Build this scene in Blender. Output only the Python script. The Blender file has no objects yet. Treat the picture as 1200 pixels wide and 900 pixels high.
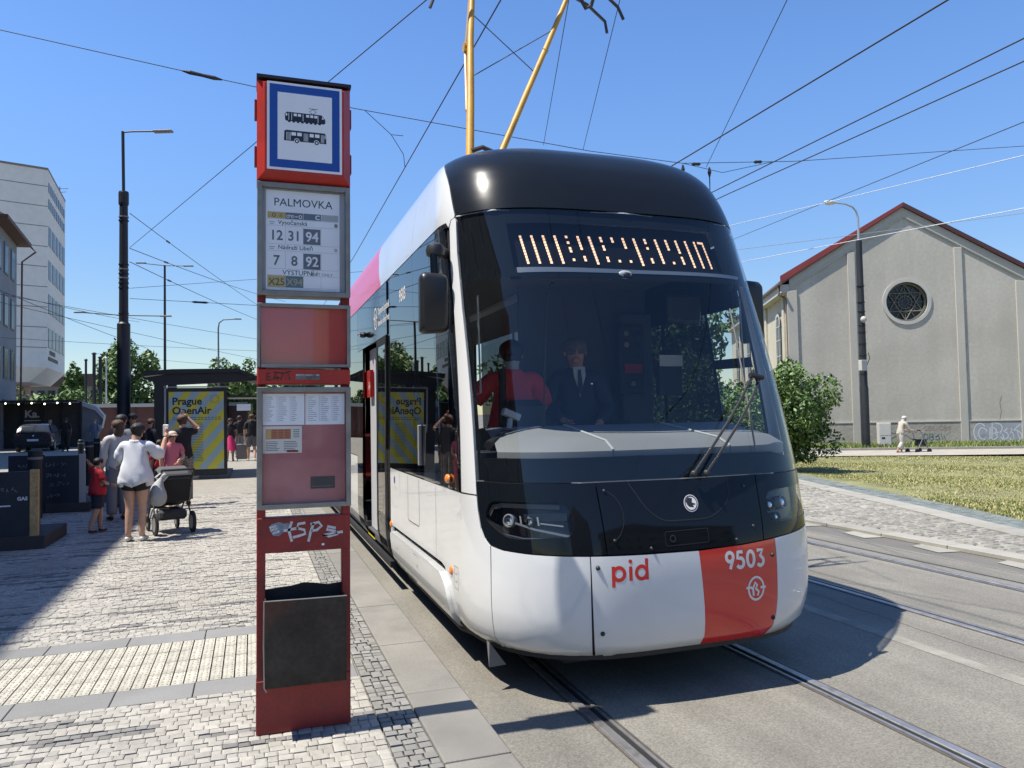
import bpy, bmesh, math, random
import numpy as np
from mathutils import Vector, Matrix, geometry
from bisect import bisect_right
R = math.radians
random.seed(7)
SC = bpy.context.scene
COL = SC.collection

# ------------------------------------------------------------------ camera
cam_d = bpy.data.cameras.new('camera'); cam = bpy.data.objects.new('camera', cam_d); COL.objects.link(cam)
cam_d.sensor_width = 36.0; cam_d.lens = 27.0; cam_d.clip_end = 3000.0; cam_d.clip_start = 0.05
_m = Matrix(((0.9473139443, 0.0060330678, -0.3202497353, -2.52),
             (-0.3197315736, -0.0420699439, -0.9465737376, 0.0),
             (-0.0191836319, 0.9990964528, -0.0379244822, 1.70), (0, 0, 0, 1)))
cam.matrix_world = _m
SC.camera = cam

# ------------------------------------------------------------------ world, sun, exposure
SUN_EL, SUN_AZ = R(64.0), R(-88.5)          # azimuth clockwise from +Y: the sun stands over the left of the street
W = bpy.data.worlds.new('World'); SC.world = W; W.use_nodes = True
_n = W.node_tree.nodes; _bg = _n['Background']; _sky = _n.new('ShaderNodeTexSky')
_sky.sky_type = 'NISHITA'; _sky.sun_disc = False; _sky.sun_elevation = SUN_EL; _sky.sun_rotation = SUN_AZ
_sky.air_density = 1.0; _sky.dust_density = 0.1; _sky.ozone_density = 2.0; _sky.altitude = 200
_tc = _n.new('ShaderNodeTexCoord'); _sx = _n.new('ShaderNodeSeparateXYZ'); _mr = _n.new('ShaderNodeMapRange'); _mr.interpolation_type = 'SMOOTHSTEP'
_mr.inputs['From Min'].default_value = -0.02; _mr.inputs['From Max'].default_value = 0.42; _mr.inputs['To Min'].default_value = 0.62; _mr.inputs['To Max'].default_value = 1.12
_hs = _n.new('ShaderNodeHueSaturation'); _hs.inputs['Saturation'].default_value = 1.20; _hs.inputs['Hue'].default_value = 0.507
_wl = W.node_tree.links; _wl.new(_tc.outputs['Generated'], _sx.inputs[0]); _wl.new(_sx.outputs[2], _mr.inputs[0])
_wl.new(_sky.outputs[0], _hs.inputs['Color']); _wl.new(_mr.outputs[0], _hs.inputs['Value']); _wl.new(_hs.outputs[0], _bg.inputs[0]); _bg.inputs[1].default_value = 0.125
_sl = bpy.data.lights.new('sun', 'SUN'); _sl.energy = 5.0; _sl.angle = R(0.55); _sl.color = (1.0, 0.952, 0.86)
sun = bpy.data.objects.new('sun', _sl); COL.objects.link(sun)
_sd = Vector((math.sin(SUN_AZ) * math.cos(SUN_EL), math.cos(SUN_AZ) * math.cos(SUN_EL), math.sin(SUN_EL)))
sun.rotation_euler = _sd.to_track_quat('Z', 'Y').to_euler(); sun.location = (-20, 5, 40)
SC.view_settings.view_transform = 'Standard'; SC.view_settings.look = 'None'
SC.view_settings.exposure = 0.64; SC.view_settings.gamma = 1.0
SC.render.engine = 'CYCLES'
SC.cycles.max_bounces = 8; SC.cycles.transparent_max_bounces = 12; SC.cycles.glossy_bounces = 4
SC.cycles.diffuse_bounces = 3; SC.cycles.transmission_bounces = 4
SC.cycles.caustics_reflective = False; SC.cycles.caustics_refractive = False

# ------------------------------------------------------------------ materials
MATS = {}
def mat(name, col, rough=0.6, metal=0.0, var=None, bump=None, spec=0.5, coat=0.0, emit=None, dirt=None, isl=0.0, obj_var=0.0, fine=None, streak=None):
    """procedural principled material: var=(scale, amount) colour noise, dirt=(scale, amount, colour), bump=(scale, strength)"""
    if name in MATS: return MATS[name]
    m = bpy.data.materials.new(name); m.use_nodes = True; MATS[name] = m
    nt = m.node_tree; N = nt.nodes; L = nt.links; b = N['Principled BSDF']
    col = tuple(col) + (1.0,) if len(col) == 3 else tuple(col)
    b.inputs['Roughness'].default_value = rough; b.inputs['Metallic'].default_value = metal
    b.inputs['Specular IOR Level'].default_value = spec
    if coat: b.inputs['Coat Weight'].default_value = coat; b.inputs['Coat Roughness'].default_value = 0.03
    tc = N.new('ShaderNodeTexCoord')
    rgb = N.new('ShaderNodeRGB'); rgb.outputs[0].default_value = col; cur = rgb.outputs[0]
    def noise(scale, detail=4):
        t = N.new('ShaderNodeTexNoise'); t.inputs['Scale'].default_value = scale; t.inputs['Detail'].default_value = detail
        L.new(tc.outputs['Object'], t.inputs['Vector']); return t.outputs[0]
    def scaled(sock, amount):                       # value factor around 1
        mr = N.new('ShaderNodeMapRange'); mr.inputs['From Min'].default_value = 0.3; mr.inputs['From Max'].default_value = 0.7
        mr.inputs['To Min'].default_value = 1 - amount; mr.inputs['To Max'].default_value = 1 + amount
        L.new(sock, mr.inputs[0]); return mr.outputs[0]
    def mul(c, v):
        x = N.new('ShaderNodeVectorMath'); x.operation = 'SCALE'; L.new(c, x.inputs[0]); L.new(v, x.inputs[3]); return x.outputs[0]
    if var: cur = mul(cur, scaled(noise(var[0]), var[1]))
    if fine: cur = mul(cur, scaled(noise(fine[0], 2), fine[1]))
    if streak:
        mp_ = N.new('ShaderNodeMapping'); mp_.inputs['Scale'].default_value = streak[0]; L.new(tc.outputs['Object'], mp_.inputs[0])
        ns_ = N.new('ShaderNodeTexNoise'); ns_.inputs['Scale'].default_value = 1.0; ns_.inputs['Detail'].default_value = 6; L.new(mp_.outputs[0], ns_.inputs['Vector']); cur = mul(cur, scaled(ns_.outputs[0], streak[1]))
    if isl:
        g = N.new('ShaderNodeNewGeometry'); o = N.new('ShaderNodeObjectInfo'); ad = N.new('ShaderNodeMath'); ad.operation = 'ADD'
        fr = N.new('ShaderNodeMath'); fr.operation = 'FRACT'
        L.new(g.outputs['Random Per Island'], ad.inputs[0]); L.new(o.outputs['Random'], ad.inputs[1]); L.new(ad.outputs[0], fr.inputs[0])
        mr = N.new('ShaderNodeMapRange'); mr.inputs['To Min'].default_value = 1 - isl; mr.inputs['To Max'].default_value = 1 + isl
        L.new(fr.outputs[0], mr.inputs[0]); cur = mul(cur, mr.outputs[0])
    if dirt:
        mx = N.new('ShaderNodeMix'); mx.data_type = 'RGBA'; cr = N.new('ShaderNodeMapRange')
        cr.inputs['From Min'].default_value = 0.5; cr.inputs['From Max'].default_value = 0.72; cr.inputs['To Max'].default_value = dirt[1]
        L.new(noise(dirt[0], 6), cr.inputs[0]); L.new(cr.outputs[0], mx.inputs[0]); L.new(cur, mx.inputs[6])
        mx.inputs[7].default_value = tuple(dirt[2]) + (1,); cur = mx.outputs[2]
    L.new(cur, b.inputs['Base Color'])
    if bump:
        bp = N.new('ShaderNodeBump'); bp.inputs['Strength'].default_value = bump[1]; bp.inputs['Distance'].default_value = bump[2] if len(bump) > 2 else 0.01
        L.new(noise(bump[0], 5), bp.inputs['Height']); L.new(bp.outputs[0], b.inputs['Normal'])
    if emit: b.inputs['Emission Color'].default_value = tuple(emit[0]) + (1,); b.inputs['Emission Strength'].default_value = emit[1]
    return m

def glass(name, tint=(0.5, 0.55, 0.58), ior=1.5, rough=0.0, base=0.0):
    """a thin pane: tinted see-through mixed with mirror reflection by Fresnel"""
    if name in MATS: return MATS[name]
    m = bpy.data.materials.new(name); m.use_nodes = True; MATS[name] = m
    nt = m.node_tree; N = nt.nodes; L = nt.links; N.remove(N['Principled BSDF'])
    tr = N.new('ShaderNodeBsdfTransparent'); tr.inputs[0].default_value = tint + (1,)
    gl = N.new('ShaderNodeBsdfGlossy'); gl.inputs['Roughness'].default_value = rough; gl.inputs[0].default_value = (0.92, 0.90, 0.86, 1)
    fr = N.new('ShaderNodeFresnel'); ge = N.new('ShaderNodeNewGeometry'); mi_ = N.new('ShaderNodeMix'); mi_.data_type = 'FLOAT'
    mi_.inputs[2].default_value = ior; mi_.inputs[3].default_value = 1.0 / ior; L.new(ge.outputs['Backfacing'], mi_.inputs[0]); L.new(mi_.outputs[0], fr.inputs[0])   # same reflection from both sides of the pane
    mx = N.new('ShaderNodeMixShader'); fac = fr.outputs[0]
    if base:
        mt = N.new('ShaderNodeMath'); mt.operation = 'MULTIPLY_ADD'; mt.use_clamp = True
        mt.inputs[1].default_value = 1 - base; mt.inputs[2].default_value = base; L.new(fac, mt.inputs[0]); fac = mt.outputs[0]
    L.new(fac, mx.inputs[0]); L.new(tr.outputs[0], mx.inputs[1]); L.new(gl.outputs[0], mx.inputs[2])
    L.new(mx.outputs[0], N['Material Output'].inputs[0]); return m

# ------------------------------------------------------------------ object helpers
def link(o): COL.objects.link(o); return o
def tag(o, label=None, cat=None, group=None, kind=None):
    if label: o['label'] = label
    if cat: o['category'] = cat
    if group: o['group'] = group
    if kind: o['kind'] = kind
    return o
def thing(name, label, cat, loc=(0, 0, 0), rz=0.0, group=None):
    o = bpy.data.objects.new(name, None); o.empty_display_size = 0.2
    o.location = loc; o.rotation_euler = (0, 0, rz); link(o); return tag(o, label, cat, group)

class MB:
    """collects primitives, then links them as ONE mesh object"""
    def __init__(s): s.v = []; s.f = []; s.m = []
    def add(s, vs, fs, mi=0):
        n = len(s.v); s.v += [tuple(v) for v in vs]; s.f += [tuple(i + n for i in f) for f in fs]; s.m += [mi] * len(fs); return s
    def box(s, c, d, rz=0.0, mi=0, rot=None, taper=1.0):
        x, y, z = d[0] / 2, d[1] / 2, d[2] / 2
        vs = [Vector((sx * x * (taper if sz > 0 else 1), sy * y * (taper if sz > 0 else 1), sz * z)) for sz in (-1, 1) for sy in (-1, 1) for sx in (-1, 1)]
        M = rot if rot is not None else Matrix.Rotation(rz, 3, 'Z')
        vs = [M @ v + Vector(c) for v in vs]
        return s.add(vs, [(0, 2, 3, 1), (4, 5, 7, 6), (0, 1, 5, 4), (2, 6, 7, 3), (0, 4, 6, 2), (1, 3, 7, 5)], mi)
    def b2(s, lo, hi, mi=0):
        return s.box([(a + b) / 2 for a, b in zip(lo, hi)], [b - a for a, b in zip(lo, hi)], mi=mi)
    def tube(s, pts, r, n=8, mi=0, caps=True):
        pts = [Vector(p) for p in pts]; rs = r if isinstance(r, (list, tuple)) else [r] * len(pts)
        rings = []; up = None
        for i, p in enumerate(pts):
            t = (pts[min(i + 1, len(pts) - 1)] - pts[max(i - 1, 0)]).normalized()
            if up is None: up = Vector((0, 0, 1)) if abs(t.z) < 0.9 else Vector((1, 0, 0))
            a = t.cross(up).normalized(); b = a.cross(t).normalized(); up = b
            rings.append([p + (a * math.cos(2 * math.pi * k / n) + b * math.sin(2 * math.pi * k / n)) * rs[i] for k in range(n)])
        vs = [v for r_ in rings for v in r_]
        fs = [(i * n + k, i * n + (k + 1) % n, (i + 1) * n + (k + 1) % n, (i + 1) * n + k) for i in range(len(pts) - 1) for k in range(n)]
        if caps: fs += [tuple(range(n))[::-1], tuple((len(pts) - 1) * n + k for k in range(n))]
        return s.add(vs, fs, mi)
    def lathe(s, c, prof, n=16, mi=0, axis='Z'):
        vs = []; c = Vector(c)
        for r, h in prof:
            for k in range(n):
                a = 2 * math.pi * k / n; x, y = r * math.cos(a), r * math.sin(a)
                vs.append(c + (Vector((x, y, h)) if axis == 'Z' else Vector((h, x, y)) if axis == 'X' else Vector((y, h, x))))
        fs = [(i * n + k, i * n + (k + 1) % n, (i + 1) * n + (k + 1) % n, (i + 1) * n + k) for i in range(len(prof) - 1) for k in range(n)]
        fs += [tuple(range(n))[::-1], tuple((len(prof) - 1) * n + k for k in range(n))]
        return s.add(vs, fs, mi)
    def prism(s, poly, ax, lo, hi, mi=0):
        """polygon in the two axes other than ax, extruded from lo to hi along ax"""
        def P(p, t): return (t, p[0], p[1]) if ax == 0 else (p[0], t, p[1]) if ax == 1 else (p[0], p[1], t)
        n = len(poly); vs = [P(p, lo) for p in poly] + [P(p, hi) for p in poly]
        tri = geometry.tessellate_polygon([[Vector((p[0], p[1], 0)) for p in poly]])
        fs = [t for t in tri] + [tuple(i + n for i in t[::-1]) for t in tri] + [(i, (i + 1) % n, (i + 1) % n + n, i + n) for i in range(n)]
        return s.add(vs, fs, mi)
    def ell(s, c, r, n=12, m=8, mi=0):
        vs = []; fs = []
        for i in range(m + 1):
            t = math.pi * i / m
            for k in range(n):
                a = 2 * math.pi * k / n
                vs.append((c[0] + r[0] * math.sin(t) * math.cos(a), c[1] + r[1] * math.sin(t) * math.sin(a), c[2] + r[2] * math.cos(t)))
        for i in range(m):
            for k in range(n): fs.append((i * n + k, (i + 1) * n + k, (i + 1) * n + (k + 1) % n, i * n + (k + 1) % n))
        return s.add(vs, fs, mi)
    def build(s, name, mats, parent=None, smooth=False, bevel=0.0, world=False, kind=None, fix=True, seg=1):
        if not isinstance(mats, (list, tuple)): mats = [mats]
        me = bpy.data.meshes.new(name)
        vs = s.v
        if world and parent is not None:
            q = parent
            off = Vector((0, 0, 0))
            while q is not None: off += q.location; q = q.parent
            vs = [(v[0] - off.x, v[1] - off.y, v[2] - off.z) for v in s.v]
        me.from_pydata(vs, [], s.f)
        for m_ in mats: me.materials.append(m_)
        if len(mats) > 1: me.polygons.foreach_set('material_index', s.m)
        if fix or bevel or smooth:
            bm = bmesh.new(); bm.from_mesh(me)
            bmesh.ops.remove_doubles(bm, verts=bm.verts, dist=1e-5)
            bmesh.ops.recalc_face_normals(bm, faces=bm.faces)
            if bevel:
                es = [e for e in bm.edges if e.is_manifold and e.calc_face_angle(0) > 0.6]
                bmesh.ops.bevel(bm, geom=es, offset=bevel, segments=seg, affect='EDGES', profile=0.6, clamp_overlap=True)
            if smooth:
                for f in bm.faces: f.smooth = True
                for e in bm.edges:
                    if e.is_manifold and e.calc_face_angle(0) > R(38): e.smooth = False
            bm.to_mesh(me); bm.free()
        o = bpy.data.objects.new(name, me); link(o)
        if parent is not None: o.parent = parent
        if kind: o['kind'] = kind
        return o

def copy_tree(o, parent=None):
    c = o.copy(); link(c); c.parent = parent
    for ch in list(o.children): copy_tree(ch, c)
    return c

_FC = {}
def text_geo(txt, size=1.0, bold=0.0, align='LEFT', spacing=1.0):
    """flat text as (verts2d, faces), baseline at 0"""
    key = (txt, size, bold, align, spacing)
    if key in _FC: return _FC[key]
    cu = bpy.data.curves.new('t', 'FONT'); cu.body = txt; cu.size = size; cu.offset = bold; cu.align_x = align; cu.space_character = spacing
    cu.resolution_u = 3
    o = bpy.data.objects.new('t', cu); COL.objects.link(o)
    dg = bpy.context.evaluated_depsgraph_get(); me = o.evaluated_get(dg).to_mesh()
    vs = [(v.co.x, v.co.y) for v in me.vertices]; fs = [tuple(p.vertices) for p in me.polygons]
    o.evaluated_get(dg).to_mesh_clear(); bpy.data.objects.remove(o); bpy.data.curves.remove(cu)
    _FC[key] = (vs, fs); return vs, fs
def stroke2d(pts, w, closed=False):
    """a ribbon of width w along 2D points"""
    n = len(pts); vs = []; fs = []
    for i, p in enumerate(pts):
        a = pts[(i - 1) % n] if (closed or i > 0) else p; b = pts[(i + 1) % n] if (closed or i < n - 1) else p
        dx, dy = b[0] - a[0], b[1] - a[1]; l = math.hypot(dx, dy) or 1
        vs += [(p[0] - dy / l * w / 2, p[1] + dx / l * w / 2), (p[0] + dy / l * w / 2, p[1] - dx / l * w / 2)]
    for i in range(n if closed else n - 1):
        j = (i + 1) % n; fs.append((2 * i, 2 * i + 1, 2 * j + 1, 2 * j))
    return vs, fs
def arc(cx, cy, rx, ry, a0, a1, n=12):
    return [(cx + rx * math.cos(R(a0 + (a1 - a0) * i / n)), cy + ry * math.sin(R(a0 + (a1 - a0) * i / n))) for i in range(n + 1)]
def rpoly(pts, r=0.03, n=4):
    """round the corners of a polygon; pts may carry their own radius as third value"""
    out = []; m = len(pts)
    for i in range(m):
        p = Vector(pts[i][:2]); a = Vector(pts[i - 1][:2]); b = Vector(pts[(i + 1) % m][:2]); rr = pts[i][2] if len(pts[i]) > 2 else r
        if rr <= 0: out.append(tuple(p)); continue
        da, db = a - p, b - p; k = min(rr, da.length * 0.45, db.length * 0.45)
        A, B = p + da.normalized() * k, p + db.normalized() * k
        for j in range(n + 1):
            t = j / n; q = A * (1 - t) ** 2 + p * 2 * t * (1 - t) + B * t * t; out.append((q.x, q.y))
    return out
def flat(mb, geo, fn, mi=0):
    vs, fs = geo; mb.add([fn(x, y) for x, y in vs], fs, mi); return mb
# ------------------------------------------------------------------ ground, road, platform, rails
M_ASPH = mat('asphalt', (0.128, 0.120, 0.104), 0.85, var=(0.9, 0.10), fine=(80, 0.30), bump=(120, 0.4, 0.005), dirt=(0.45, 0.55, (0.092, 0.087, 0.078)), streak=((2.2, .22, 1), .14))
M_CONC = mat('trackbed_concrete', (0.175, 0.163, 0.137), 0.85, var=(1.3, 0.10), fine=(85, 0.28), bump=(120, 0.4, 0.005), dirt=(0.6, 0.4, (0.115, 0.108, 0.095)), streak=((2.6, .18, 1), .20))
M_PALE = mat('pale_joint_mortar', (0.24, 0.225, 0.19), 0.9, var=(5, 0.2), fine=(120, 0.15))
M_SLAB = mat('granite_slab', (0.20, 0.188, 0.165), 0.8, var=(3, 0.10), fine=(210, 0.22), bump=(160, 0.2, 0.003), isl=0.08, dirt=(3.5, 0.7, (0.145, 0.138, 0.122)))
M_SLABD = mat('grey_band_slab', (0.20, 0.197, 0.19), 0.8, var=(3, 0.10), fine=(190, 0.15), isl=0.10, bump=(160, 0.2, 0.003))
M_MARB = mat('white_marble_sett', (0.335, 0.315, 0.275), 0.75, var=(18, 0.14), isl=0.14, bump=(60, 0.35, 0.005), dirt=(0.9, 0.55, (0.225, 0.205, 0.17)))
M_DSET = mat('dark_grey_sett', (0.175, 0.168, 0.155), 0.8, var=(18, 0.15), isl=0.25, bump=(60, 0.4, 0.006))
M_GSET = mat('grey_sett', (0.205, 0.197, 0.178), 0.8, var=(14, 0.15), isl=0.13, bump=(50, 0.3, 0.004), dirt=(2.5, 0.5, (0.17, 0.16, 0.14)))
M_JOINT = mat('joint_sand', (0.22, 0.205, 0.17), 0.95, var=(6, 0.3), fine=(90, 0.2))
M_TACT = mat('tactile_paver', (0.41, 0.388, 0.325), 0.8, var=(20, 0.12), isl=0.14, bump=(38, 0.9, 0.012), dirt=(2.0, 0.4, (0.30, 0.28, 0.23)))
M_STEEL = mat('rail_steel', (0.42, 0.41, 0.40), 0.40, metal=0.75, dirt=(14, .5, (.16, .13, .11)), var=(9, 0.15))
M_RUST = mat('rail_side', (0.085, 0.07, 0.06), 0.7, var=(12, 0.3))
M_BLACKG = mat('rail_groove', (0.012, 0.012, 0.012), 0.9)
M_GRASS = mat('lawn_soil', (0.19, 0.185, 0.08), 0.95, var=(1.2, 0.3), fine=(25, 0.35), dirt=(0.5, 0.6, (0.20, 0.18, 0.09)))
M_GRAV = mat('gravel_path', (0.33, 0.30, 0.25), 0.95, var=(2, 0.1), fine=(60, 0.25))
M_COB = mat('cobble_stone', (0.255, 0.24, 0.205), 0.85, var=(9, 0.22), isl=0.22, bump=(30, 0.5, 0.015))
M_GRN = mat('green_grey_sett', (0.145, 0.165, 0.155), 0.85, var=(9, 0.15), isl=0.2)

def sheet(name, pts, z, m, kind='structure', parent=None):
    mb = MB(); mb.add([(p[0], p[1], z) for p in pts], [tuple(range(len(pts)))]); return mb.build(name, m, parent, kind=kind)
sheet('ground', [(-900, -400), (900, -400), (900, 1500), (-900, 1500)], -0.40, mat('far_ground', (0.16, 0.15, 0.12), 0.9, var=(0.05, 0.2)))
road = sheet('road', [(-1.45, -60), (60, -60), (60, -20), (5.35, -20), (5.35, 260), (-1.45, 260)], 0.0, M_ASPH)
TBY = (-40, 150)
for nm, x0, x1 in (('trackbed', -1.30, 1.86), ('trackbed', 1.98, 4.75)):
    sheet(nm, [(x0, TBY[0]), (x1, TBY[0]), (x1, TBY[1]), (x0, TBY[1])], 0.004, M_CONC)
sheet('joint_strip', [(1.86, TBY[0]), (1.98, TBY[0]), (1.98, TBY[1]), (1.86, TBY[1])], 0.006, M_PALE)
sheet('seam_strip', [(4.33, TBY[0]), (4.36, TBY[0]), (4.36, TBY[1]), (4.33, TBY[1])], 0.008, mat('tar_seam', (0.05, 0.05, 0.05), 0.6))
RAILX = (-0.7175, 0.7175, 2.6625, 4.0975)
for i, x in enumerate(RAILX):
    s = 1 if i % 2 == 0 else -1          # groove lies towards the middle of the track
    r = tag(MB().b2((min(x - s * 0.054, x), TBY[0], -0.05), (max(x - s * 0.054, x), TBY[1], 0.014)).build('rail', M_STEEL, kind='structure', bevel=0.004))
    g = MB().b2((min(x, x + s * 0.034), TBY[0], -0.05), (max(x, x + s * 0.034), TBY[1], 0.0065)).build('rail_groove', M_BLACKG, r, kind=None)
    g2 = MB().b2((min(x + s * 0.034, x + s * 0.054), TBY[0], -0.05), (max(x + s * 0.034, x + s * 0.054), TBY[1], 0.012)).build('rail_lip', M_STEEL, r)
    for dx in (-0.068, 0.068):
        q = x + dx + s * 0.0
        MB().b2((q - 0.006, TBY[0], -0.05), (q + 0.006, TBY[1], 0.0085)).build('rail_seal', M_RUST, r)

M_CRK = mat('road_crack', (0.06, 0.056, 0.05), 0.9)
for i, (x, y0, y1, w) in enumerate(((2.25, 3.6, 9.0, .005), (4.72, 5.0, 14, .006))):
    rs = random.Random(i); pts = []; y = y0; xx = x
    while y < y1: pts.append((xx, y)); y += rs.uniform(.06, .16); xx += rs.uniform(-.014, .014)
    g = stroke2d(pts, w); mb = MB(); mb.add([(p[0], p[1], 0.0058) for p in g[0]], g[1]); mb.build('road_crack', M_CRK, road, fix=False)
# ---- platform ----
PZ = 0.15
plat = MB().b2((-60, -25, -0.38), (-1.72, 150, PZ - 0.022)).build('platform_pavement', M_JOINT, kind='structure')
def stone_mesh(w, d, h, b=0.006, top=None):
    """a paving stone: sloped shoulders round a slightly smaller top, z=0 is its top"""
    x, y = w / 2, d / 2; j = lambda: random.uniform(-0.004, 0.004)
    vs = [(-x, -y, -h), (x, -y, -h), (x, y, -h), (-x, y, -h), (-x, -y, -b), (x, -y, -b), (x, y, -b), (-x, y, -b)]
    c = min(w, d) * 0.13
    vs += [(-x + c + j(), -y + c + j(), 0), (x - c + j(), -y + c + j(), 0), (x - c + j(), y - c + j(), 0), (-x + c + j(), y - c + j(), 0)]
    fs = [(0, 1, 5, 4), (1, 2, 6, 5), (2, 3, 7, 6), (3, 0, 4, 7), (4, 5, 9, 8), (5, 6, 10, 9), (6, 7, 11, 10), (7, 4, 8, 11), (8, 9, 10, 11)]
    return vs, fs
def stone_field(name, cells, m, parent, near=300, base_w=0.08, base_d=0.06, key=None, z=PZ, variants=10, h=0.02, crown=0.0026):
    """cells: (x, y, w, d, rz). The nearest become objects of their own, the rest one mesh."""
    cells = sorted(cells, key=key or (lambda c: (c[0] + 2.5) ** 2 * 0.3 + (c[1] - 2) ** 2))
    mes = []
    for k in range(variants):
        vs, fs = stone_mesh(1, 1, h, crown)
        vs = [(v[0], v[1], v[2]) for v in vs]
        me = bpy.data.meshes.new(name); me.from_pydata(vs, [], fs); me.materials.append(m); mes.append(me)
    for (x, y, w, d, rz) in cells[:near]:
        o = bpy.data.objects.new(name, random.choice(mes)); link(o); o.parent = parent
        o.location = (x, y, z + random.uniform(-0.003, 0.003)); o.scale = (w, d, 1)
        o.rotation_euler = (random.uniform(-0.02, 0.02), random.uniform(-0.02, 0.02), rz)
    rest = cells[near:]
    if rest:
        arrs = []; base = [np.array(stone_mesh(1, 1, h, crown)[0]) for _ in range(24)]; F = np.array(stone_mesh(1, 1, h)[1])
        V = []; 
        for i, (x, y, w, d, rz) in enumerate(rest):
            b = base[i % 24] * np.array([w, d, 1.0]); c, s_ = math.cos(rz), math.sin(rz)
            bx = b[:, 0] * c - b[:, 1] * s_ + x; by = b[:, 0] * s_ + b[:, 1] * c + y
            bz = b[:, 2] + z + random.uniform(-0.0035, 0.0035)
            V.append(np.stack([bx, by, bz], 1))
        V = np.concatenate(V); n = len(rest)
        FF = (F[None] + (np.arange(n) * 12)[:, None, None]).reshape(-1, 4)
        me = bpy.data.meshes.new(name + 's'); me.from_pydata(V.tolist(), [], FF.tolist()); me.materials.append(m)
        o = bpy.data.objects.new(name + 's', me); link(o); o.parent = parent; o['kind'] = 'stuff'

def sett_rows(y0, y1, xl, xr):
    """rows across the platform; returns white and dark cells"""
    wh, dk = [], []; y = y0
    while y < y1:
        d = random.uniform(0.048, 0.060); x = xr
        lim = xl(y); run = 0
        while x > lim:
            w = random.uniform(0.042, 0.074)
            if run <= 0 and random.random() < 0.024: run = random.uniform(0.3, 1.0)
            if run > 0: run -= w
            (dk if run > 0 else wh).append((x - w / 2, y + d / 2, w - 0.0025, d * (0.80 if run > 0 else 1) - 0.0025, random.uniform(-0.05, 0.05)))
            x -= w
        y += d
    return wh, dk
XL = lambda y: min(-3.2, -2.95 - 0.285 * y)
w1, d1 = sett_rows(2.0, 4.69, XL, -1.925)
w2, d2 = sett_rows(6.14, 17.0, XL, -1.925)
stone_field('white_paving_stone', w1 + w2, M_MARB, plat)
stone_field('dark_paving_stone', d1 + d2, M_DSET, plat, near=60)
# far part of the platform: the same stones too far away to tell apart
def sett_mat(name, c1, c2, sx, sy):
    m = bpy.data.materials.new(name); m.use_nodes = True; N = m.node_tree.nodes; L = m.node_tree.links; b = N['Principled BSDF']
    tc = N.new('ShaderNodeTexCoord'); br = N.new('ShaderNodeTexBrick'); mp = N.new('ShaderNodeMapping')
    L.new(tc.outputs['Object'], mp.inputs[0]); L.new(mp.outputs[0], br.inputs[0])
    br.inputs['Color1'].default_value = c1 + (1,); br.inputs['Color2'].default_value = c2 + (1,); br.inputs['Mortar'].default_value = (0.21, 0.20, 0.17, 1)
    br.inputs['Scale'].default_value = 1; br.inputs['Brick Width'].default_value = sx; br.inputs['Row Height'].default_value = sy; br.inputs['Mortar Size'].default_value = 0.006
    ns = N.new('ShaderNodeTexNoise'); ns.inputs['Scale'].default_value = 1.0; mp2 = N.new('ShaderNodeMapping'); mp2.inputs['Scale'].default_value = (2.2, 16, 1)
    L.new(tc.outputs['Object'], mp2.inputs[0]); L.new(mp2.outputs[0], ns.inputs[0])
    mr = N.new('ShaderNodeMapRange'); mr.inputs['From Min'].default_value = 0.56; mr.inputs['From Max'].default_value = 0.64; mr.inputs['To Max'].default_value = 0.75
    mx = N.new('ShaderNodeMix'); mx.data_type = 'RGBA'; L.new(ns.outputs[0], mr.inputs[0]); L.new(mr.outputs[0], mx.inputs[0]); L.new(br.outputs[0], mx.inputs[6])
    mx.inputs[7].default_value = (0.17, 0.165, 0.16, 1); L.new(mx.outputs[2], b.inputs['Base Color']); b.inputs['Roughness'].default_value = 0.85
    bp = N.new('ShaderNodeBump'); bp.inputs['Strength'].default_value = 0.5; bp.inputs['Distance'].default_value = 0.01; L.new(br.outputs['Fac'], bp.inputs['Height']); bp.invert = True
    L.new(bp.outputs[0], b.inputs['Normal']); return m
M_FARSET = sett_mat('far_platform_setts', (0.35, 0.325, 0.275), (0.27, 0.25, 0.215), 0.085, 0.056)
mb = MB()
for (x0, x1, y0, y1) in ((-60, -1.925, 17.0, 150), (-60, -8.2, 6.14, 17.0), (-60, -4.6, -25, 2.0), (-60, -5.2, 2.0, 6.14), (-4.6, -1.925, -25, 2.0)):
    mb.add([(x0, y0, PZ - 0.004), (x1, y0, PZ - 0.004), (x1, y1, PZ - 0.004), (x0, y1, PZ - 0.004)], [(0, 1, 2, 3)])
# the thin wedge between the built stones and the sheets
ys = [6.14 + 0.5 * i for i in range(22)] + [17.0]
for a, b in zip(ys[:-1], ys[1:]):
    xa = min(XL(a), XL(b)) ; xa = max(xa + 0.12, -8.2)
    mb.add([(-8.2, a, PZ - 0.006), (xa, a, PZ - 0.006), (xa, b, PZ - 0.006), (-8.2, b, PZ - 0.006)], [(0, 1, 2, 3)])
mb.build('far_setts', M_FARSET, plat, kind='stuff')
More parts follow.
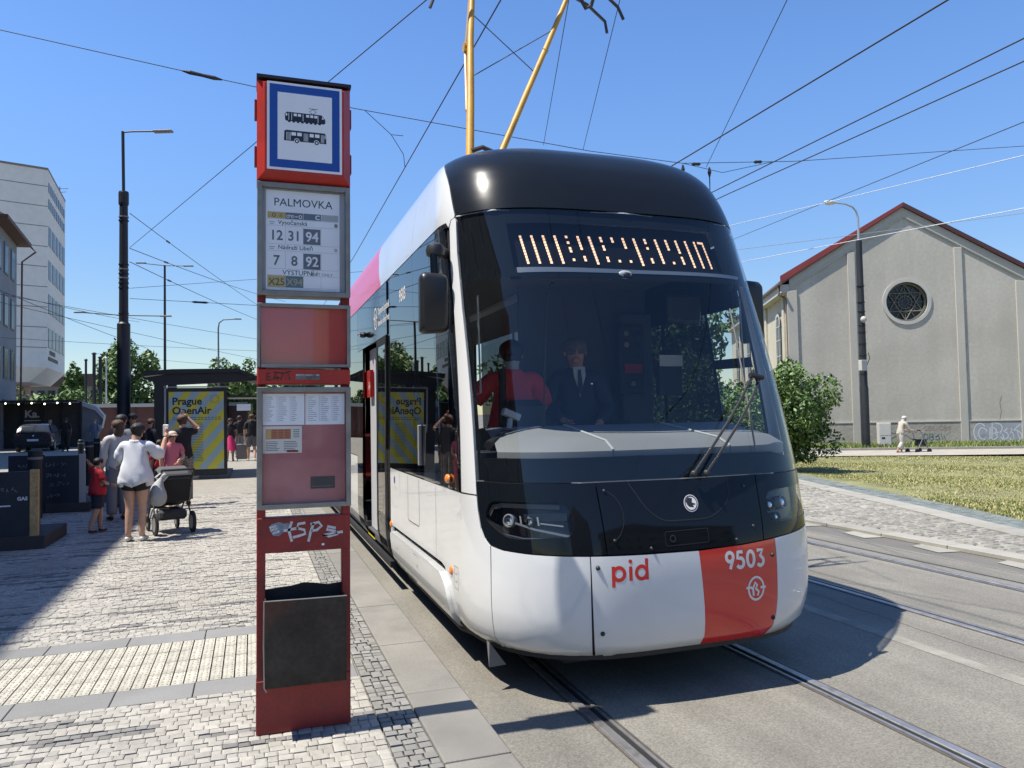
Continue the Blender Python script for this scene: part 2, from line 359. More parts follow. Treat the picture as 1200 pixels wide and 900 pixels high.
# two bands of grey slabs with the white guiding strip between
for y0, y1 in ((4.70, 4.955), (5.90, 6.13)):
    x = -1.93
    while x > -6.5:
        w = random.choice((0.42, 0.5, 0.62)); 
        MB().b2((x - w + 0.004, y0, PZ - 0.02), (x - 0.002, y1, PZ + 0.002)).build('band_slab', M_SLABD, plat, bevel=0.003); x -= w
ribs = []
x = -1.93
tm = []
for k in range(6):
    mb = MB(); mb.b2((-0.031, -0.115, -0.02), (0.031, 0.115, 0.0))
    for i in range(5):
        for j in range(2): mb.ell((-0.015 + 0.03 * j + random.uniform(-.003, .003), -0.09 + 0.045 * i + random.uniform(-.006, .006), 0.0), (0.011, 0.016, 0.005), 6, 4)
    o = mb.build('tactile_paver', M_TACT, plat); tm.append(o.data); bpy.data.objects.remove(o)
n = 0
while x > -6.4:
    for i in range(4):
        o = bpy.data.objects.new('tactile_paver', tm[n % 6]); link(o); o.parent = plat; n += 1
        o.location = (x - 0.034, 5.075 + i * 0.2345, PZ + random.uniform(-0.001, 0.002))
    x -= 0.0705
# grey sett strip and kerb slabs along the edge
cells = []; y = 1.6
while y < 22:
    d = random.uniform(0.055, 0.070); x = -1.725
    for k in range(2 if random.random() < 0.5 else 3):
        w = 0.19 / (2 if k < 0 else 2.0)
    nst = random.choice((3, 3, 4)); w = 0.195 / nst
    for k in range(nst): cells.append((x - w * (k + 0.5), y + d / 2, w - 0.008, d - 0.008, random.uniform(-0.04, 0.04)))
    y += d
stone_field('grey_paving_stone', cells, M_GSET, plat, near=120)
mb = MB(); mb.add([(-1.925, 22, PZ - 0.003), (-1.72, 22, PZ - 0.003), (-1.72, 150, PZ - 0.003), (-1.925, 150, PZ - 0.003)], [(0, 1, 2, 3)]); mb.build('far_edge_setts', M_GSET, plat, kind='stuff')
kerb = MB().b2((-1.71, -25, -0.38), (-1.415, 150, 0.0)).build('platform_kerb', M_JOINT, kind='structure')
ky = [-1.0, 0.1, 1.2, 2.3, 3.4, 4.3, 5.26, 6.36, 7.18, 7.95]
while ky[-1] < 40: ky.append(ky[-1] + 1.05)
for a, b in zip(ky[:-1], ky[1:]):
    MB().b2((-1.722, a + 0.002, 0.0), (-1.405, b - 0.002, PZ + random.uniform(-0.003, 0.003))).build('kerb_stone', M_SLAB, kerb, bevel=0.009, seg=2)
MB().b2((-1.718, ky[-1], 0.0), (-1.405, 150, PZ)).build('kerb_run', M_SLAB, kerb, kind='stuff')
MB().b2((-1.718, -25, 0.0), (-1.405, -1.0, PZ)).build('kerb_run', M_SLAB, kerb, kind='stuff')

# ---- right side: cobbles, kerbs, lawn, path ----
def curve(pts, y):
    for (x0, y0), (x1, y1) in zip(pts[:-1], pts[1:]):
        if y0 <= y <= y1:
            t = (y - y0) / (y1 - y0); return x0 + (x1 - x0) * t
    return pts[-1][0] if y > pts[-1][1] else pts[0][0]
C_IN = [(5.2, -20), (5.9, 2), (6.2, 5.0), (6.48, 7.02), (6.79, 8.09), (7.35, 9.62), (7.9, 11.46), (8.65, 13.74), (9.6, 16.6), (10.6, 20), (12.0, 26), (15, 40), (20, 60), (30, 100)]
def offc(d): return [(x + d * (0.85 if 5 < y < 60 else 1), y - d * 0.25) for x, y in C_IN]
def strip(name, A, B, z0, z1, m, ys, kind='structure', parent=None):
    mb = MB()
    for a, b in zip(ys[:-1], ys[1:]):
        p = [(A(a), a), (B(a), a), (B(b), b), (A(b), b)]
        mb.add([(q[0], q[1], z0) for q in p] + [(q[0], q[1], z1) for q in p], [(4, 5, 6, 7), (0, 1, 5, 4), (1, 2, 6, 5), (3, 7, 6, 2), (0, 4, 7, 3)])
    return mb.build(name, m, parent, kind=kind)
fA = lambda y: curve(C_IN, y); fB = lambda y: curve(C_IN, y) + 0.40; fC = lambda y: curve(C_IN, y) + 1.02
YY = [-20 + 1.0 * i for i in range(120)]
cob = strip('cobbled_verge', lambda y: 5.46, fA, -0.1, 0.012, M_JOINT, YY)
cells = []; y = 3.0
while y < 19:
    d = random.uniform(0.10, 0.16); x = 5.50 + random.uniform(0, 0.05)
    while x < fA(y) - 0.06:
        w = random.uniform(0.10, 0.21); cells.append((x + w / 2, y + d / 2 + random.uniform(-0.012, 0.012), w - 0.014, d - 0.012, random.uniform(-0.12, 0.12))); x += w
    y += d
stone_field('cobble', cells, M_COB, cob, near=300, key=lambda c: (c[0] - 6.2) ** 2 + (c[1] - 7.5) ** 2, z=0.052, h=0.05, crown=0.018)
vg = strip('far_cobbles', lambda y: 5.5, lambda y: fA(y) - 0.02, 0.012, 0.045, mat('far_cobbles', (0.25, 0.24, 0.21), 0.9, var=(5, .3), fine=(12, .4), bump=(8, .6, .03)), [19 + i for i in range(60)], 'stuff', cob)
edge = MB().b2((5.22, -20, -0.1), (5.45, 100, 0.02)).build('road_edge_strip', M_JOINT, kind='structure')
y = 2.0
M_EDGE = mat('edge_concrete', (0.29, 0.275, 0.235), 0.85, var=(3, 0.12), fine=(120, 0.14), isl=0.08, dirt=(2, .5, (.24, .23, .2)))
while y < 40:
    MB().b2((5.205, y, 0.0), (5.465, y + 0.99, 0.05 + random.uniform(-.003, .003))).build('edge_slab', M_EDGE, edge, bevel=0.006); y += 1.0
for i in range(14):      # the pale patches where the edge slabs reach into the asphalt
    y = 4.6 + i * 1.13; sheet('edge_patch', [(4.93, y), (5.205, y - 0.05), (5.205, y + 0.5), (5.0, y + 0.45)], 0.008, M_EDGE, None, edge)
pk = strip('pale_kerb', fA, fB, -0.1, 0.03, M_JOINT, YY)
def oriented(x, y, tx, ty, w, l, z0, z1, m, name, parent, bev=0.008):
    mb = MB(); mb.box((0, 0, (z0 + z1) / 2), (w, l, z1 - z0)); o = mb.build(name, m, parent, bevel=bev)
    o.location = (x, y, 0); o.rotation_euler = (0, 0, math.atan2(-tx, ty)); return o
y = 3.0
while y < 26:
    x0, x1 = fA(y), fA(y + 1); ln = math.hypot(1, x1 - x0)
    oriented((x0 + x1) / 2 + 0.205, y + 0.5, x1 - x0, 1, 0.36, ln - 0.012, 0.0, 0.062, M_EDGE, 'kerb_slab', pk); y += 1.0
gs = strip('green_sett_channel', lambda y: fB(y) + 0.0, fC, -0.1, 0.035, M_JOINT, YY)
cells = []; y = 3.0
while y < 22:
    sl = fA(y + .5) - fA(y - .5); ang = -math.atan(sl)
    for k in range(4): cells.append((fB(y) + 0.09 + k * 0.145, y, 0.13, 0.105, ang))
    y += 0.115
stone_field('channel_sett', cells, M_GRN, gs, near=300, key=lambda c: (c[0] - 7) ** 2 + (c[1] - 8) ** 2, z=0.055, h=0.05, crown=0.012)

# lawn: a gently falling sheet to the building
def gz(x, y):        # height of the lawn side
    d = max(0, (x + y * 0.35 - 12)) ; return 0.03 - min(0.22, 0.016 * d)
mb = MB(); GX = [i * 1.0 for i in range(0, 46)]; GY = [-20 + i * 1.5 for i in range(60)]
grid = {}
for j, y in enumerate(GY):
    for i, gx in enumerate(GX):
        x = fC(y) + gx; z = gz(x, y) + 0.03 * math.sin(x * .9 + y * .7)
        grid[i, j] = len(mb.v); mb.v.append((x, y, z if gx > 0 else 0.03))
for j in range(len(GY) - 1):
    for i in range(len(GX) - 1): mb.f.append((grid[i, j], grid[i + 1, j], grid[i + 1, j + 1], grid[i, j + 1])); mb.m.append(0)
mb.build('lawn', M_GRASS, kind='structure', smooth=True)
# grass blades
def blades(name, spots, m, hh=(0.04, 0.10), w=0.012):
    V = []; F = []
    for (x, y, z) in spots:
        a = random.uniform(0, 6.28); h = random.uniform(*hh); lx, ly = math.cos(a) * w, math.sin(a) * w; b = random.uniform(-.5, .5) * h; c = random.uniform(-.5, .5) * h
        n = len(V); V += [(x - lx, y - ly, z), (x + lx, y + ly, z), (x + b, y + c, z + h)]; F.append((n, n + 1, n + 2))
    me = bpy.data.meshes.new(name); me.from_pydata(V, [], F); 
    for q in m: me.materials.append(q)
    me.polygons.foreach_set('material_index', [random.randrange(len(m)) for _ in F])
    o = bpy.data.objects.new(name, me); link(o); return o
MG = [mat('grass_green', (0.15, 0.21, 0.045), 0.7), mat('grass_light', (0.28, 0.29, 0.09), 0.7), mat('grass_dry', (0.50, 0.43, 0.22), 0.8)]
sp = []
for _ in range(150000):
    t = random.random() ** 1.3; y = 5 + t * 24; x = fC(y) + random.random() ** 1.2 * 16
    if 17.6 < x + (y - 17) * 0.15 * 0 and False: continue
    sp.append((x, y, gz(x, y) - 0.01 + 0.03 * math.sin(x * .9 + y * .7)))
tag(blades('grass', sp, [MG[0], MG[1], MG[1], MG[2], MG[2]], (0.018, 0.055), 0.016), 'short mown grass partly dried yellow on the strip beside the road', 'grass', kind='stuff')
# gravel path and verge before the building, laid along the wall
WDIR = Vector((math.cos(R(-26.6)), math.sin(R(-26.6)), 0)); WN = Vector((0.448, 0.894, 0))
WC = Vector((26.7, 28.2, 0))
def wp(u, d, z): p = WC + WDIR * u + WN * d; return (p.x, p.y, z)
mb = MB(); 
for u in range(-14, 22, 2): mb.add([wp(u, -8.3 + 0.1*math.sin(u), gz(0, 0) * 0 - 0.125), wp(u + 2, -8.3 + 0.1*math.sin(u + 2), -0.125), wp(u + 2, -4.6, -0.125), wp(u, -4.6, -0.125)], [(0, 1, 2, 3)])
mb.build('path', M_GRAV, kind='structure')
pe = MB()
for k, (d0, d1, z) in enumerate(((-4.6, -4.42, -0.03),)):
    pe.add([wp(-14, d0, -0.2), wp(22, d0, -0.2), wp(22, d1, -0.2), wp(-14, d1, -0.2), wp(-14, d0, z), wp(22, d0, z), wp(22, d1, z), wp(-14, d1, z)],
           [(4, 5, 6, 7), (0, 1, 5, 4), (1, 2, 6, 5), (2, 3, 7, 6), (3, 0, 4, 7)])
pe.build('path_kerb', M_EDGE, kind='structure')
sp = []
for _ in range(26000):
    u = random.uniform(-13, 20); d = random.uniform(-4.3, -0.15); p = wp(u, d, -0.11); sp.append(p)
tag(blades('verge_grass', sp, MG[:2] + [MG[0]], (0.05, 0.22), 0.03), 'taller grass growing between the path kerb and the grey building', 'grass', kind='stuff')
mb = MB(); mb.add([wp(-14, -4.42, -0.115), wp(22, -4.42, -0.115), wp(22, 0.0, -0.115), wp(-14, 0.0, -0.115)], [(0, 1, 2, 3)]); mb.build('verge_soil', M_GRASS, kind='structure')
# ------------------------------------------------------------------ stop marker
M_SRED = mat('sign_red_paint', (0.42, 0.030, 0.022), 0.38, var=(6, 0.10), dirt=(5, 0.35, (0.16, 0.02, 0.016)))
M_SREDL = mat('sign_red_weathered', (0.235, 0.020, 0.019), 0.5, var=(5, 0.25), dirt=(4.5, 0.8, (0.07, 0.018, 0.016)), fine=(60, 0.1))
M_SBLK = mat('sign_black_edge', (0.02, 0.02, 0.02), 0.5)
M_ALU = mat('weathered_aluminium', (0.27, 0.26, 0.24), 0.5, metal=0.5, var=(12, 0.15), dirt=(7, 0.4, (0.14, 0.13, 0.115)))
M_SWH = mat('sign_white', (0.84, 0.85, 0.87), 0.4, var=(3, 0.03))
M_SBLUE = mat('sign_blue', (0.012, 0.070, 0.34), 0.35)
M_INK = mat('dark_ink', (0.012, 0.018, 0.035), 0.5)
M_PAPER = mat('printed_paper', (0.86, 0.87, 0.90), 0.55, var=(4, 0.05))
M_GREYINK = mat('grey_ink', (0.13, 0.14, 0.17), 0.5)
M_OCHRE = mat('ochre_print', (0.52, 0.38, 0.13), 0.5)
M_OLIVE = mat('slate_print', (0.11, 0.16, 0.20), 0.5)
M_GLS = glass('poster_pane', (0.98, 0.985, 0.99), 1.25, 0.0)
M_BIN = mat('burnt_steel', (0.036, 0.032, 0.030), 0.5, metal=0.55, var=(5, 0.4), dirt=(3.0, 0.85, (0.15, 0.055, 0.035)), fine=(50, 0.2), bump=(30, 0.2, 0.004))
M_GRAF = mat('silver_spray_paint', (0.55, 0.55, 0.57), 0.45, fine=(60, 0.15))
M_REDP = mat('red_back_panel', (0.52, 0.045, 0.045), 0.12, coat=1.0, var=(3, 0.2), dirt=(4, .5, (.42, .08, .05)))
M_PINKP = mat('faded_red_panel', (0.40, 0.14, 0.145), 0.35, var=(3, 0.2), dirt=(3, .6, (.48, .24, .24)))

sg = thing('stop_marker', 'tall red tram stop marker with route board, timetable frame and rusty bin at the kerb', 'stop sign', (-2.285, 4.05, PZ))
sg.rotation_euler = (0, R(0.45), 0)
HW = 0.2275
fr = lambda y: (lambda x, z: (x, y, z))
for sx in (-1, 1):
    MB().b2((sx * HW - (0 if sx < 0 else 0.042), -0.03, 0.0), (sx * HW + (0.042 if sx < 0 else 0), 0.03, 3.20)).build('post', M_SREDL, sg, bevel=0.003)
# top box: chamfered red housing with the stop symbol
tb = MB(); z0, z1 = 2.735, 3.248
o_, i_ = HW + 0.002, HW - 0.035
V = []; 
for (e, y, dz) in ((o_, 0.09, 0), (o_, -0.06, 0), (i_, -0.115, 0.035)):
    V += [(-e, y, z0 + dz), (e, y, z0 + dz), (e, y, z1 - dz), (-e, y, z1 - dz)]
F = [(0, 1, 2, 3), (8, 9, 10, 11)] + [(k * 4 + a, k * 4 + (a + 1) % 4, k * 4 + 4 + (a + 1) % 4, k * 4 + 4 + a) for k in (0, 1) for a in range(4)]
tb.add(V, F); top = tb.build('symbol_box', M_SRED, sg)
MB().b2((-o_ - 0.002, -0.10, z1 - 0.004), (o_ + 0.002, 0.095, z1 + 0.012)).build('cap_strip', M_SBLK, top)
for s in (-1, 1):
    for zz in (2.87, 3.11): MB().b2((s * (o_ + 0.006) - 0.006, -0.02, zz - 0.05), (s * (o_ + 0.006) + 0.006, 0.02, zz + 0.05)).build('bracket', M_SREDL, top, bevel=0.002)
def plate(name, x0, x1, z0, z1, y, m, par, t=0.002): return MB().b2((x0, y - t, z0), (x1, y, z1)).build(name, m, par)
plate('symbol_panel', -0.182, 0.182, 2.780, 3.222, -0.1152, M_SWH, top)
plate('symbol_border', -0.170, 0.170, 2.792, 3.210, -0.1172, M_SBLUE, top)
plate('symbol_field', -0.132, 0.132, 2.832, 3.170, -0.1194, M_SWH, top)
def pictogram(name, segs, y, m, par):
    mb = MB()
    for vs, fs in segs: flat(mb, (vs, fs), fr(y))
    return mb.build(name, m, par, fix=False)
def rect2(x0, z0, x1, z1): return ([(x0, z0), (x1, z0), (x1, z1), (x0, z1)], [(0, 1, 2, 3)])
def poly2(p): return ([tuple(q) for q in p], [tuple(t) for t in geometry.tessellate_polygon([[Vector((q[0], q[1], 0)) for q in p]])])
def disc2(cx, cy, r, n=16): return poly2([(cx + r * math.cos(2 * math.pi * i / n), cy + r * math.sin(2 * math.pi * i / n)) for i in range(n)])
yf = -0.1217
tz = 3.052
pictogram('tram_symbol', [poly2([(-0.096, tz - 0.020), (-0.098, tz + 0.012), (-0.088, tz + 0.022), (0.080, tz + 0.022), (0.098, tz + 0.002), (0.100, tz - 0.016), (0.093, tz - 0.024), (-0.090, tz - 0.024)])]
          + [rect2(-0.082 + i * 0.021, tz - 0.030, -0.070 + i * 0.021, tz - 0.022) for i in range(8)]
          + [stroke2d([(0.035, tz + 0.022), (0.022, tz + 0.034), (0.040, tz + 0.047), (0.055, tz + 0.034), (0.040, tz + 0.022)], 0.0028), stroke2d([(0.018, tz + 0.049), (0.062, tz + 0.049)], 0.0028)], yf, M_INK, top)
pictogram('tram_symbol_windows', [rect2(-0.055 + i * 0.020, tz + 0.003, -0.040 + i * 0.020, tz + 0.016) for i in (0, 1, 3, 4, 5)] + [poly2([(0.082, tz + 0.001), (0.094, tz + 0.001), (0.084, tz + 0.014)]), rect2(-0.094, tz + 0.002, -0.086, tz + 0.014)]
          + [rect2(-0.080, tz - 0.019, -0.0775, tz + 0.017), rect2(-0.066, tz - 0.019, -0.0635, tz + 0.017), rect2(-0.011, tz - 0.019, -0.0085, tz + 0.017), rect2(0.062, tz - 0.019, 0.0645, tz + 0.017)], yf - 0.0008, M_SWH, top)
bz = 2.952
pictogram('bus_symbol', [poly2([(-0.102, bz - 0.024), (-0.100, bz + 0.024), (-0.092, bz + 0.030), (0.096, bz + 0.030), (0.103, bz + 0.020), (0.104, bz - 0.024)])], yf, M_INK, top)
pictogram('bus_symbol_windows', [rect2(-0.066, bz + 0.004, -0.044, bz + 0.021), rect2(-0.038, bz + 0.004, -0.016, bz + 0.021), rect2(0.022, bz + 0.004, 0.042, bz + 0.021), rect2(0.048, bz + 0.004, 0.070, bz + 0.021), rect2(0.096, bz + 0.002, 0.100, bz + 0.020)]
          + [rect2(x, bz - 0.020, x + 0.0022, bz + 0.020) for x in (-0.090, -0.084, -0.078, -0.072, -0.006, 0.000, 0.006, 0.012, 0.078, 0.084, 0.090)] + [disc2(-0.040, bz - 0.022, 0.0135), disc2(0.056, bz - 0.022, 0.0135)], yf - 0.0008, M_SWH, top)
for q in (-0.040, 0.056):
    pictogram('bus_symbol_wheel', [disc2(q, bz - 0.023, 0.0105)], yf - 0.0016, M_INK, top); pictogram('bus_symbol_hub', [disc2(q, bz - 0.023, 0.005)], yf - 0.0024, M_SWH, top)

def framed(name, z0, z1, w=0.024, d=0.075, back=None, par=sg, ext=0.0):
    e = HW + ext; mb = MB()
    mb.b2((-e, -d, z0), (-e + w, 0.05, z1)).b2((e - w, -d, z0), (e, 0.05, z1)).b2((-e + w, -d, z0), (e - w, 0.05, z0 + w)).b2((-e + w, -d, z1 - w), (e - w, 0.05, z1))
    o = mb.build(name, M_ALU, par, bevel=0.002)
    MB().b2((-e + w, -0.045, z0 + w), (e - w, 0.045, z1 - w)).build('backing', back, o)
    MB().b2((-e + w, -d + 0.010, z0 + w), (e - w, -d + 0.013, z1 - w)).build('pane', M_GLS, o)
    return o
def say(name, txt, x, z, size, y, m, par, bold=0.0, align='LEFT', sx=1.0):
    mb = MB(); g = text_geo(txt, 1.0, bold, align); flat(mb, ([(x + a * size * sx, z + b * size) for a, b in g[0]], g[1]), fr(y)); return mb.build(name, m, par, fix=False)
# route board
rb = framed('route_board', 2.160, 2.728, back=mat('board_grey', (0.36, 0.37, 0.38), 0.5))
YP = -0.0475
plate('route_paper', -0.186, 0.176, 2.190, 2.695, -0.0455, M_PAPER, rb)
X0, X1, CW = -0.178, 0.170, 0.087
say('stop_name', 'PALMOVKA', -0.004, 2.617, 0.057, YP - .0006, M_INK, rb, 0.0, 'CENTER', 0.98)
plate('header_strip', X0, X0 + CW, 2.552, 2.585, YP, M_OCHRE, rb, .0008); plate('header_strip', X0 + CW, X0 + 2 * CW - .002, 2.552, 2.585, YP, M_GREYINK, rb, .0008)
plate('header_strip', X0 + 2 * CW, X0 + 3 * CW, 2.552, 2.585, YP, M_OLIVE, rb, .0008); plate('header_strip', X0 + 3 * CW + .002, X1, 2.552, 2.585, YP, mat('header_pale', (.40, .42, .42)), rb, .0008)
say('header_letter', 'B', X0 + 0.056, 2.559, 0.026, YP - .001, mat('brown_print', (.2, .12, .04)), rb); say('header_letter', 'C', X0 + 2 * CW + 0.058, 2.557, 0.032, YP - .001, M_SWH, rb, 0.03)
pictogram('header_ring', [stroke2d(arc(X0 + .03, 2.568, .008, .008, 0, 360), .003)], YP - .001, M_INK, rb)
pictogram('header_icons', [stroke2d(arc(X0 + CW + .012, 2.565, .007, .007, 0, 360), .0025), stroke2d(arc(X0 + CW + .034, 2.565, .007, .007, 0, 360), .0025), stroke2d([(X0 + CW + .012, 2.565), (X0 + CW + .02, 2.574), (X0 + CW + .034, 2.565)], .0025),
            rect2(X0 + CW + .047, 2.563, X0 + CW + .058, 2.568), stroke2d(arc(X0 + CW + .072, 2.566, .007, .008, 0, 360), .0035)], YP - .001, M_SWH, rb)
for zz, tx in ((2.520, 'Vysočanská'), (2.394, 'Nádraží Libeň')):
    say('direction_text', tx, X0 + 0.050, zz + .003, 0.030, YP - .0006, M_INK, rb, 0.006)
    pictogram('small_icon', [rect2(X0 + .008, zz + .012, X0 + .036, zz + .0145), rect2(X0 + .010, zz + .003, X0 + .03, zz + .0055)], YP - .0006, M_GREYINK, rb)
pictogram('zone_icon', [rect2(X1 - .020, 2.523, X1 - .004, 2.541)], YP - .0006, mat('brown_grey', (.24, .2, .17)), rb); pictogram('zone_icon', [stroke2d(arc(X1 - .013, 2.405, .006, .006, 0, 360), .003)], YP - .0006, M_INK, rb)
for zz, nums in ((2.437, ('12', '31', '94')), (2.310, ('7', '8', '92'))):
    for k, s in enumerate(nums):
        inv = k == 2
        if inv: plate('number_field', X0 + k * CW, X0 + (k + 1) * CW - .003, zz - .010, zz + .070, YP, M_GREYINK, rb, .0008)
        say('route_number', s, X0 + (k + .5) * CW - .001, zz + .006, 0.070, YP - .0012, M_SWH if inv else M_GREYINK, rb, 0.018, 'CENTER', 0.92)
say('exit_text', 'VÝSTUPNÍ /', X0 + .072, 2.268, 0.034, YP - .0006, M_INK, rb, 0.004); say('exit_text_small', 'EXIT ONLY', X0 + .214, 2.268, 0.021, YP - .0006, M_GREYINK, rb)
plate('number_field', X0, X0 + CW - .002, 2.204, 2.262, YP, M_OCHRE, rb, .0008); plate('number_field', X0 + CW, X0 + 2 * CW - .002, 2.204, 2.262, YP, M_OLIVE, rb, .0008)
say('route_number', 'X25', X0 + CW / 2, 2.214, 0.050, YP - .0012, mat('dark_olive_ink', (.10, .09, .05)), rb, 0.012, 'CENTER', 0.92); say('route_number', 'X94', X0 + CW * 1.5, 2.214, 0.050, YP - .0012, mat('dull_yellow_ink', (.40, .38, .18)), rb, 0.012, 'CENTER', 0.92)
M_LINE = mat('table_line', (0.36, 0.37, 0.40), 0.6); mb = MB()
for zz in (2.548, 2.516, 2.422, 2.388, 2.297, 2.264, 2.202): flat(mb, rect2(X0, zz, X1, zz + .0012), fr(YP - .0004))
for k in (1, 2, 3):
    for a, b in ((2.424, 2.515), (2.298, 2.387), (2.203, 2.263)): flat(mb, rect2(X0 + k * CW - .0012, a, X0 + k * CW, b), fr(YP - .0004))
for i in range(34): flat(mb, rect2(X0 + .06 + i * .0082, 2.194, X0 + .0655 + i * .0082, 2.1965), fr(YP - .0004))
mb.build('table_lines', M_LINE, rb, fix=False)
# red reflecting box
rd = framed('red_panel', 1.800, 2.118, w=0.017, back=M_REDP)
MB().b2((-HW + .002, -0.07, 1.715), (HW - .002, 0.05, 1.792)).build('red_beam', M_SRED, sg, bevel=0.004)
def scr(name, strokes, w, y, m, par):
    mb = MB()
    for s in strokes: flat(mb, stroke2d(s, w), fr(y))
    return mb.build(name, m, par, fix=False)
zz = 1.735
scr('marker_tag', [[(-.165, zz + .035), (-.185, zz + .03), (-.18, zz + .02), (-.165, zz + .018), (-.182, zz + .012), (-.184, zz), (-.16, zz + .002)], [(-.15, zz), (-.14, zz + .035), (-.128, zz), (-.146, zz + .014), (-.12, zz + .012)],
     [(-.115, zz), (-.105, zz + .038), (-.092, zz + .004), (-.08, zz + .04), (-.072, zz)], [(-.15, zz + .04), (-.1, zz + .034), (-.068, zz + .046)]], .006, -0.0712, M_SBLK, sg)
plate('sticker', -0.045, 0.075, 1.738, 1.768, -0.0705, mat('worn_sticker', (.12, .10, .10), .5, var=(30, .6)), sg)
plate('sticker', -0.042, 0.072, 1.757, 1.766, -0.0728, mat('worn_sticker_pale', (.35, .3, .28), .5, var=(60, .6)), sg, .001)
# timetable frame
tt = framed('timetable_frame', 1.098, 1.700, w=0.024, back=M_PINKP)
for k, (a, b) in enumerate(((-0.200, 0.000), (0.005, 0.198))):
    pp = plate('timetable_sheet', a, b, 1.512, 1.668, -0.0460, M_PAPER, tt)
    mb = MB(); 
    for c in range(3):
        for r_ in range(13):
            x = a + .012 + c * .062; flat(mb, rect2(x, 1.650 - r_ * .0098 - (c == 2) * .0, x + random.uniform(.018, .046 if c < 2 else .03), 1.6525 - r_ * .0098), fr(YP - .0008))
        flat(mb, rect2(a + .006 + c * .062, 1.53, a + .0072 + c * .062, 1.660), fr(YP - .0008))
    mb.build('timetable_print', mat('timetable_ink', (.25, .26, .30), .6), pp, fix=False)
ns = plate('notice_sheet', -0.200, -0.012, 1.372, 1.506, -0.0460, mat('notice_paper', (.72, .68, .62), .55, var=(5, .06)), tt)
plate('notice_table', -0.185, -0.065, 1.442, 1.492, YP, mat('orange_print', (.50, .20, .10), .5), ns, .0008)
plate('notice_table', -0.185, -0.160, 1.444, 1.490, YP - .001, mat('amber_print', (.60, .38, .14), .5), ns, .0008)
mb = MB(); mk = MB()
for r_ in range(5):
    for c in range(3): flat(mk, rect2(-.155 + c * .03, 1.447 + r_ * .009, -.132 + c * .03, 1.4505 + r_ * .009), fr(YP - .0022))
for r_ in range(6):
    for c in range(2): flat(mb, rect2(-.185 + c * .085, 1.385 + r_ * .0085, -.115 + c * .085 + random.uniform(-.02, 0), 1.388 + r_ * .0085), fr(YP - .0008))
for r_ in range(5): flat(mb, rect2(-.055, 1.45 + r_ * .009, -.025, 1.4535 + r_ * .009), fr(YP - .0008))
mb.build('notice_print', M_GREYINK, ns, fix=False); mk.build('notice_print', mat('red_print', (.32, .06, .04), .5), ns, fix=False)
plate('notice_box', -0.085, -0.030, 1.376, 1.386, YP - .001, mat('dark_red_print', (.2, .04, .04)), ns, .0006)
plate('dark_label', 0.030, 0.150, 1.190, 1.250, -0.0460, mat('dark_label_print', (.03, .035, .045), .4), tt)
mb = MB()
for i in range(8): flat(mb, rect2(.036 + i * .0135, 1.2, .046 + i * .0135, 1.2035), fr(YP - .001))
mb.build('label_print', M_GREYINK, tt, fix=False)
# graffiti plate, lower opening, bin, base plate
MB().b2((-HW + .001, -0.034, 0.878), (HW - .001, 0.034, 1.052)).build('lower_plate', M_SREDL, sg, bevel=0.003)
gy = -0.0352
def P(pts, dx=0, s=1): return [(x * s + dx, z) for x, z in pts]
scr('graffiti', [[(-.135, 1.010), (-.165, 1.005), (-.16, .99), (-.13, 1.0), (-.15, .975), (-.12, .985)], [(-.06, 1.03), (-.075, .985), (-.06, .93)], [(-.10, .985), (-.07, .99), (-.03, .995)],
    [(.005, 1.02), (-.03, 1.015), (-.035, .995), (.0, .985), (.005, .965), (-.03, .955), (-.055, .95)], [(.045, 1.015), (.03, .97), (.02, .925)], [(.03, 1.01), (.07, 1.02), (.085, 1.0), (.06, .98), (.035, .978)],
    [(.155, .985), (.115, .995), (.11, .98), (.15, .97), (.165, .955), (.12, .945), (.09, .952), (.19, .965)]], .013, gy, M_GRAF, sg)
mb = MB(); flat(mb, poly2([(-.160, 1.02), (-.12, 1.03), (-.095, 1.02), (-.075, 1.025), (-.07, 1.0), (-.095, .985), (-.12, .96), (-.15, .965), (-.165, .99)]), fr(gy + .0006)); mb.build('spray_patch', mat('blue_grey_spray', (.20, .24, .30), .5, fine=(40, .3)), sg, fix=False)
plate('sticker', .085, .098, .902, .912, -.0345, M_SWH, sg, .001)
mb = MB(); mb.b2((-.190, -.150, .255), (.194, -.144, .668)); mb.b2((-.190, .02, .25), (.194, .026, .66)); mb.b2((-.190, -.144, .255), (-.184, .02, .658)); mb.b2((.188, -.144, .255), (.194, .02, .658)); mb.b2((-.184, -.144, .255), (.188, .02, .262))
bn = mb.build('waste_bin', M_BIN, sg)
MB().prism([(-.186, .60), (.190, .60), (.190, .700), (.12, .694), (.05, .706), (.0, .712), (-.06, .700), (-.12, .696), (-.186, .690)], 1, .018, .0285).build('bin_back', mat('charred_lid', (.015, .014, .013), .6), bn)
MB().b2((-.183, -.143, .300), (.187, .017, .318)).build('bin_litter', MATS['charred_lid'], bn)
MB().tube([(-.194, -.152, .672), (-.196, -.153, .46), (-.192, -.153, .262), (-.182, -.156, .243)], .0035, 6).build('bin_edge_wire', M_ALU, bn)
MB().tube([(-.194, -.152, .670), (.0, -.153, .668), (.196, -.152, .667)], .003, 6).build('bin_edge_wire', M_ALU, bn)
MB().b2((-HW - .002, -0.036, 0.0), (HW - .001, 0.034, 0.258)).build('base_plate', M_SREDL, sg, bevel=0.003)
MB().b2((-HW + .001, 0.026, 0.262), (HW - .001, 0.032, 0.640)).build('back_plate', M_SREDL, sg)
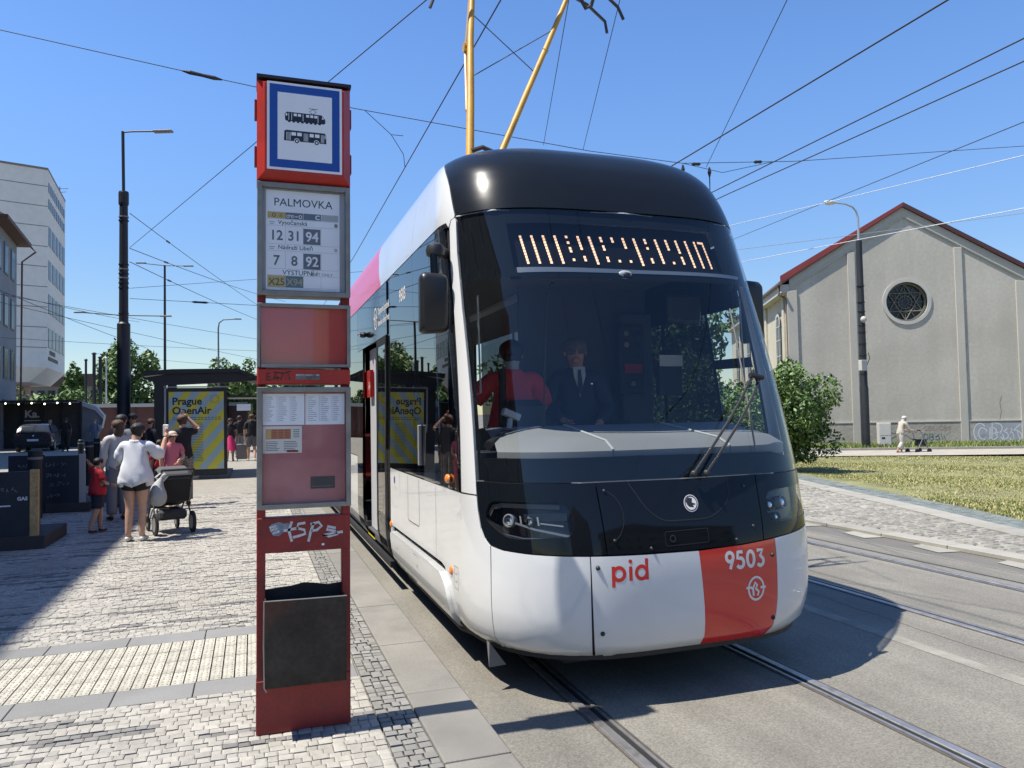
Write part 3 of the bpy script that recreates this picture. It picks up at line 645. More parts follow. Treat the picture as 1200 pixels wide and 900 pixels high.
# ------------------------------------------------------------------ tram shell surface: rings lofted along h, a = girth from the nose
XC = -0.04
KN = [(0.235, 0.235, 1.06, 4.16, 0.85), (0.29, 0.29, 1.145, 4.07, 0.88), (0.38, 0.37, 1.185, 4.02, 0.90), (0.55, 0.54, 1.21, 3.99, 0.90),
      (0.90, 0.90, 1.21, 4.00, 0.88), (1.28, 1.28, 1.21, 4.10, 0.80), (1.80, 1.80, 1.20, 4.27, 0.74), (2.40, 2.40, 1.195, 4.50, 0.70),
      (3.05, 3.05, 1.195, 4.79, 0.66), (3.20, 3.20, 1.190, 4.86, 0.66), (3.35, 3.35, 1.168, 4.94, 0.66), (3.50, 3.495, 1.140, 5.05, 0.66),
      (3.65, 3.63, 1.075, 5.22, 0.68), (3.85, 3.745, 0.93, 5.50, 0.70), (4.15, 3.80, 0.60, 5.85, 0.60), (4.60, 3.82, 0.01, 6.3, 0.2)]
NPW, MPW = 3.8, 2.0
_ks = [k[0] for k in KN]
def catm(h):
    h = min(max(h, _ks[0]), _ks[-1]); i = min(max(bisect_right(_ks, h) - 1, 0), len(KN) - 2); t = (h - _ks[i]) / (_ks[i + 1] - _ks[i]); out = []
    p0 = KN[max(i - 1, 0)]; p1 = KN[i]; p2 = KN[i + 1]; p3 = KN[min(i + 2, len(KN) - 1)]; dx = p2[0] - p1[0]; t2 = t * t; t3 = t2 * t
    for c in range(1, 5):
        m1 = (p2[c] - p0[c]) / (p2[0] - p0[0]) * dx if i > 0 else p2[c] - p1[c]
        m2 = (p3[c] - p1[c]) / (p3[0] - p1[0]) * dx if i < len(KN) - 2 else p2[c] - p1[c]
        out.append((2 * t3 - 3 * t2 + 1) * p1[c] + (t3 - 2 * t2 + t) * m1 + (-2 * t3 + 3 * t2) * p2[c] + (t3 - t2) * m2)
    return out
_T = []; _px = _py = _s = 0.0
for _i in range(401):
    _th = math.pi / 2 * _i / 400; _X = math.sin(_th) ** (2 / NPW); _Y = 1 - math.cos(_th) ** (2 / MPW)
    if _i: _s += math.hypot((_X - _px) * 1.25, (_Y - _py) * 0.9)
    _T.append((_s, _X, _Y)); _px, _py = _X, _Y
AC = _T[-1][0]; _TS = [t[0] for t in _T]; YV = 6.5; AL = AC + 1.6
def SF(a, h):
    z, w, y0, D = catm(h); s = -1 if a < 0 else 1; b = abs(a)
    if b < AC:
        i = min(max(bisect_right(_TS, b) - 1, 0), 399); t = (b - _T[i][0]) / (_T[i + 1][0] - _T[i][0])
        X = _T[i][1] + t * (_T[i + 1][1] - _T[i][1]); Y = _T[i][2] + t * (_T[i + 1][2] - _T[i][2])
        return Vector((XC + s * w * X, y0 + D * Y, z))
    e = b - AC; yc = y0 + D
    return Vector((XC + s * w, yc + e * (YV - yc) / 1.6 if e < 1.6 else YV + e - 1.6, z))
def SN(a, h):
    e = 0.012
    if abs(a) < 0.03: return ((SF(0.03 + e, h) - SF(-0.03 - e, h)).cross(SF(0.0, h + e) - SF(0.0, h - e))).normalized()
    da = SF(a + e, h) - SF(a - e, h); dh = SF(a, h + e) - SF(a, h - e); n = da.cross(dh)
    return n.normalized() if n.length > 1e-12 else Vector((0, 0, 1))
def SP(a, h, off=0.0):
    p = SF(a, h); return p + SN(a, h) * off if off else p
ya = lambda y: y - YV + AL               # girth of a point far back on the side
TR = Vector((XC, 20.0, 0.0))
tram = thing('tram', 'modern tram with black glass front, white and red nose and raised yellow pantograph', 'tram', tuple(TR))
def patch(name, loops, m, parent=tram, off=0.0, thick=0.018, da=0.06, dh=0.09, rim=True):
    """a shell panel: outline(s) in (a, h), cut fine along the curved parts and laid on the shell surface"""
    loops = [[Vector((p[0], p[1], 0)) for p in lp] for lp in loops]
    flatp = [p for lp in loops for p in lp]
    tri = geometry.tessellate_polygon(loops)
    bm = bmesh.new(); vs = [bm.verts.new(p) for p in flatp]
    for t in tri:
        try: bm.faces.new([vs[i] for i in t])
        except ValueError: pass
    a0, a1 = min(p.x for p in flatp), max(p.x for p in flatp); h0, h1 = min(p.y for p in flatp), max(p.y for p in flatp)
    def cut(co, no): bmesh.ops.bisect_plane(bm, geom=bm.verts[:] + bm.edges[:] + bm.faces[:], plane_co=co, plane_no=no, dist=1e-5)
    x = math.floor(a0 / da) * da
    lim = AL
    while x < a1:
        if a0 < x < a1 and abs(x) <= lim + da: cut((x, 0, 0), (1, 0, 0))
        x += da if abs(x) < AC + 0.1 or abs(x + da) < AC + 0.1 else (da * 3 if abs(x) < lim + 0.3 else 2.0)
    y = math.floor(h0 / dh) * dh
    while y < h1:
        if y > h0: cut((0, y, 0), (0, 1, 0))
        y += dh if (a0 > -AL - 1 and a1 < AL + 1) or y > 3.0 or y < 0.6 else dh * 3
    bmesh.ops.dissolve_degenerate(bm, edges=bm.edges[:], dist=1e-5)
    bm.verts.index_update(); V = []; NN = []; F = []
    par_off = TR.copy(); 
    for v in bm.verts:
        n = SN(v.co.x, v.co.y); NN.append(n); V.append(SF(v.co.x, v.co.y) + n * off - TR)
    for f in bm.faces:
        idx = [v.index for v in f.verts]
        if f.normal.z < 0: idx = idx[::-1]
        F.append(tuple(idx))
    nf = len(F); nv = len(V)
    if rim:
        be = {}
        for f in F:
            for i in range(len(f)): be[(f[i], f[(i + 1) % len(f)])] = 1
        for (i, j) in list(be):
            if (j, i) in be: continue
            k = len(V); c = (V[j] - V[i]).cross(NN[i]).normalized()
            V += [V[i], V[j], V[j] - NN[j] * thick, V[i] - NN[i] * thick]; NN += [c] * 4; F.append((k + 1, k, k + 3, k + 2))
    bm.free()
    me = bpy.data.meshes.new(name); me.from_pydata([tuple(v) for v in V], [], F); me.materials.append(m)
    for p in me.polygons: p.use_smooth = True
    me.normals_split_custom_set_from_vertices([tuple(n) for n in NN])
    o = bpy.data.objects.new(name, me); link(o); o.parent = parent
    return o
def on_shell(name, geos, m, off, parent, a0=0, h0=0, s=1.0, world=False):
    """flat print (text, emblems) laid on the shell"""
    mb = MB()
    for g in geos: mb.add([tuple(SP(a0 + x * s, h0 + y * s, off) - TR) for x, y in g[0]], g[1])
    o = mb.build(name, m, parent, fix=False); return o
def T(mb, *a, **k): return mb

M_TWH = mat('tram_white_paint', (0.66, 0.665, 0.66), 0.22, coat=0.8, spec=0.4, var=(1.2, 0.025), dirt=(1.4, 0.24, (0.46, 0.45, 0.41)), bump=(0.9, 0.05, 0.02))
M_TRED = mat('tram_red_paint', (0.60, 0.022, 0.018), 0.25, coat=0.8, bump=(0.9, 0.05, 0.02), var=(1.5, 0.04))
M_TRED2 = mat('tram_red_sky_sheen', (0.72, 0.05, 0.14), 0.35, coat=0.6)  # red paint, with the pink of reflected sky put into the base colour
M_TBLK = mat('tram_gloss_black', (0.006, 0.008, 0.011), 0.05, spec=0.28, bump=(1.4, 0.05, 0.02))
M_CAP = mat('tram_black_roof', (0.010, 0.013, 0.018), 0.24, spec=0.14, bump=(2.5, 0.06, 0.02), dirt=(3, 0.25, (0.016, 0.018, 0.022)))
M_RUB = mat('black_rubber', (0.012, 0.012, 0.013), 0.6)
M_TRIM = mat('grey_trim', (0.22, 0.22, 0.22), 0.45)
M_WS = glass('windscreen_glass', (0.85, 0.87, 0.87), 1.50, 0.0, 0.016)
M_SG = glass('tinted_side_glass', (0.13, 0.15, 0.17), 1.9, 0.0, 0.10)
M_CG = glass('clear_cover', (0.90, 0.92, 0.94), 1.45)
M_FRIT = mat('glass_black_print', (0.006, 0.008, 0.011), 0.9, spec=0.05)
M_TEXTR = mat('pid_red', (0.62, 0.03, 0.025), 0.35); M_TEXTW = mat('pale_lettering', (0.72, 0.68, 0.66), 0.4)
M_CHROME = mat('chrome', (0.75, 0.76, 0.78), 0.12, metal=1.0)
M_PLAST = mat('dark_plastic', (0.022, 0.023, 0.025), 0.5)
M_DASH = mat('dashboard_grey', (0.20, 0.205, 0.205), 0.6, var=(2, 0.06))
M_CAB = mat('cab_lining', (0.10, 0.115, 0.14), 0.6)
M_INT = mat('interior_grey', (0.22, 0.225, 0.23), 0.6)
M_ORG = mat('orange_lamp', (0.75, 0.22, 0.03), 0.3, coat=0.6)

Lc = [(-1.47, 1.262), (-1.462, 1.10), (-1.440, 1.00), (-1.405, 0.945), (-1.350, 0.908), (-1.25, 0.892), (-1.05, 0.884), (-0.69, 0.877)]   # mask edge, left end
low = Lc + [(-0.35, 0.871), (0.03, 0.868), (0.35, 0.880)]
Rc = [(0.69, 0.905), (1.05, 0.930), (1.25, 0.945), (1.350, 0.965), (1.405, 0.99), (1.44, 1.04), (1.462, 1.13), (1.47, 1.262)]
low = low + Rc
gap = 0.004
# ---- nose bumper panels
def below(seq): return seq
H0 = 0.235
def col_low(a0, a1):
    pts = [p for p in low if a0 < p[0] < a1]
    def hh(a):
        for p, q in zip(low[:-1], low[1:]):
            if p[0] <= a <= q[0] and q[0] > p[0]: return p[1] + (q[1] - p[1]) * (a - p[0]) / (q[0] - p[0])
        return 0.9
    return [(a0, hh(a0) - 0.004)] + [(p[0], p[1] - 0.004) for p in pts] + [(a1, hh(a1) - 0.004)]
for a0, a1, m, nm in ((-1.346, -0.690, M_TWH, 'bumper_panel'), (-0.684, 0.020, M_TWH, 'bumper_panel'), (0.020, 0.602, M_TRED, 'bumper_panel'), (0.606, 1.346, M_TWH, 'bumper_panel')):
    up = col_low(a0, a1); bot_shift = 0.0
    patch(nm, [[(a0 + (0.012 if a0 in (-0.684,) else 0.0) + (0.055 if a0 == 0.020 else 0) , H0), (a1 + (0.055 if a1 == 0.020 else 0), H0)] + up[::-1]], m)
patch('bumper_backing', [[(-1.40, H0), (1.40, H0), (1.40, 0.96), (1.35, 0.96), (0, .86), (-1.34, 0.88), (-1.40, .93)]], M_RUB, off=-0.02, rim=False)
# bolts
for a, h in ((-0.645, 0.811), (-0.625, 0.445), (0.57, 0.80), (0.585, 0.42)):
    mb = MB(); mb.ell((0, 0, 0), (0.014, 0.014, 0.014), 10, 6); o = mb.build('bumper_bolt', M_CHROME if a > 9 else M_PLAST, tram, smooth=True); p = SP(a, h, 0.0) - TR; o.location = p
# ---- black mask with two lamp openings
def oval(pts, r): return rpoly(pts, r, 5)
HLL = oval([(-1.395, 1.06, .05), (-1.34, 1.172, .06), (-0.80, 1.178, .05), (-0.76, 1.10, .05), (-0.775, 0.985, .05), (-1.20, 0.955, .12)], .05)
HLR = oval([(1.395, 1.10, .05), (1.34, 1.20, .06), (0.62, 1.185, .05), (0.56, 1.10, .05), (0.60, 0.985, .05), (1.20, 0.995, .10)], .05)
SE = 0.003
def mask_part(a0, a1, holes, nm='front_mask'):
    pts = [p for p in low if a0 < p[0] < a1]; 
    lo = col_low(a0 + SE if a0 > -1.46 else -1.4699, a1 - SE if a1 < 1.46 else 1.4699)
    lo = [(p[0], p[1] + 0.008) for p in lo]
    patch(nm, [lo + [(a1 - SE, 1.282), (a0 + SE, 1.282)]] + holes, M_TBLK)
# left, centre and right pieces
lft = [p for p in low if p[0] < -0.585]
patch('front_mask', [[(p[0] + 0.002, p[1] + 0.003) for p in Lc] + [(-0.588, 0.880), (-0.606, 1.282), (-1.466, 1.282)], HLL], M_TBLK)
patch('front_mask', [[(-0.580, 0.880), (-0.35, .876), (0.03, .873), (0.35, .885), (0.505, 0.896), (0.530, 1.282), (-0.598, 1.282)]], M_TBLK)
patch('front_mask', [[(0.513, .897)] + [(p[0] - 0.002, p[1] + 0.003) for p in Rc] + [(1.466, 1.282), (0.538, 1.282)], HLR], M_TBLK)
patch('mask_backing', [[(-1.44, 1.0), (-1.3, .93), (0, .88), (1.3, .97), (1.44, 1.1), (1.44, 1.3), (-1.44, 1.3)], HLL, HLR], M_RUB, off=-0.022, rim=False)
# hood outline and screws
hood = rpoly([(-0.393, 1.275, 0), (-0.30, 1.12, .08), (-0.20, 1.045, .06), (0.145, 1.045, .08), (0.29, 1.14, .08), (0.31, 1.275, 0)], .05, 5)
on_shell('hood_seam', [stroke2d(hood, 0.007)], M_RUB, 0.0015, tram)
for a, h in ((-0.555, 1.235), (-0.530, 0.955), (0.42, 1.22), (0.44, 0.98), (-0.30, .90), (0.30, .91)):
    MBo = MB().ell((0, 0, 0), (0.011, 0.011, 0.011), 8, 5).build('mask_screw', M_PLAST, tram, smooth=True); MBo.location = SP(a, h, 0.0) - TR
on_shell('coupler_recess', [stroke2d(rpoly([(-.20, .905), (-.20, .985), (.10, .99), (.10, .91)], .012), .004, True)], M_RUB, 0.0015, tram)
on_shell('recess_plug', [stroke2d(arc(-0.15, .945, .018, .018, 0, 360, 16), .006, True)], M_PLAST, 0.002, tram)
on_shell('handle_arc', [stroke2d(arc(-0.585, 1.09, .13, .15, -70, 70, 14), .005)], M_RUB, 0.0015, tram)
# lamps
for side, HL, sgn in (('l', HLL, -1), ('r', HLR, 1)):
    tray = patch('headlamp_tray', [HL], mat('lamp_tray', (.012, .012, .014), .3), off=-0.075, rim=False)
    # walls of the recess
    mb = MB(); n = len(HL)
    for i in range(n):
        p, q = HL[i], HL[(i + 1) % n]; mb.add([tuple(SP(*p, 0) - TR), tuple(SP(*q, 0) - TR), tuple(SP(*q, -.076) - TR), tuple(SP(*p, -.076) - TR)], [(0, 1, 2, 3)])
    mb.build('headlamp_wall', mat('lamp_wall', (.02, .02, .022), .25), tram, fix=False)
    lamps = ((1.212 * sgn, 1.062 if sgn < 0 else 1.10, .030), (1.05 * sgn, 1.065 if sgn < 0 else 1.12, .018)) if sgn < 0 else ((0.80, 1.105, .032), (0.66, 1.10, .028), (0.70, 1.02, .024))
    hl = None
    for k, (a, h, r) in enumerate(lamps):
        c = SP(a, h, -0.05) - TR; nrm = SN(a, h); q = nrm.to_track_quat('Z', 'Y').to_matrix()
        mb = MB(); mb.lathe((0, 0, 0), [(r * 1.35, -0.02), (r * 1.35, .018), (r * 1.12, .02), (r * .95, -.005)], 18)
        ring = mb.build('headlight', M_PLAST if k else M_TRIM, tram, smooth=True); ring.location = c; ring.rotation_euler = q.to_euler()
        mb = MB(); mb.ell((0, 0, 0.0), (r * .95, r * .95, r * .55), 14, 8); l_ = mb.build('lens', M_CHROME, ring, smooth=True)
    # light guides and fins inside
    if sgn < 0:
        def bar(nm, pts, w, m, off): return on_shell(nm, [stroke2d(pts, w)], m, off, tram)
        bar('light_guide', [(-1.37, 1.085), (-1.33, 1.135), (-1.25, 1.150), (-0.84, 1.150)], .026, mat('light_guide', (.085, .083, .078), .35), -0.02)
        bar('light_guide', [(-1.10, 1.085), (-0.80, 1.10)], .045, mat('light_guide_dark', (.05, .05, .046), .4), -0.055)
        for a in (-1.12, -1.06, -0.995): bar('lamp_fin', [(a, 1.095), (a + .004, 1.045)], .012, M_TRIM, -0.04)
        bar('lamp_blade', [(-1.16, 1.052), (-1.02, 1.022), (-0.79, 0.985)], .013, mat('lamp_blade', (.15, .16, .18), .3), -0.035)
        bar('lamp_blade', [(-0.98, 1.058), (-0.83, 1.045)], .008, M_TRIM, -0.04)
        bar('lamp_edge', [(-1.36, 1.03), (-1.28, .985), (-1.10, .968), (-0.80, .968)], .008, mat('lamp_edge', (.09, .10, .14), .3), -0.02)
    patch('headlamp_cover', [HL], M_CG, off=-0.004, rim=False)
# ---- windscreen
ws = [(-1.466, 1.288), (1.466, 1.288), (1.458, 1.80), (1.45, 2.40), (1.42, 2.80), (1.372, 3.078), (1.0, 3.083), (0, 3.085), (-1.0, 3.083), (-1.372, 3.078), (-1.42, 2.80), (-1.45, 2.40), (-1.458, 1.80)]
wso = patch('windscreen', [ws], M_WS, thick=0.012)
patch('windscreen_lower_print', [[(-1.462, 1.29), (1.462, 1.29), (1.462, 1.30), (0.75, 1.425), (-0.30, 1.435), (-1.462, 1.43)]], M_FRIT, off=-0.02, rim=False)
patch('windscreen_edge_print', [[(-1.462, 1.40), (-1.425, 1.43), (-1.41, 2.4), (-1.36, 2.78), (-1.33, 3.0), (-1.372, 3.06), (-1.42, 2.8), (-1.45, 2.4)]], M_FRIT, off=-0.02, rim=False)
patch('windscreen_edge_print', [[(1.462, 1.30), (1.20, 1.36), (1.27, 2.4), (1.25, 2.78), (1.23, 3.0), (1.372, 3.06), (1.42, 2.8), (1.45, 2.4)]], M_FRIT, off=-0.02, rim=False)
# header with the destination display, in two: left and right of the display window, above and below it
DX0, DX1, DZ0, DZ1 = -0.92, 0.76, 2.665, 2.990
hd = [(-1.38, 2.60), (1.27, 2.60), (1.25, 2.98), (1.22, 3.062), (-1.34, 3.062)]
patch('header_print', [hd, [(DX0, DZ0), (DX1, DZ0 + .02), (DX1, DZ1 + .02), (DX0, DZ1)]], M_FRIT, off=-0.022, rim=False)
patch('header_band', [[(-0.90, 2.625), (0.95, 2.645), (0.99, 2.672), (0, 2.662), (-0.90, 2.662)]], mat('header_band', (.12, .15, .20), .5), off=-0.019, rim=False)
dp = patch('destination_display', [[(DX0 - .05, DZ0 - .05), (DX1 + .05, DZ0 - .03), (DX1 + .05, DZ1 + .05), (DX0 - .05, DZ1 + .05)]], mat('display_black', (.008, .008, .012), .9, spec=.05), off=-0.085, rim=False)
M_LED = mat('amber_led', (.8, .5, .3), .5, emit=((1.0, .60, .38), .85))
cols = ['1111111111', '1111111111', '1111111111', '1111111111', '1010110010', '1111100110', '1111111111', '1101100110', '1100000010', '1111000010', '1111111111', '1101000110', '1111111110', '1111000010', '1111101110', '1111111111', '1111111111', '1111111111']
random.seed(3)
for i, c in enumerate(cols):
    a = -0.835 + i * (0.70 + 0.835) / 17; mb = MB(); zt = 2.935 + i * 0.0014; dz = 0.0215
    for k, ch in enumerate(c):
        if ch == '1':
            a_ = a + k * 0.0028; h_ = zt - k * dz
            mb.add([tuple(SP(x, y, -0.080) - TR) for x, y in ((a_, h_ - dz * .86), (a_ + .019, h_ - dz * .86), (a_ + .019, h_), (a_, h_))], [(0, 1, 2, 3)])
    if i == 17: mb.add([tuple(SP(x, y, -0.080) - TR) for x, y in ((a - .045, zt - .016), (a + .015, zt - .016), (a + .015, zt), (a - .045, zt))], [(0, 1, 2, 3)])
    tag(mb.build('led_column', M_LED, dp, fix=False), kind='stuff')
MB().ell(tuple(SP(-0.10, 2.632, -0.03) - TR), (.055, .022, .028), 14, 8).build('dome_camera', mat('camera_white', (.6, .6, .62), .3), tram, smooth=True)
MB().ell(tuple(SP(-0.095, 2.622, -0.018) - TR), (.028, .020, .018), 12, 8).build('dome_camera_lens', M_RUB, tram, smooth=True)
# trims
patch('brow_backing', [[(-1.36, 3.03), (1.36, 3.03), (1.36, 3.13), (-1.36, 3.13)]], M_FRIT, off=-0.03, rim=False)
on_shell('windscreen_trim', [stroke2d([(-1.37, 3.082), (-1, 3.086), (0, 3.088), (1, 3.088), (1.37, 3.084)], .009)], mat('trim_light', (.38, .38, .38), .4), 0.002, tram)
on_shell('windscreen_trim', [stroke2d([(1.478, 1.29), (1.466, 1.8), (1.458, 2.4), (1.43, 2.8), (1.38, 3.07)], .022)], M_TRIM, 0.003, tram)
on_shell('mask_seam', [stroke2d([(-1.46, 1.285), (-0.7, 1.285), (0, 1.285), (.7, 1.285), (1.46, 1.285)], .006)], M_TRIM, 0.001, tram)
# ---- black roof front (the cap)
capL = [(-1.372, 3.092), (-1.39, 3.20), (-1.43, 3.35), (-1.50, 3.52), (-1.60, 3.73), (-1.72, 4.0), (-1.78, 4.55)]
capR = [(-p[0], p[1]) for p in capL[::-1]]
patch('roof_cap', [[(-1.0, 3.096), (0, 3.098), (1.0, 3.096)] + [(1.372, 3.092)] + capR[::-1][1:] + capL[::-1]], M_CAP, dh=0.05)
on_shell('cap_seam', [stroke2d([(p[0] - .010, p[1]) for p in capL], .016)], M_RUB, 0.001, tram)
# ---- white pillar, cove and lower corner panels, both sides
for s in (-1, 1):
    def mir(pts): return pts if s < 0 else [(-x, y) for x, y in pts][::-1]
    # pillar between windscreen and side glass
    patch('pillar_cover', [mir([(-1.476, 1.20), (-1.468, 1.8), (-1.46, 2.4), (-1.43, 2.8), (-1.385, 3.05), (-1.40, 3.075), (-1.45, 3.062), (-1.49, 3.01), (-1.515, 2.90), (-1.56, 2.70), (-1.66, 1.8), (-1.715, 1.20)])], M_TWH)
    patch('pillar_edge', [mir([(-1.52, 3.0), (-1.565, 2.70), (-1.665, 1.8), (-1.720, 1.20), (-1.745, 1.20), (-1.70, 1.8), (-1.60, 2.7), (-1.56, 2.95), (-1.54, 3.0)])], M_RUB, off=-0.004)
    # roof cove: white, then the red part with sky sheen painted in as pink
    cove = [(-1.392, 3.096), (-1.41, 3.20), (-1.45, 3.35), (-1.52, 3.52), (-1.62, 3.73), (-1.74, 4.0), (-1.80, 4.55)]
    y1, y2 = 6.29, 8.05
    patch('roof_cove', [mir([(-1.41, 3.079), (-1.46, 3.068), (-1.51, 3.02), (-1.545, 3.06), (ya(y1) * -1, 3.06), (-ya(y1) + .10, 4.55)] + cove[::-1])], M_TWH, dh=0.06)
    patch('roof_cove', [mir([(-ya(y1) - .006, 3.06), (-ya(y2), 3.06), (-ya(y2) - .35, 3.45), (-ya(y2) - .55, 3.7), (-ya(y2) - .6, 4.55), (-ya(y1) + .09, 4.55)])], M_TWH, dh=0.06)
    patch('roof_cove', [mir([(-ya(y2) - .001, 3.06), (-ya(12.4), 3.06), (-ya(12.4), 4.55), (-ya(y2) - .601, 4.55), (-ya(y2) - .551, 3.7), (-ya(y2) - .351, 3.45)])], M_TRED2, dh=0.06)
    # belt below the glass, with wheel opening
    opn = [(-ya(7.42), .655), (-ya(5.40), .655), (-ya(5.25), .625), (-ya(5.17), .54), (-ya(5.08), H0)]
    opn[1:] = [(-2.30, .660), (-2.19, .645), (-2.115, .553), (-2.055, .462), (-2.020, .35), (-2.007, H0)]
    patch('lower_side_panel', [mir([(-1.354, H0), (-1.354, .902), (-1.412, .942), (-1.447, .998), (-1.470, 1.10), (-1.476, 1.192), (-1.72, 1.188), (-ya(7.50), 1.188), (-ya(7.50), .30), (-ya(7.42), .30)] + opn + [])], M_TWH)
    patch('wheel_recess', [mir([(-ya(7.45), .68), (-2.0, .69), (-1.88, H0), (-ya(7.45), H0)])], M_RUB, off=-0.05, rim=False)
    cover = [(-ya(7.40), .25), (-ya(7.40), .585), (-ya(7.32), .615), (-2.62, .612), (-2.24, .600), (-2.12, .548), (-2.060, .46), (-2.025, .35), (-2.012, .25)]
    patch('wheel_cover', [mir(rpoly(cover, .03, 3))], M_TWH, off=0.028, thick=0.07)
    patch('cover_latch', [mir([(-ya(6.30), .612), (-ya(6.02), .612), (-ya(6.02), .575), (-ya(6.30), .575)])], M_CHROME, off=0.028, thick=.03)
    for yy, hh in ((7.05, .50), (6.15, .50)): on_shell('cover_lock', [disc2(-s * 0 + s * ya(yy), hh, .012)], M_TRIM, 0.032, tram)
    # hatch outlines and labels on the belt
    on_shell('hatch_seam', [stroke2d([(s * x, y) for x, y in rpoly([(ya(6.15), 1.18, 0), (ya(6.15), .80, .04), (ya(6.62), .80, .04), (ya(6.62), 1.18, 0)], .04)], .006)], M_RUB, 0.0012, tram)
    on_shell('panel_seam', [stroke2d([(s * 2.45, 1.18), (s * 2.45, .67)], .004), stroke2d([(s * ya(7.0), 1.18), (s * ya(7.0), .95)], .004)], M_RUB, 0.0012, tram)
    on_shell('panel_seam', [stroke2d([(s * 1.476, 1.196), (s * 1.72, 1.194)], .010)], M_RUB, 0.0012, tram)
    on_shell('panel_seam', [stroke2d([(s * 1.350, H0 + .01), (s * 1.350, .90)], .010)], M_RUB, -0.002, tram)
    on_shell('round_label', [disc2(s * ya(7.28), 1.09, .035)], mat('blue_label', (.03, .09, .35)), 0.0015, tram)
    on_shell('hatch_seam', [stroke2d([(s * ya(7.38), 1.02), (s * ya(7.38), .84), (s * ya(7.16), .84), (s * ya(7.16), 1.02)], .004, True)], M_TRIM, 0.0015, tram)
    on_shell('warning_label', [stroke2d([(s * 1.83, .70), (s * 1.93, .70), (s * 1.93, .56), (s * 1.83, .56)], .005, True), rect2(s * 1.88 - .012, .60, s * 1.88 + .012, .61), rect2(s * 1.88 - .012, .65, s * 1.88 + .012, .66)], M_TRIM, 0.0015, tram)
    for a, h in ((2.00, .655), (ya(7.46), .66)):
        o = MB().ell((0, 0, 0), (.014, .030, .030), 10, 6).build('side_marker_lamp', M_ORG, tram, smooth=True); o.location = SP(s * a, h, .004) - TR
    # side glass: cab window in front (clearer), dark band behind
    patch('cab_side_window', [mir([(-1.750, 1.20), (-1.705, 1.8), (-1.605, 2.7), (-1.57, 2.95), (-1.60, 3.045), (-2.30, 3.05), (-2.30, 1.20)])], glass('cab_side_glass', (.50, .53, .55), 1.9, 0.0, .10) if s < 0 else glass('cab_window_glass', (.88, .90, .90), 1.35), thick=.01)
    patch('cab_window_bar', [mir([(-1.72, 2.02), (-1.715, 2.10), (-2.30, 2.11), (-2.30, 2.03)])], M_RUB, off=-.012, rim=False)
    patch('cab_side_window', [mir([(-2.306, 1.20), (-2.306, 3.05), (-ya(6.32), 3.05), (-ya(6.32), 1.20)])], M_SG if s < 0 else glass('cab_rear_glass', (.10, .11, .12), 1.5), thick=.01)
    patch('side_window', [mir([(-ya(6.326), 1.20), (-ya(6.326), 3.05), (-ya(7.48), 3.05), (-ya(7.48), 1.20)])], M_SG, thick=.01)
    patch('glass_joint', [mir([(-2.285, 1.2), (-2.285, 3.05), (-2.325, 3.05), (-2.325, 1.2)])], M_RUB, off=-.02, rim=False)
    patch('glass_joint', [mir([(-ya(6.30), 1.2), (-ya(6.30), 3.05), (-ya(6.36), 3.05), (-ya(6.36), 1.2)])], M_RUB, off=-.02, rim=False)
    patch('window_header', [mir([(-1.60, 2.50), (-1.57, 3.04), (-ya(7.5), 3.05), (-ya(7.5), 2.50)])], M_FRIT, off=-.03, rim=False)
    # door zone 7.5 .. 9.9
    patch('door_post', [mir([(-ya(7.49), .28), (-ya(7.49), 3.05), (-ya(7.70), 3.05), (-ya(7.70), .28)])], M_TBLK, off=-.012)
    if s < 0:
        patch('door_header', [mir([(-ya(7.705), 2.52), (-ya(7.705), 3.05), (-ya(9.95), 3.05), (-ya(9.95), 2.52)])], M_TBLK)
        lf = patch('door_leaf', [mir([(-ya(7.72), .30), (-ya(7.72), 2.51), (-ya(8.32), 2.51), (-ya(8.32), .30)])], M_SG, off=.006, thick=.035)
        patch('leaf_frame', [mir([(-ya(7.72), .30), (-ya(7.72), 2.51), (-ya(8.32), 2.51), (-ya(8.32), .30)]), mir([(-ya(7.78), .38), (-ya(8.26), .38), (-ya(8.26), 2.43), (-ya(7.78), 2.43)])], M_RUB, off=.010, rim=False)
        lf2 = patch('door_leaf', [mir([(-ya(9.45), .30), (-ya(9.45), 2.51), (-ya(9.93), 2.51), (-ya(9.93), .30)])], M_SG, off=.006, thick=.035)
    else:
        patch('side_window', [mir([(-ya(7.705), 1.20), (-ya(7.705), 3.05), (-ya(9.95), 3.05), (-ya(9.95), 1.20)])], M_SG)
        patch('lower_side_panel', [mir([(-ya(7.705), H0), (-ya(7.705), 1.19), (-ya(9.95), 1.19), (-ya(9.95), H0)])], M_TWH)
    patch('lower_side_panel', [mir([(-ya(9.96), H0), (-ya(9.96), 1.19), (-ya(12.4), 1.19), (-ya(12.4), H0)])], M_TWH)
    patch('side_window', [mir([(-ya(9.96), 1.20), (-ya(9.96), 3.05), (-ya(12.4), 3.05), (-ya(12.4), 1.20)])], M_SG)
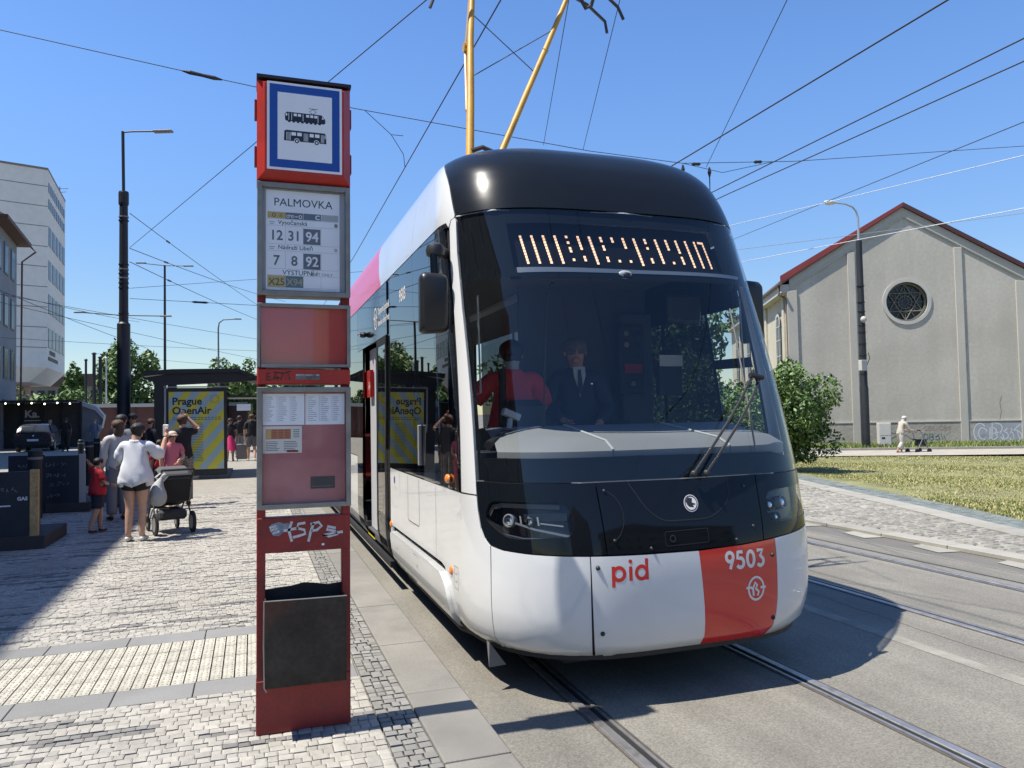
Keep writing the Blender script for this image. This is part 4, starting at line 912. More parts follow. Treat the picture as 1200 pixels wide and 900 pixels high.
    # rear modules
    for (u0, u1, doors) in ((12.95, 22.6, ((15, 16.3), (19, 20.3))), (23.15, 34.6, ((25, 26.3), (29, 30.3)))):
        patch('roof_cove', [mir([(-ya(u0), 3.06), (-ya(u1), 3.06), (-ya(u1), 4.55), (-ya(u0), 4.55)])], M_TRED2 if u0 < 20 else M_TWH, dh=0.09)
        cur = u0
        for (d0, d1) in tuple(doors) + ((u1, u1),):
            patch('lower_side_panel', [mir([(-ya(cur), H0), (-ya(cur), 1.19), (-ya(d0) + .005, 1.19), (-ya(d0) + .005, H0)])], M_TWH)
            patch('side_window', [mir([(-ya(cur), 1.20), (-ya(cur), 3.05), (-ya(d0) + .005, 3.05), (-ya(d0) + .005, 1.20)])], M_SG)
            if d1 > d0: patch('door_leaf', [mir([(-ya(d0), .30), (-ya(d0), 3.05), (-ya(d1), 3.05), (-ya(d1), .30)])], M_TBLK if s > 0 else M_SG)
            cur = d1 + .005
nf_ = [SF(-1.9 + 3.8 * i / 30, .30) for i in range(31)]; nf_ = [((p.x - XC) * .985 + XC, p.y + .02) for p in nf_]
MB().prism([(nf_[0][0], 6.4)] + nf_ + [(nf_[-1][0], 6.4)], 2, .262, .292).build('nose_floor', M_RUB, tram, world=True)
LW = XC - 1.25
# gangway bellows, rear end
for y in (12.42, 22.62):
    mb = MB()
    for k in range(7): mb.b2((-1.10, y + k * .073 - 20, .35), (1.10, y + k * .073 + .045 - 20, 3.45))
    mb.b2((-1.06, y - 20, .36), (1.06, y + .5 - 20, 3.42)); mb.build('gangway_bellows', mat('bellows_grey', (.05, .05, .052), .8), tram)
mb = MB(); mb.prism(rpoly([(-1.2, .25), (1.2, .25), (1.2, 3.2), (.9, 3.7), (-.9, 3.7), (-1.2, 3.2)], .1), 1, 14.55, 14.75); mb.build('rear_end', M_TBLK, tram)
# print on the black side glass and on the nose
def tx(name, s, a, h, size, m, bold=0.02, off=.002, align='LEFT'):
    g = text_geo(s, 1.0, bold, align); return on_shell(name, [([(x * size, y * size) for x, y in g[0]], g[1])], m, off, tram, a, h)
tx('fleet_number', '9503', -ya(6.98), 2.735, .155, M_TEXTW, .03)
tx('operator_name', 'Dopravní podnik', -ya(8.25), 2.78, .105, M_TEXTW, .02); tx('operator_name', 'hlavního města Prahy', -ya(8.25), 2.66, .085, M_TEXTW, .02)
def emblem(name, a, h, r, m, off=.002):
    g = [stroke2d(arc(a, h, r * .88, r, 0, 360, 28), r * .20, True), stroke2d([(a - r * 1.15, h + r * .12), (a - r * .55, h + r * .12), (a - r * .45, h - r * .05)], r * .2),
         stroke2d([(a + r * 1.15, h + r * .05), (a + r * .5, h + r * .05)], r * .2),
         stroke2d([(a - r * .30, h - r * .62), (a - r * .38, h + r * .05), (a - r * .10, h + r * .55), (a + r * .10, h + r * .30), (a - r * .05, h - r * .02), (a + r * .30, h - r * .30), (a + r * .15, h - r * .65)], r * .22)]
    return on_shell(name, g, m, off, tram)
emblem('operator_emblem', -ya(8.42), 2.76, .11, M_TEXTW)
emblem('operator_emblem', 0.425, .617, .066, M_TEXTW)
# pid, drawn with round strokes
def pidgeo(a, h, s):
    w = .23 * s; r = .38 * s
    return [stroke2d(arc(a + r, h + r, r, r, 0, 360, 26), w, True), stroke2d([(a - .0 * s, h + .85 * s), (a - .0 * s, h - .42 * s)], w),
            stroke2d([(a + 1.20 * s, h + .80 * s), (a + 1.20 * s, h - .08 * s)], w), disc2(a + 1.20 * s, h + 1.10 * s, .13 * s),
            stroke2d(arc(a + 1.98 * s, h + r, r, r, 0, 360, 26), w, True), stroke2d([(a + 2.36 * s, h + 1.22 * s), (a + 2.36 * s, h - .08 * s)], w)]
on_shell('line_lettering', pidgeo(-0.552, .738, .090), M_TEXTR, .001, tram)
def digits(a, h, s):
    w = .20 * s; G = []
    G += [stroke2d(arc(a + .30 * s, h + .68 * s, .24 * s, .25 * s, 0, 360, 20), w, True), stroke2d([(a + .52 * s, h + .58 * s), (a + .30 * s, h + .02 * s)], w)]
    b = a + .78 * s; G += [stroke2d([(b + .46 * s, h + .92 * s), (b + .10 * s, h + .92 * s), (b + .06 * s, h + .56 * s)] + arc(b + .24 * s, h + .32 * s, .25 * s, .26 * s, 95, -150, 14), w)]
    c = b + .74 * s; G += [stroke2d(arc(c + .27 * s, h + .49 * s, .25 * s, .42 * s, 0, 360, 24), w, True)]
    d = c + .74 * s; G += [stroke2d([(d + .02 * s, h + .92 * s), (d + .44 * s, h + .92 * s), (d + .24 * s, h + .58 * s)] + arc(d + .24 * s, h + .31 * s, .24 * s, .25 * s, 75, -150, 14), w)]
    return G
on_shell('fleet_number', digits(0.205, .742, .104), M_TEXTW, .001, tram)
# maker's badge: pale disc with a winged arrow cut dark
on_shell('maker_badge', [disc2(.012, 1.138, .050, 28)], M_TEXTW, .003, tram)
on_shell('maker_badge_ring', [stroke2d(arc(.012, 1.138, .042, .042, 0, 360, 28), .006, True)], M_PLAST, .004, tram)
on_shell('maker_badge_mark', [poly2([(-.004, 1.118), (.030, 1.114), (.022, 1.126), (.046, 1.132), (.018, 1.142), (.024, 1.166), (-.006, 1.172), (-.024, 1.150), (-.016, 1.130)]), ], M_PLAST, .004, tram)
on_shell('cove_print', [stroke2d([(-ya(7.05) + i * .09, 3.28 - j * .09 + .005 * (i % 2)), (-ya(7.05) + i * .09 + .07, 3.283 - j * .09)], .022) for i in range(9 - j * 3) for j in range(3)][:16], mat('faint_red_print', (.60, .36, .38), .4), .002, tram)
# ------------------------------------------------------------------ figures: skinned skeletons baked to meshes
def skin_geo(joints, edges, radii, root=0, sub=1, flatten=None):
    me = bpy.data.meshes.new('s'); me.from_pydata([tuple(j) for j in joints], edges, [])
    o = bpy.data.objects.new('s', me); COL.objects.link(o)
    md = o.modifiers.new('k', 'SKIN'); md.use_smooth_shade = True
    for i, sv in enumerate(me.skin_vertices[0].data):
        r = radii[i]; sv.radius = (r, r) if not isinstance(r, tuple) else r; sv.use_root = (i == root)
    if sub: m2 = o.modifiers.new('b', 'SUBSURF'); m2.levels = sub; m2.render_levels = sub
    dg = bpy.context.evaluated_depsgraph_get(); ev = o.evaluated_get(dg); em = ev.to_mesh()
    vs = [Vector(v.co) for v in em.vertices]; fs = [tuple(p.vertices) for p in em.polygons]
    ev.to_mesh_clear(); bpy.data.objects.remove(o); bpy.data.meshes.remove(me)
    if flatten: vs = [flatten(v) for v in vs]
    return vs, fs
_HAND = None
def hand_geo():
    """right hand hanging along -z, palm towards -x... fingers slightly curled"""
    global _HAND
    if _HAND: return _HAND
    V, F = [], []
    def add(j, e, r):
        v, f = skin_geo(j, e, r, 0, 1); n = len(V); V.extend(v); F.extend(tuple(i + n for i in q) for q in f)
    add([(0, 0, .012), (0, 0, -.03), (0, 0, -.075)], [(0, 1), (1, 2)], [(.026, .022), (.036, .017), (.038, .015)])
    for k, (y, l) in enumerate(((-.028, .070), (-.010, .080), (.010, .075), (.027, .058))):
        add([(0, y, -.072), (.004, y * 1.08, -.085 - l * .35), (-.010, y * 1.1, -.085 - l * .72), (-.026, y * 1.08, -.085 - l * .95)], [(0, 1), (1, 2), (2, 3)], [.0095, .009, .0085, .0075])
    add([(0, -.028, -.025), (-.012, -.052, -.05), (-.022, -.058, -.085)], [(0, 1), (1, 2)], [.012, .0105, .009])
    _HAND = (V, F); return _HAND
M_SKIN = mat('skin_light', (0.50, 0.29, 0.20), 0.55, var=(20, .06)); M_SKIN2 = mat('skin_tan', (0.36, 0.19, 0.12), 0.55, var=(20, .06)); M_SKIN3 = mat('skin_dark', (0.10, 0.055, 0.035), 0.5)
def lerp(a, b, t): return tuple(x + (y - x) * t for x, y in zip(a, b))
def person(label, loc, rz, H=1.70, arms=None, legs=None, lean=0.0, side=0.0, head=(0, 0), skin=None, top=None, sleeve=0.9, bottom=None, blen=2.0, hair=None, style='short', shoes=None,
           skirt=None, cat='person', fat=1.0, group=None, loose=1.0, top_low=0.86, cap=None, glasses=False, face=False):
    """local frame: facing +Y, right hand at +X. arms: {'L':(elbow,wrist),'R':...}; legs: {'L':(knee,ankle)...}. All in a 1.75 m frame."""
    s = H / 1.75; skin = skin or M_SKIN
    t = thing('person', label, cat, loc, rz, group)
    c, sn = math.cos(lean), math.sin(lean)
    def up(p):          # bend the upper body forward about the hip
        x, y, z = p; dz = z - 0.95
        return (x + side * dz, y * c + dz * sn, 0.95 + dz * c - y * sn)
    J = {'pel': (0, 0, .95), 'sp': up((0, .01, 1.10)), 'ch': up((0, 0, 1.28)), 'nb': up((0, -.005, 1.43)), 'nk': up((0, .005, 1.49))}
    hx, hy = head
    J['hd'] = tuple(Vector(up((0, .02, 1.60))) + Vector((hx, hy, 0))); J['cr'] = tuple(Vector(up((0, .01, 1.675))) + Vector((hx * 1.4, hy * 1.3, 0)))
    A = {'L': ((-.235, -.02, 1.13), (-.24, .03, .88)), 'R': ((.235, -.02, 1.13), (.24, .03, .88))}
    if arms: A.update(arms)
    G = {'L': ((-.095, .02, .50), (-.10, -.01, .085)), 'R': ((.095, .02, .50), (.10, -.01, .085))}
    if legs: G.update(legs)
    names = ['pel', 'sp', 'ch', 'nb', 'nk', 'hd', 'cr']; jn = [J[n] for n in names]; f_ = fat
    ra = [.118 * f_, .112 * f_, .122 * f_, .060, .050, .083, .058]; ed = [(i, i + 1) for i in range(6)]
    idx = {n: i for i, n in enumerate(names)}
    def J_(n, p, r, par): idx[n] = len(jn); jn.append(p); ra.append(r); ed.append((idx[par], idx[n]))
    for S_, q in (('L', -1), ('R', 1)):
        J_('sm' + S_, up((q * .095, 0, 1.375)), .068, 'ch'); J_('sh' + S_, up((q * .175, -.005, 1.385)), .056 * f_, 'sm' + S_)
        J_('el' + S_, A[S_][0], .043 * f_, 'sh' + S_); J_('fa' + S_, lerp(A[S_][0], A[S_][1], .3), .041 * f_, 'el' + S_); J_('wr' + S_, A[S_][1], .027, 'fa' + S_)
        J_('hp' + S_, (q * .088, 0, .89), .098 * f_, 'pel'); kn, an = G[S_]
        J_('th' + S_, lerp((q * .092, 0, .89), kn, .5), .080 * f_, 'hp' + S_); J_('kn' + S_, kn, .056 * f_, 'th' + S_); J_('cf' + S_, lerp(kn, an, .32), .055 * f_, 'kn' + S_)
        J_('an' + S_, an, .036, 'cf' + S_); J_('ft' + S_, (an[0] + q * .008, an[1] + .13, max(an[2] - .055, .028)), .030, 'an' + S_)
    def flt(v):
        z = v.z
        if .88 < z < 1.45 and abs(v.x) < .26 and lean == 0: v = Vector((v.x, v.y * .80, v.z))
        return v * s
    ra = [q * 1.10 for q in ra]
    V, F = skin_geo(jn, ed, ra, 0, 2, flt)
    BV = [v / s for v in V]; BF = list(F)
    # region of every body vertex: (bone kind, fraction along it)
    segs = [('t', J['pel'], J['sp'], 0), ('t', J['sp'], J['ch'], 0), ('t', J['ch'], J['nb'], 0), ('n', J['nb'], J['nk'], 0), ('h', J['nk'], J['cr'], 0)]
    for S_, q in (('L', -1), ('R', 1)):
        smv, shv = Vector(up((q * .095, 0, 1.375))), Vector(up((q * .175, -.005, 1.385)))
        segs += [('t', J['ch'], smv, 0), ('t', smv, shv, 0), ('a', shv, A[S_][0], 0), ('a', A[S_][0], A[S_][1], 1)]
        kn, an = G[S_]; hp = (q * .088, 0, .89); segs += [('t', J['pel'], hp, 0), ('l', hp, kn, 0), ('l', kn, an, 1), ('f', an, (an[0], an[1] + .13, an[2] - .05), 0)]
    segs = [(k, Vector(a_), Vector(b_), o_) for k, a_, b_, o_ in segs]; reg = []
    for v in BV:
        best = None
        for k, a_, b_, o_ in segs:
            d = b_ - a_; t_ = max(0, min(1, (v - a_).dot(d) / max(d.length_squared, 1e-9))); ds = (v - (a_ + d * t_)).length
            if k == 't': ds -= .06
            if best is None or ds < best[0]: best = (ds, k, t_ + o_)
        reg.append((best[1], best[2]))
    NR = [Vector((0, 0, 0)) for _ in BV]
    for f in BF:
        n_ = (BV[f[1]] - BV[f[0]]).cross(BV[f[2]] - BV[f[1]])
        for i in f: NR[i] += n_
    NR = [n_.normalized() if n_.length > 0 else n_ for n_ in NR]
    def shell(name, keep, off, m):
        ix = {}; vs = []; fs = []
        for f in BF:
            if all(keep(i) for i in f):
                for i in f:
                    if i not in ix: ix[i] = len(vs); vs.append((BV[i] + NR[i] * off(i)) * s)
                fs.append(tuple(ix[i] for i in f))
        if not vs: return None
        # close the hems inwards
        ed_ = {}
        for f in fs:
            for k in range(len(f)): ed_[(f[k], f[(k + 1) % len(f)])] = 1
        inv = {v_: k_ for k_, v_ in ix.items()}; rim = {}
        for (i, j) in ed_:
            if (j, i) in ed_: continue
            for q in (i, j):
                if q not in rim: rim[q] = len(vs); vs.append((BV[inv[q]] + NR[inv[q]] * -.004) * s)
            fs.append((j, i, rim[i], rim[j]))
        me = bpy.data.meshes.new(name); me.from_pydata([tuple(v) for v in vs], [], fs); me.materials.append(m)
        for p in me.polygons: p.use_smooth = True
        o = bpy.data.objects.new(name, me); link(o); o.parent = t; return o
    # hands and a nose / ears joined to the body
    def addto(v, f): n = len(V); V.extend(v); F.extend(tuple(i + n for i in q) for q in f)
    hv, hf = hand_geo()
    for S_, q in (('L', -1), ('R', 1)):
        e, w = Vector(A[S_][0]), Vector(A[S_][1]); d = (w - e).normalized(); rot = Vector((0, 0, -1)).rotation_difference(d).to_matrix()
        addto([(rot @ Vector((v.x * q, v.y, v.z)) + w) * s for v in hv], [f if q > 0 else f[::-1] for f in hf])
    def part(name, verts, faces, m):
        me = bpy.data.meshes.new(name); me.from_pydata([tuple(v) for v in verts], [], faces); me.materials.append(m)
        for p in me.polygons: p.use_smooth = True
        o = bpy.data.objects.new(name, me); link(o); o.parent = t; return o
    hd = Vector(J['hd'])
    mb = MB(); mb.ell((hd.x, hd.y + .090, hd.z - .008), (.013, .018, .022), 8, 6); mb.ell((hd.x, hd.y + .045, hd.z - .075), (.042, .042, .030), 10, 6)
    for q in (-1, 1): mb.ell((hd.x + q * .087, hd.y - .005, hd.z - .005), (.011, .020, .030), 8, 6)
    if face: mb.ell((hd.x, hd.y + .078, hd.z - .048), (.024, .010, .006), 8, 6)
    addto([Vector(v) * s for v in mb.v], mb.f)
    me = bpy.data.meshes.new('body'); me.from_pydata([tuple(v) for v in V], [], F); me.materials.append(skin)
    for p in me.polygons: p.use_smooth = True
    b = bpy.data.objects.new('body', me); link(b); b.parent = t
    if bottom:
        def kb(i): k, q = reg[i]; return (k == 't' and BV[i].z < 1.0) or (k == 'l' and q < blen)
        def ob(i):
            k, q = reg[i]; return .014 if k == 't' else .016 + (.012 * q if blen > 1 else .018 * q)
        shell('trousers' if blen > 1 else 'shorts', kb, ob, bottom)
    if top:
        zl = top_low - .0
        def kt(i): k, q = reg[i]; z_ = BV[i].z; return (k == 't' and z_ > zl and (z_ < 1.47 or lean > 0)) or (k == 'a' and q < sleeve) or (k == 'n' and q < .25) or (k == 'l' and z_ > zl and top_low < .86)
        def ot(i):
            k, q = reg[i]; z_ = BV[i].z; L1 = (loose - 1) * .14
            return (.020 + L1 * max(0, min(1, (1.30 - z_) / .35)) + .012 * math.sin(BV[i].x * 37 + z_ * 23) * min(1, loose - .9)) if k in 'tl' else .018 + L1 * .55 * min(1, q + .3) if k == 'a' else .008
        shell('shirt', kt, ot, top)
    if skirt:
        m_, z0, r0 = skirt; mb = MB(); mb.lathe((0, 0, 0), [(.13 * s, 1.02 * s), (.16 * s, .88 * s), (r0 * .9 * s, (z0 + .12) * s), (r0 * s, z0 * s)], 18); mb.build('skirt', m_, t, smooth=True)
    if hair:
        mb = MB(); h = hd * s
        mb.ell((h.x, h.y - .016 * s, h.z + .030 * s), (.104 * s, .110 * s, .088 * s), 16, 10)
        if style == 'long': mb.ell((h.x, h.y - .055 * s, h.z - .085 * s), (.085 * s, .055 * s, .15 * s), 12, 8)
        if style == 'bun': mb.ell((h.x, h.y - .10 * s, h.z + .05 * s), (.045 * s, .045 * s, .045 * s), 10, 8); mb.ell((h.x, h.y - .05 * s, h.z - .03 * s), (.075 * s, .05 * s, .07 * s), 10, 8)
        if style == 'short': mb.ell((h.x, h.y - .045 * s, h.z - .02 * s), (.082 * s, .060 * s, .065 * s), 12, 8)
        random.seed(int(abs(loc[0]) * 100)); mb.v = [tuple(Vector(v) + Vector([random.uniform(-.004, .004) for _ in range(3)])) for v in mb.v]
        mb.build('hair', hair, t, smooth=True, fix=True)
    if cap:
        mb = MB(); h = hd * s; mb.lathe((h.x, h.y, h.z + .02 * s), [(.098 * s, 0), (.100 * s, .025 * s), (.088 * s, .065 * s), (.05 * s, .092 * s), (.005, .098 * s)], 16)
        mb.lathe((h.x, h.y + .10 * s, h.z + .02 * s), [(.075 * s, 0), (.078 * s, .006), (.02 * s, .014)], 14); mb.build('cap', cap, t, smooth=True)
    if glasses or face:
        h = hd * s; mb = MB()
        if glasses:
            for q in (-1, 1): mb.tube([(h.x + q * .032 * s + .022 * s * math.cos(a_ * math.pi / 5), h.y + .086 * s, h.z + .012 * s + .017 * s * math.sin(a_ * math.pi / 5)) for a_ in range(11)], .0009, 5)
            mb.tube([(h.x - .085 * s, h.y, h.z + .015 * s), (h.x - .054 * s, h.y + .08 * s, h.z + .014 * s)], .002, 5); mb.tube([(h.x + .085 * s, h.y, h.z + .015 * s), (h.x + .054 * s, h.y + .08 * s, h.z + .014 * s)], .002, 5)
            mb.build('glasses', mat('glasses_frame', (.03, .03, .03), .3), t)
        for q in (-1, 1): MB().ell((h.x + q * .032 * s, h.y + .073 * s, h.z + .010 * s), (.007, .006, .004), 8, 6).build('eye', mat('eye_dark', (.05, .04, .04), .2), t, smooth=True)
    if shoes:
        for S_, q in (('L', -1), ('R', 1)):
            an = Vector(G[S_][1]); lift = an.z - .085; x = an.x + q * .006; y = an.y
            v, f = skin_geo([(x, y - .045, .045 + lift), (x, y + .04, .042 + lift), (x + q * .006, y + .13, .035 + lift), (x + q * .008, y + .18, .028 + lift)], [(0, 1), (1, 2), (2, 3)], [(.046, .040), (.046, .040), (.046, .032), (.032, .022)], 0, 1, lambda v: Vector((v.x, v.y, max(v.z, .002 + (lift if lift > 0 else 0)))) * s)
            part('shoe', v, f, shoes)
    return t
# ------------------------------------------------------------------ tram: inside, underside, mirrors, wipers, pantograph
def tb2(name, lo, hi, m, bevel=0.0, par=tram, **k): return MB().b2(lo, hi).build(name, m, par, bevel=bevel, world=True, **k)
M_FLOOR = mat('tram_floor', (.07, .07, .075), .7)
tb2('floor', (-1.20, 6.5, .30), (1.12, 34, .36), M_FLOOR)
tb2('cab_floor', (-1.15, 4.9, .52), (1.07, 6.5, .60), M_FLOOR)
tb2('ceiling', (-1.15, 5.6, 2.86), (1.07, 34, 2.92), mat('ceiling_panel', (.25, .26, .27), .6))
tb2('cab_partition', (-.20, 6.62, .5), (1.10, 6.66, 2.90), M_CAB)
tb2('cab_rear_panel', (.78, 6.50, 1.55), (1.10, 6.61, 2.62), M_CAB, .01)
# control panel with switches, note and box
cp = tb2('control_panel', (.70, 6.40, 1.86), (.96, 6.49, 2.50), mat('control_panel', (.035, .04, .048), .5), .008)
M_KNOB = mat('switch_knob', (.30, .30, .31), .4)
for i in range(2):
    for j in range(4):
        MB().lathe((.775 + i * .11, 6.395, 2.42 - j * .105), [(.026, 0), (.022, .02), (.012, .024)], 12, axis='Y').build('switch', M_KNOB if (i == 0 and j < 2) else mat('switch_dark', (.01, .01, .012), .4), cp, world=True).rotation_euler = (0, 0, 0)
tb2('red_switch_field', (.745, 6.383, 2.05), (.93, 6.397, 2.135), mat('red_switch', (.45, .03, .03), .5), .0, cp)
MB().ell((.83, 6.385, 1.95), (.026, .02, .026), 10, 8).build('key_switch', M_KNOB, cp, world=True, smooth=True)
tb2('wall_telephone_box', (.90, 6.02, 1.83), (1.13, 6.10, 2.09), mat('cab_box', (.028, .033, .042), .5), .006)
tb2('paper_note', (.90, 6.01, 2.09), (1.13, 6.02, 2.19), M_PAPER)
tb2('monitor', (.62, 5.35, 2.40), (.92, 5.42, 2.62), M_PLAST, .02)
# dashboard: three panels that follow the nose
for a0, a1 in ((-1.28, -.44), (-.435, .42), (.425, 1.16)):
    mb = MB(); nseg = 8; rows = []
    for k in range(nseg + 1):
        a = a0 + (a1 - a0) * k / nseg; q = SP(a, 1.46, -.05)
        rows.append([(q.x, q.y, 1.40), (q.x, q.y, 1.462), (q.x * .98, q.y + .12, 1.515), (q.x * .93, 5.05, 1.605), (q.x * .93, 5.25, 1.59), (q.x * .93, 5.25, 1.40)])
    vs = [v for r_ in rows for v in r_]; fs = [(i * 6 + j, i * 6 + j + 1, i * 6 + j + 7, i * 6 + j + 6) for i in range(nseg) for j in range(5)]
    mb.add(vs, fs); mb.build('dashboard_panel', M_DASH, tram, world=True, smooth=True)
tb2('dashboard_base', (-1.10, 4.75, .6), (1.02, 5.22, 1.44), M_CAB)
mb = MB(); mb.tube([SP(-1.22, 1.47, -.07), SP(-0.4, 1.475, -.055), SP(0.4, 1.475, -.055), SP(1.15, 1.47, -.07)], .008, 6); mb.build('dashboard_rail', M_TRIM, tram, world=True)
for a in (-.437, .422):
    mb = MB(); q = SP(a, 1.46, -.05); mb.tube([(q.x, q.y, 1.468), (q.x * .98, q.y + .12, 1.52), (q.x * .93, 5.05, 1.61)], .008, 6); mb.build('dashboard_joint', mat('pale_joint', (.45, .46, .46), .5), tram, world=True)
# controller lever, steering console, driver's seat
mb = MB(); mb.tube([(-.86, 5.0, 1.55), (-.83, 5.05, 1.66)], .022, 8); mb.box((-.82, 5.06, 1.69), (.13, .07, .05), rot=Matrix.Rotation(.4, 3, 'Y')); mb.build('console_handle', mat('console_light', (.42, .42, .42), .5), tram, world=True, bevel=.006)
mb = MB(); mb.tube([(-1.12, 4.62, 1.50), (-.95, 4.85, 1.56), (-.78, 4.98, 1.555), (-.62, 5.0, 1.50)], .03, 8); mb.build('console_arch', M_PLAST, tram, world=True, smooth=True)
mb = MB(); mb.box((.35, 5.75, 1.12), (.48, .46, .12)); mb.box((.35, 5.98, 1.38), (.46, .10, .48)); mb.build('driver_seat', M_PLAST, tram, world=True, bevel=.03)
MB().tube([(.35, 5.8, .6), (.35, 5.78, 1.08)], .05, 10).build('seat_column', M_PLAST, tram, world=True)
# slim rails and a goose-neck microphone seen through the glass
mb = MB(); mb.tube([(-.585, 4.88, 2.56), (-.60, 4.9, 2.45), (-.62, 4.92, 1.95), (-.60, 5.0, 1.60)], .006, 6); mb.ell((-.565, 4.87, 2.575), (.022, .02, .02), 8, 6); mb.build('microphone', M_RUB, tram, world=True)
for pts in ([(-1.07, 4.98, 2.50), (-1.06, 4.98, 1.84), (-1.14, 4.98, 1.82)], [(1.03, 5.0, 2.55), (1.04, 4.98, 1.90)]):
    MB().tube(pts, .007, 6).build('grab_rail', mat('grab_steel', (.35, .34, .32), .4, metal=.5), tram, world=True)
# passenger room: seats, poles, a light strip, inner side lining
for y in (11.2, 12.0, 13.6, 14.4, 17.2, 18.0, 21, 21.8):
    for x in (-.85, .80):
        s_ = MB(); s_.box((x, y, .82), (.44, .42, .10)); s_.box((x, y + .2, 1.12), (.44, .07, .60)); s_.build('passenger_seat', mat('seat_red', (.40, .04, .04), .6), tram, world=True, bevel=.02)
for y in (7.6, 9.95, 12, 15, 18, 21):
    for x in (-.95, .88): MB().tube([(x, y, .36), (x, y, 2.86)], .017, 8).build('grab_pole', mat('pole_yellow', (.65, .42, .03), .4), tram, world=True)
tb2('light_strip', (-.10, 6.8, 2.82), (.02, 33, 2.85), mat('light_strip', (.7, .7, .7), .4))
tb2('vestibule_wall', (-1.16, 9.02, .36), (-1.10, 9.42, 2.50), mat('vestibule_white', (.55, .55, .56), .4, coat=.3), .01)
tb2('notice_red', (-1.21, 9.06, 1.92), (-1.17, 9.34, 2.24), M_TRED, 0)
tb2('vestibule_wall', (-.62, 7.62, .36), (-.56, 8.9, 1.6), mat('vestibule_grey', (.30, .30, .31), .4), .01)
tb2('door_step', (-1.20, 8.9, .28), (-1.10, 9.44, .345), mat('step_yellow', (.62, .50, .03), .6))
for yy, dz in ((8.6, .20), (8.9, 0.12)):
    o = MB().box((-1.00, yy, .46 + dz), (.05, .12, .24), rot=Matrix.Rotation(.5, 3, 'X')).build('yellow_handle', mat('handle_yellow', (.75, .68, .12), .5), tram, world=True, bevel=.01)
tb2('front_wall_inside', (-1.10, 4.70, .36), (1.0, 4.74, 1.30), M_CAB)
# door camera, sill strips
o = MB().ell((0, 0, 0), (.05, .075, .035), 12, 8).build('door_camera', M_RUB, tram, smooth=True); o.location = Vector((XC - 1.235, 9.15, 2.66)) - TR
o = MB().ell((0, 0, 0), (.02, .022, .02), 10, 8).build('door_camera_lens', M_CHROME, tram, smooth=True); o.location = Vector((XC - 1.28, 9.12, 2.66)) - TR
for s in (-1, 1): tb2('sill', (XC + s * 1.20 - .02, 7.5, .225), (XC + s * 1.20 + .02, 34.5, .285), M_RUB)
# orange side blinker standing in the cab side window
o = MB().ell((0, 0, 0), (.020, .050, .032), 12, 8).build('side_blinker', M_ORG, tram, smooth=True); o.location = SP(-2.02, 1.262, .012) - TR
tb2('window_handle', (XC - 1.235, 6.02, 1.30), (XC - 1.208, 6.06, 1.62), mat('handle_grey', (.25, .25, .26), .4), .004)
# underside
tb2('underframe', (-1.02, 4.55, .24), (.94, 34, .30), M_RUB)
for y in (6.35, 16, 19, 27, 31):
    bg = MB().b2((-.98, y - .85, .12), (.90, y + .85, .42)).build('bogie', M_RUB, tram, world=True, bevel=.03)
    for dy in (-.6, .6):
        for x in (-.7575, .6775):
            w = MB().lathe((x, y + dy, .30), [(.29, -.045), (.30, -.04), (.315, .03), (.33, .045), (.25, .05)], 24, axis='X').build('wheel', mat('wheel_steel', (.12, .115, .11), .45, metal=.6), bg, world=True, smooth=True)
MB().b2((1.0, 5.35, .155), (1.04, 7.3, .235)).build('bogie_skirt', M_RUB, tram, world=True)
mb = MB(); mb.tube([(-1.10, 7.3, .19), (-1.10, 5.35, .19), (-1.02, 5.1, .19), (-.8, 4.95, .2)], .035, 8); mb.build('bogie_skirt', M_RUB, tram, world=True)
pl = MB(); pl.add([(-1.155, 4.56, .30), (-1.155, 4.62, .30), (-1.05, 4.56, .155), (-1.16, 4.56, .150)], [(0, 2, 3), (0, 1, 2), (1, 3, 2), (0, 3, 1)]); pl.build('guard_plate', mat('plate_grey', (.16, .16, .16), .5), tram, world=True)
mb = MB(); mb.box((.02, 4.45, .21), (1.5, .10, .08)); mb.tube([(-.75, 4.5, .22), (-.95, 4.9, .20)], .03, 6); mb.tube([(.75, 4.5, .22), (.95, 4.9, .20)], .03, 6); mb.build('obstacle_guard', M_RUB, tram, world=True)
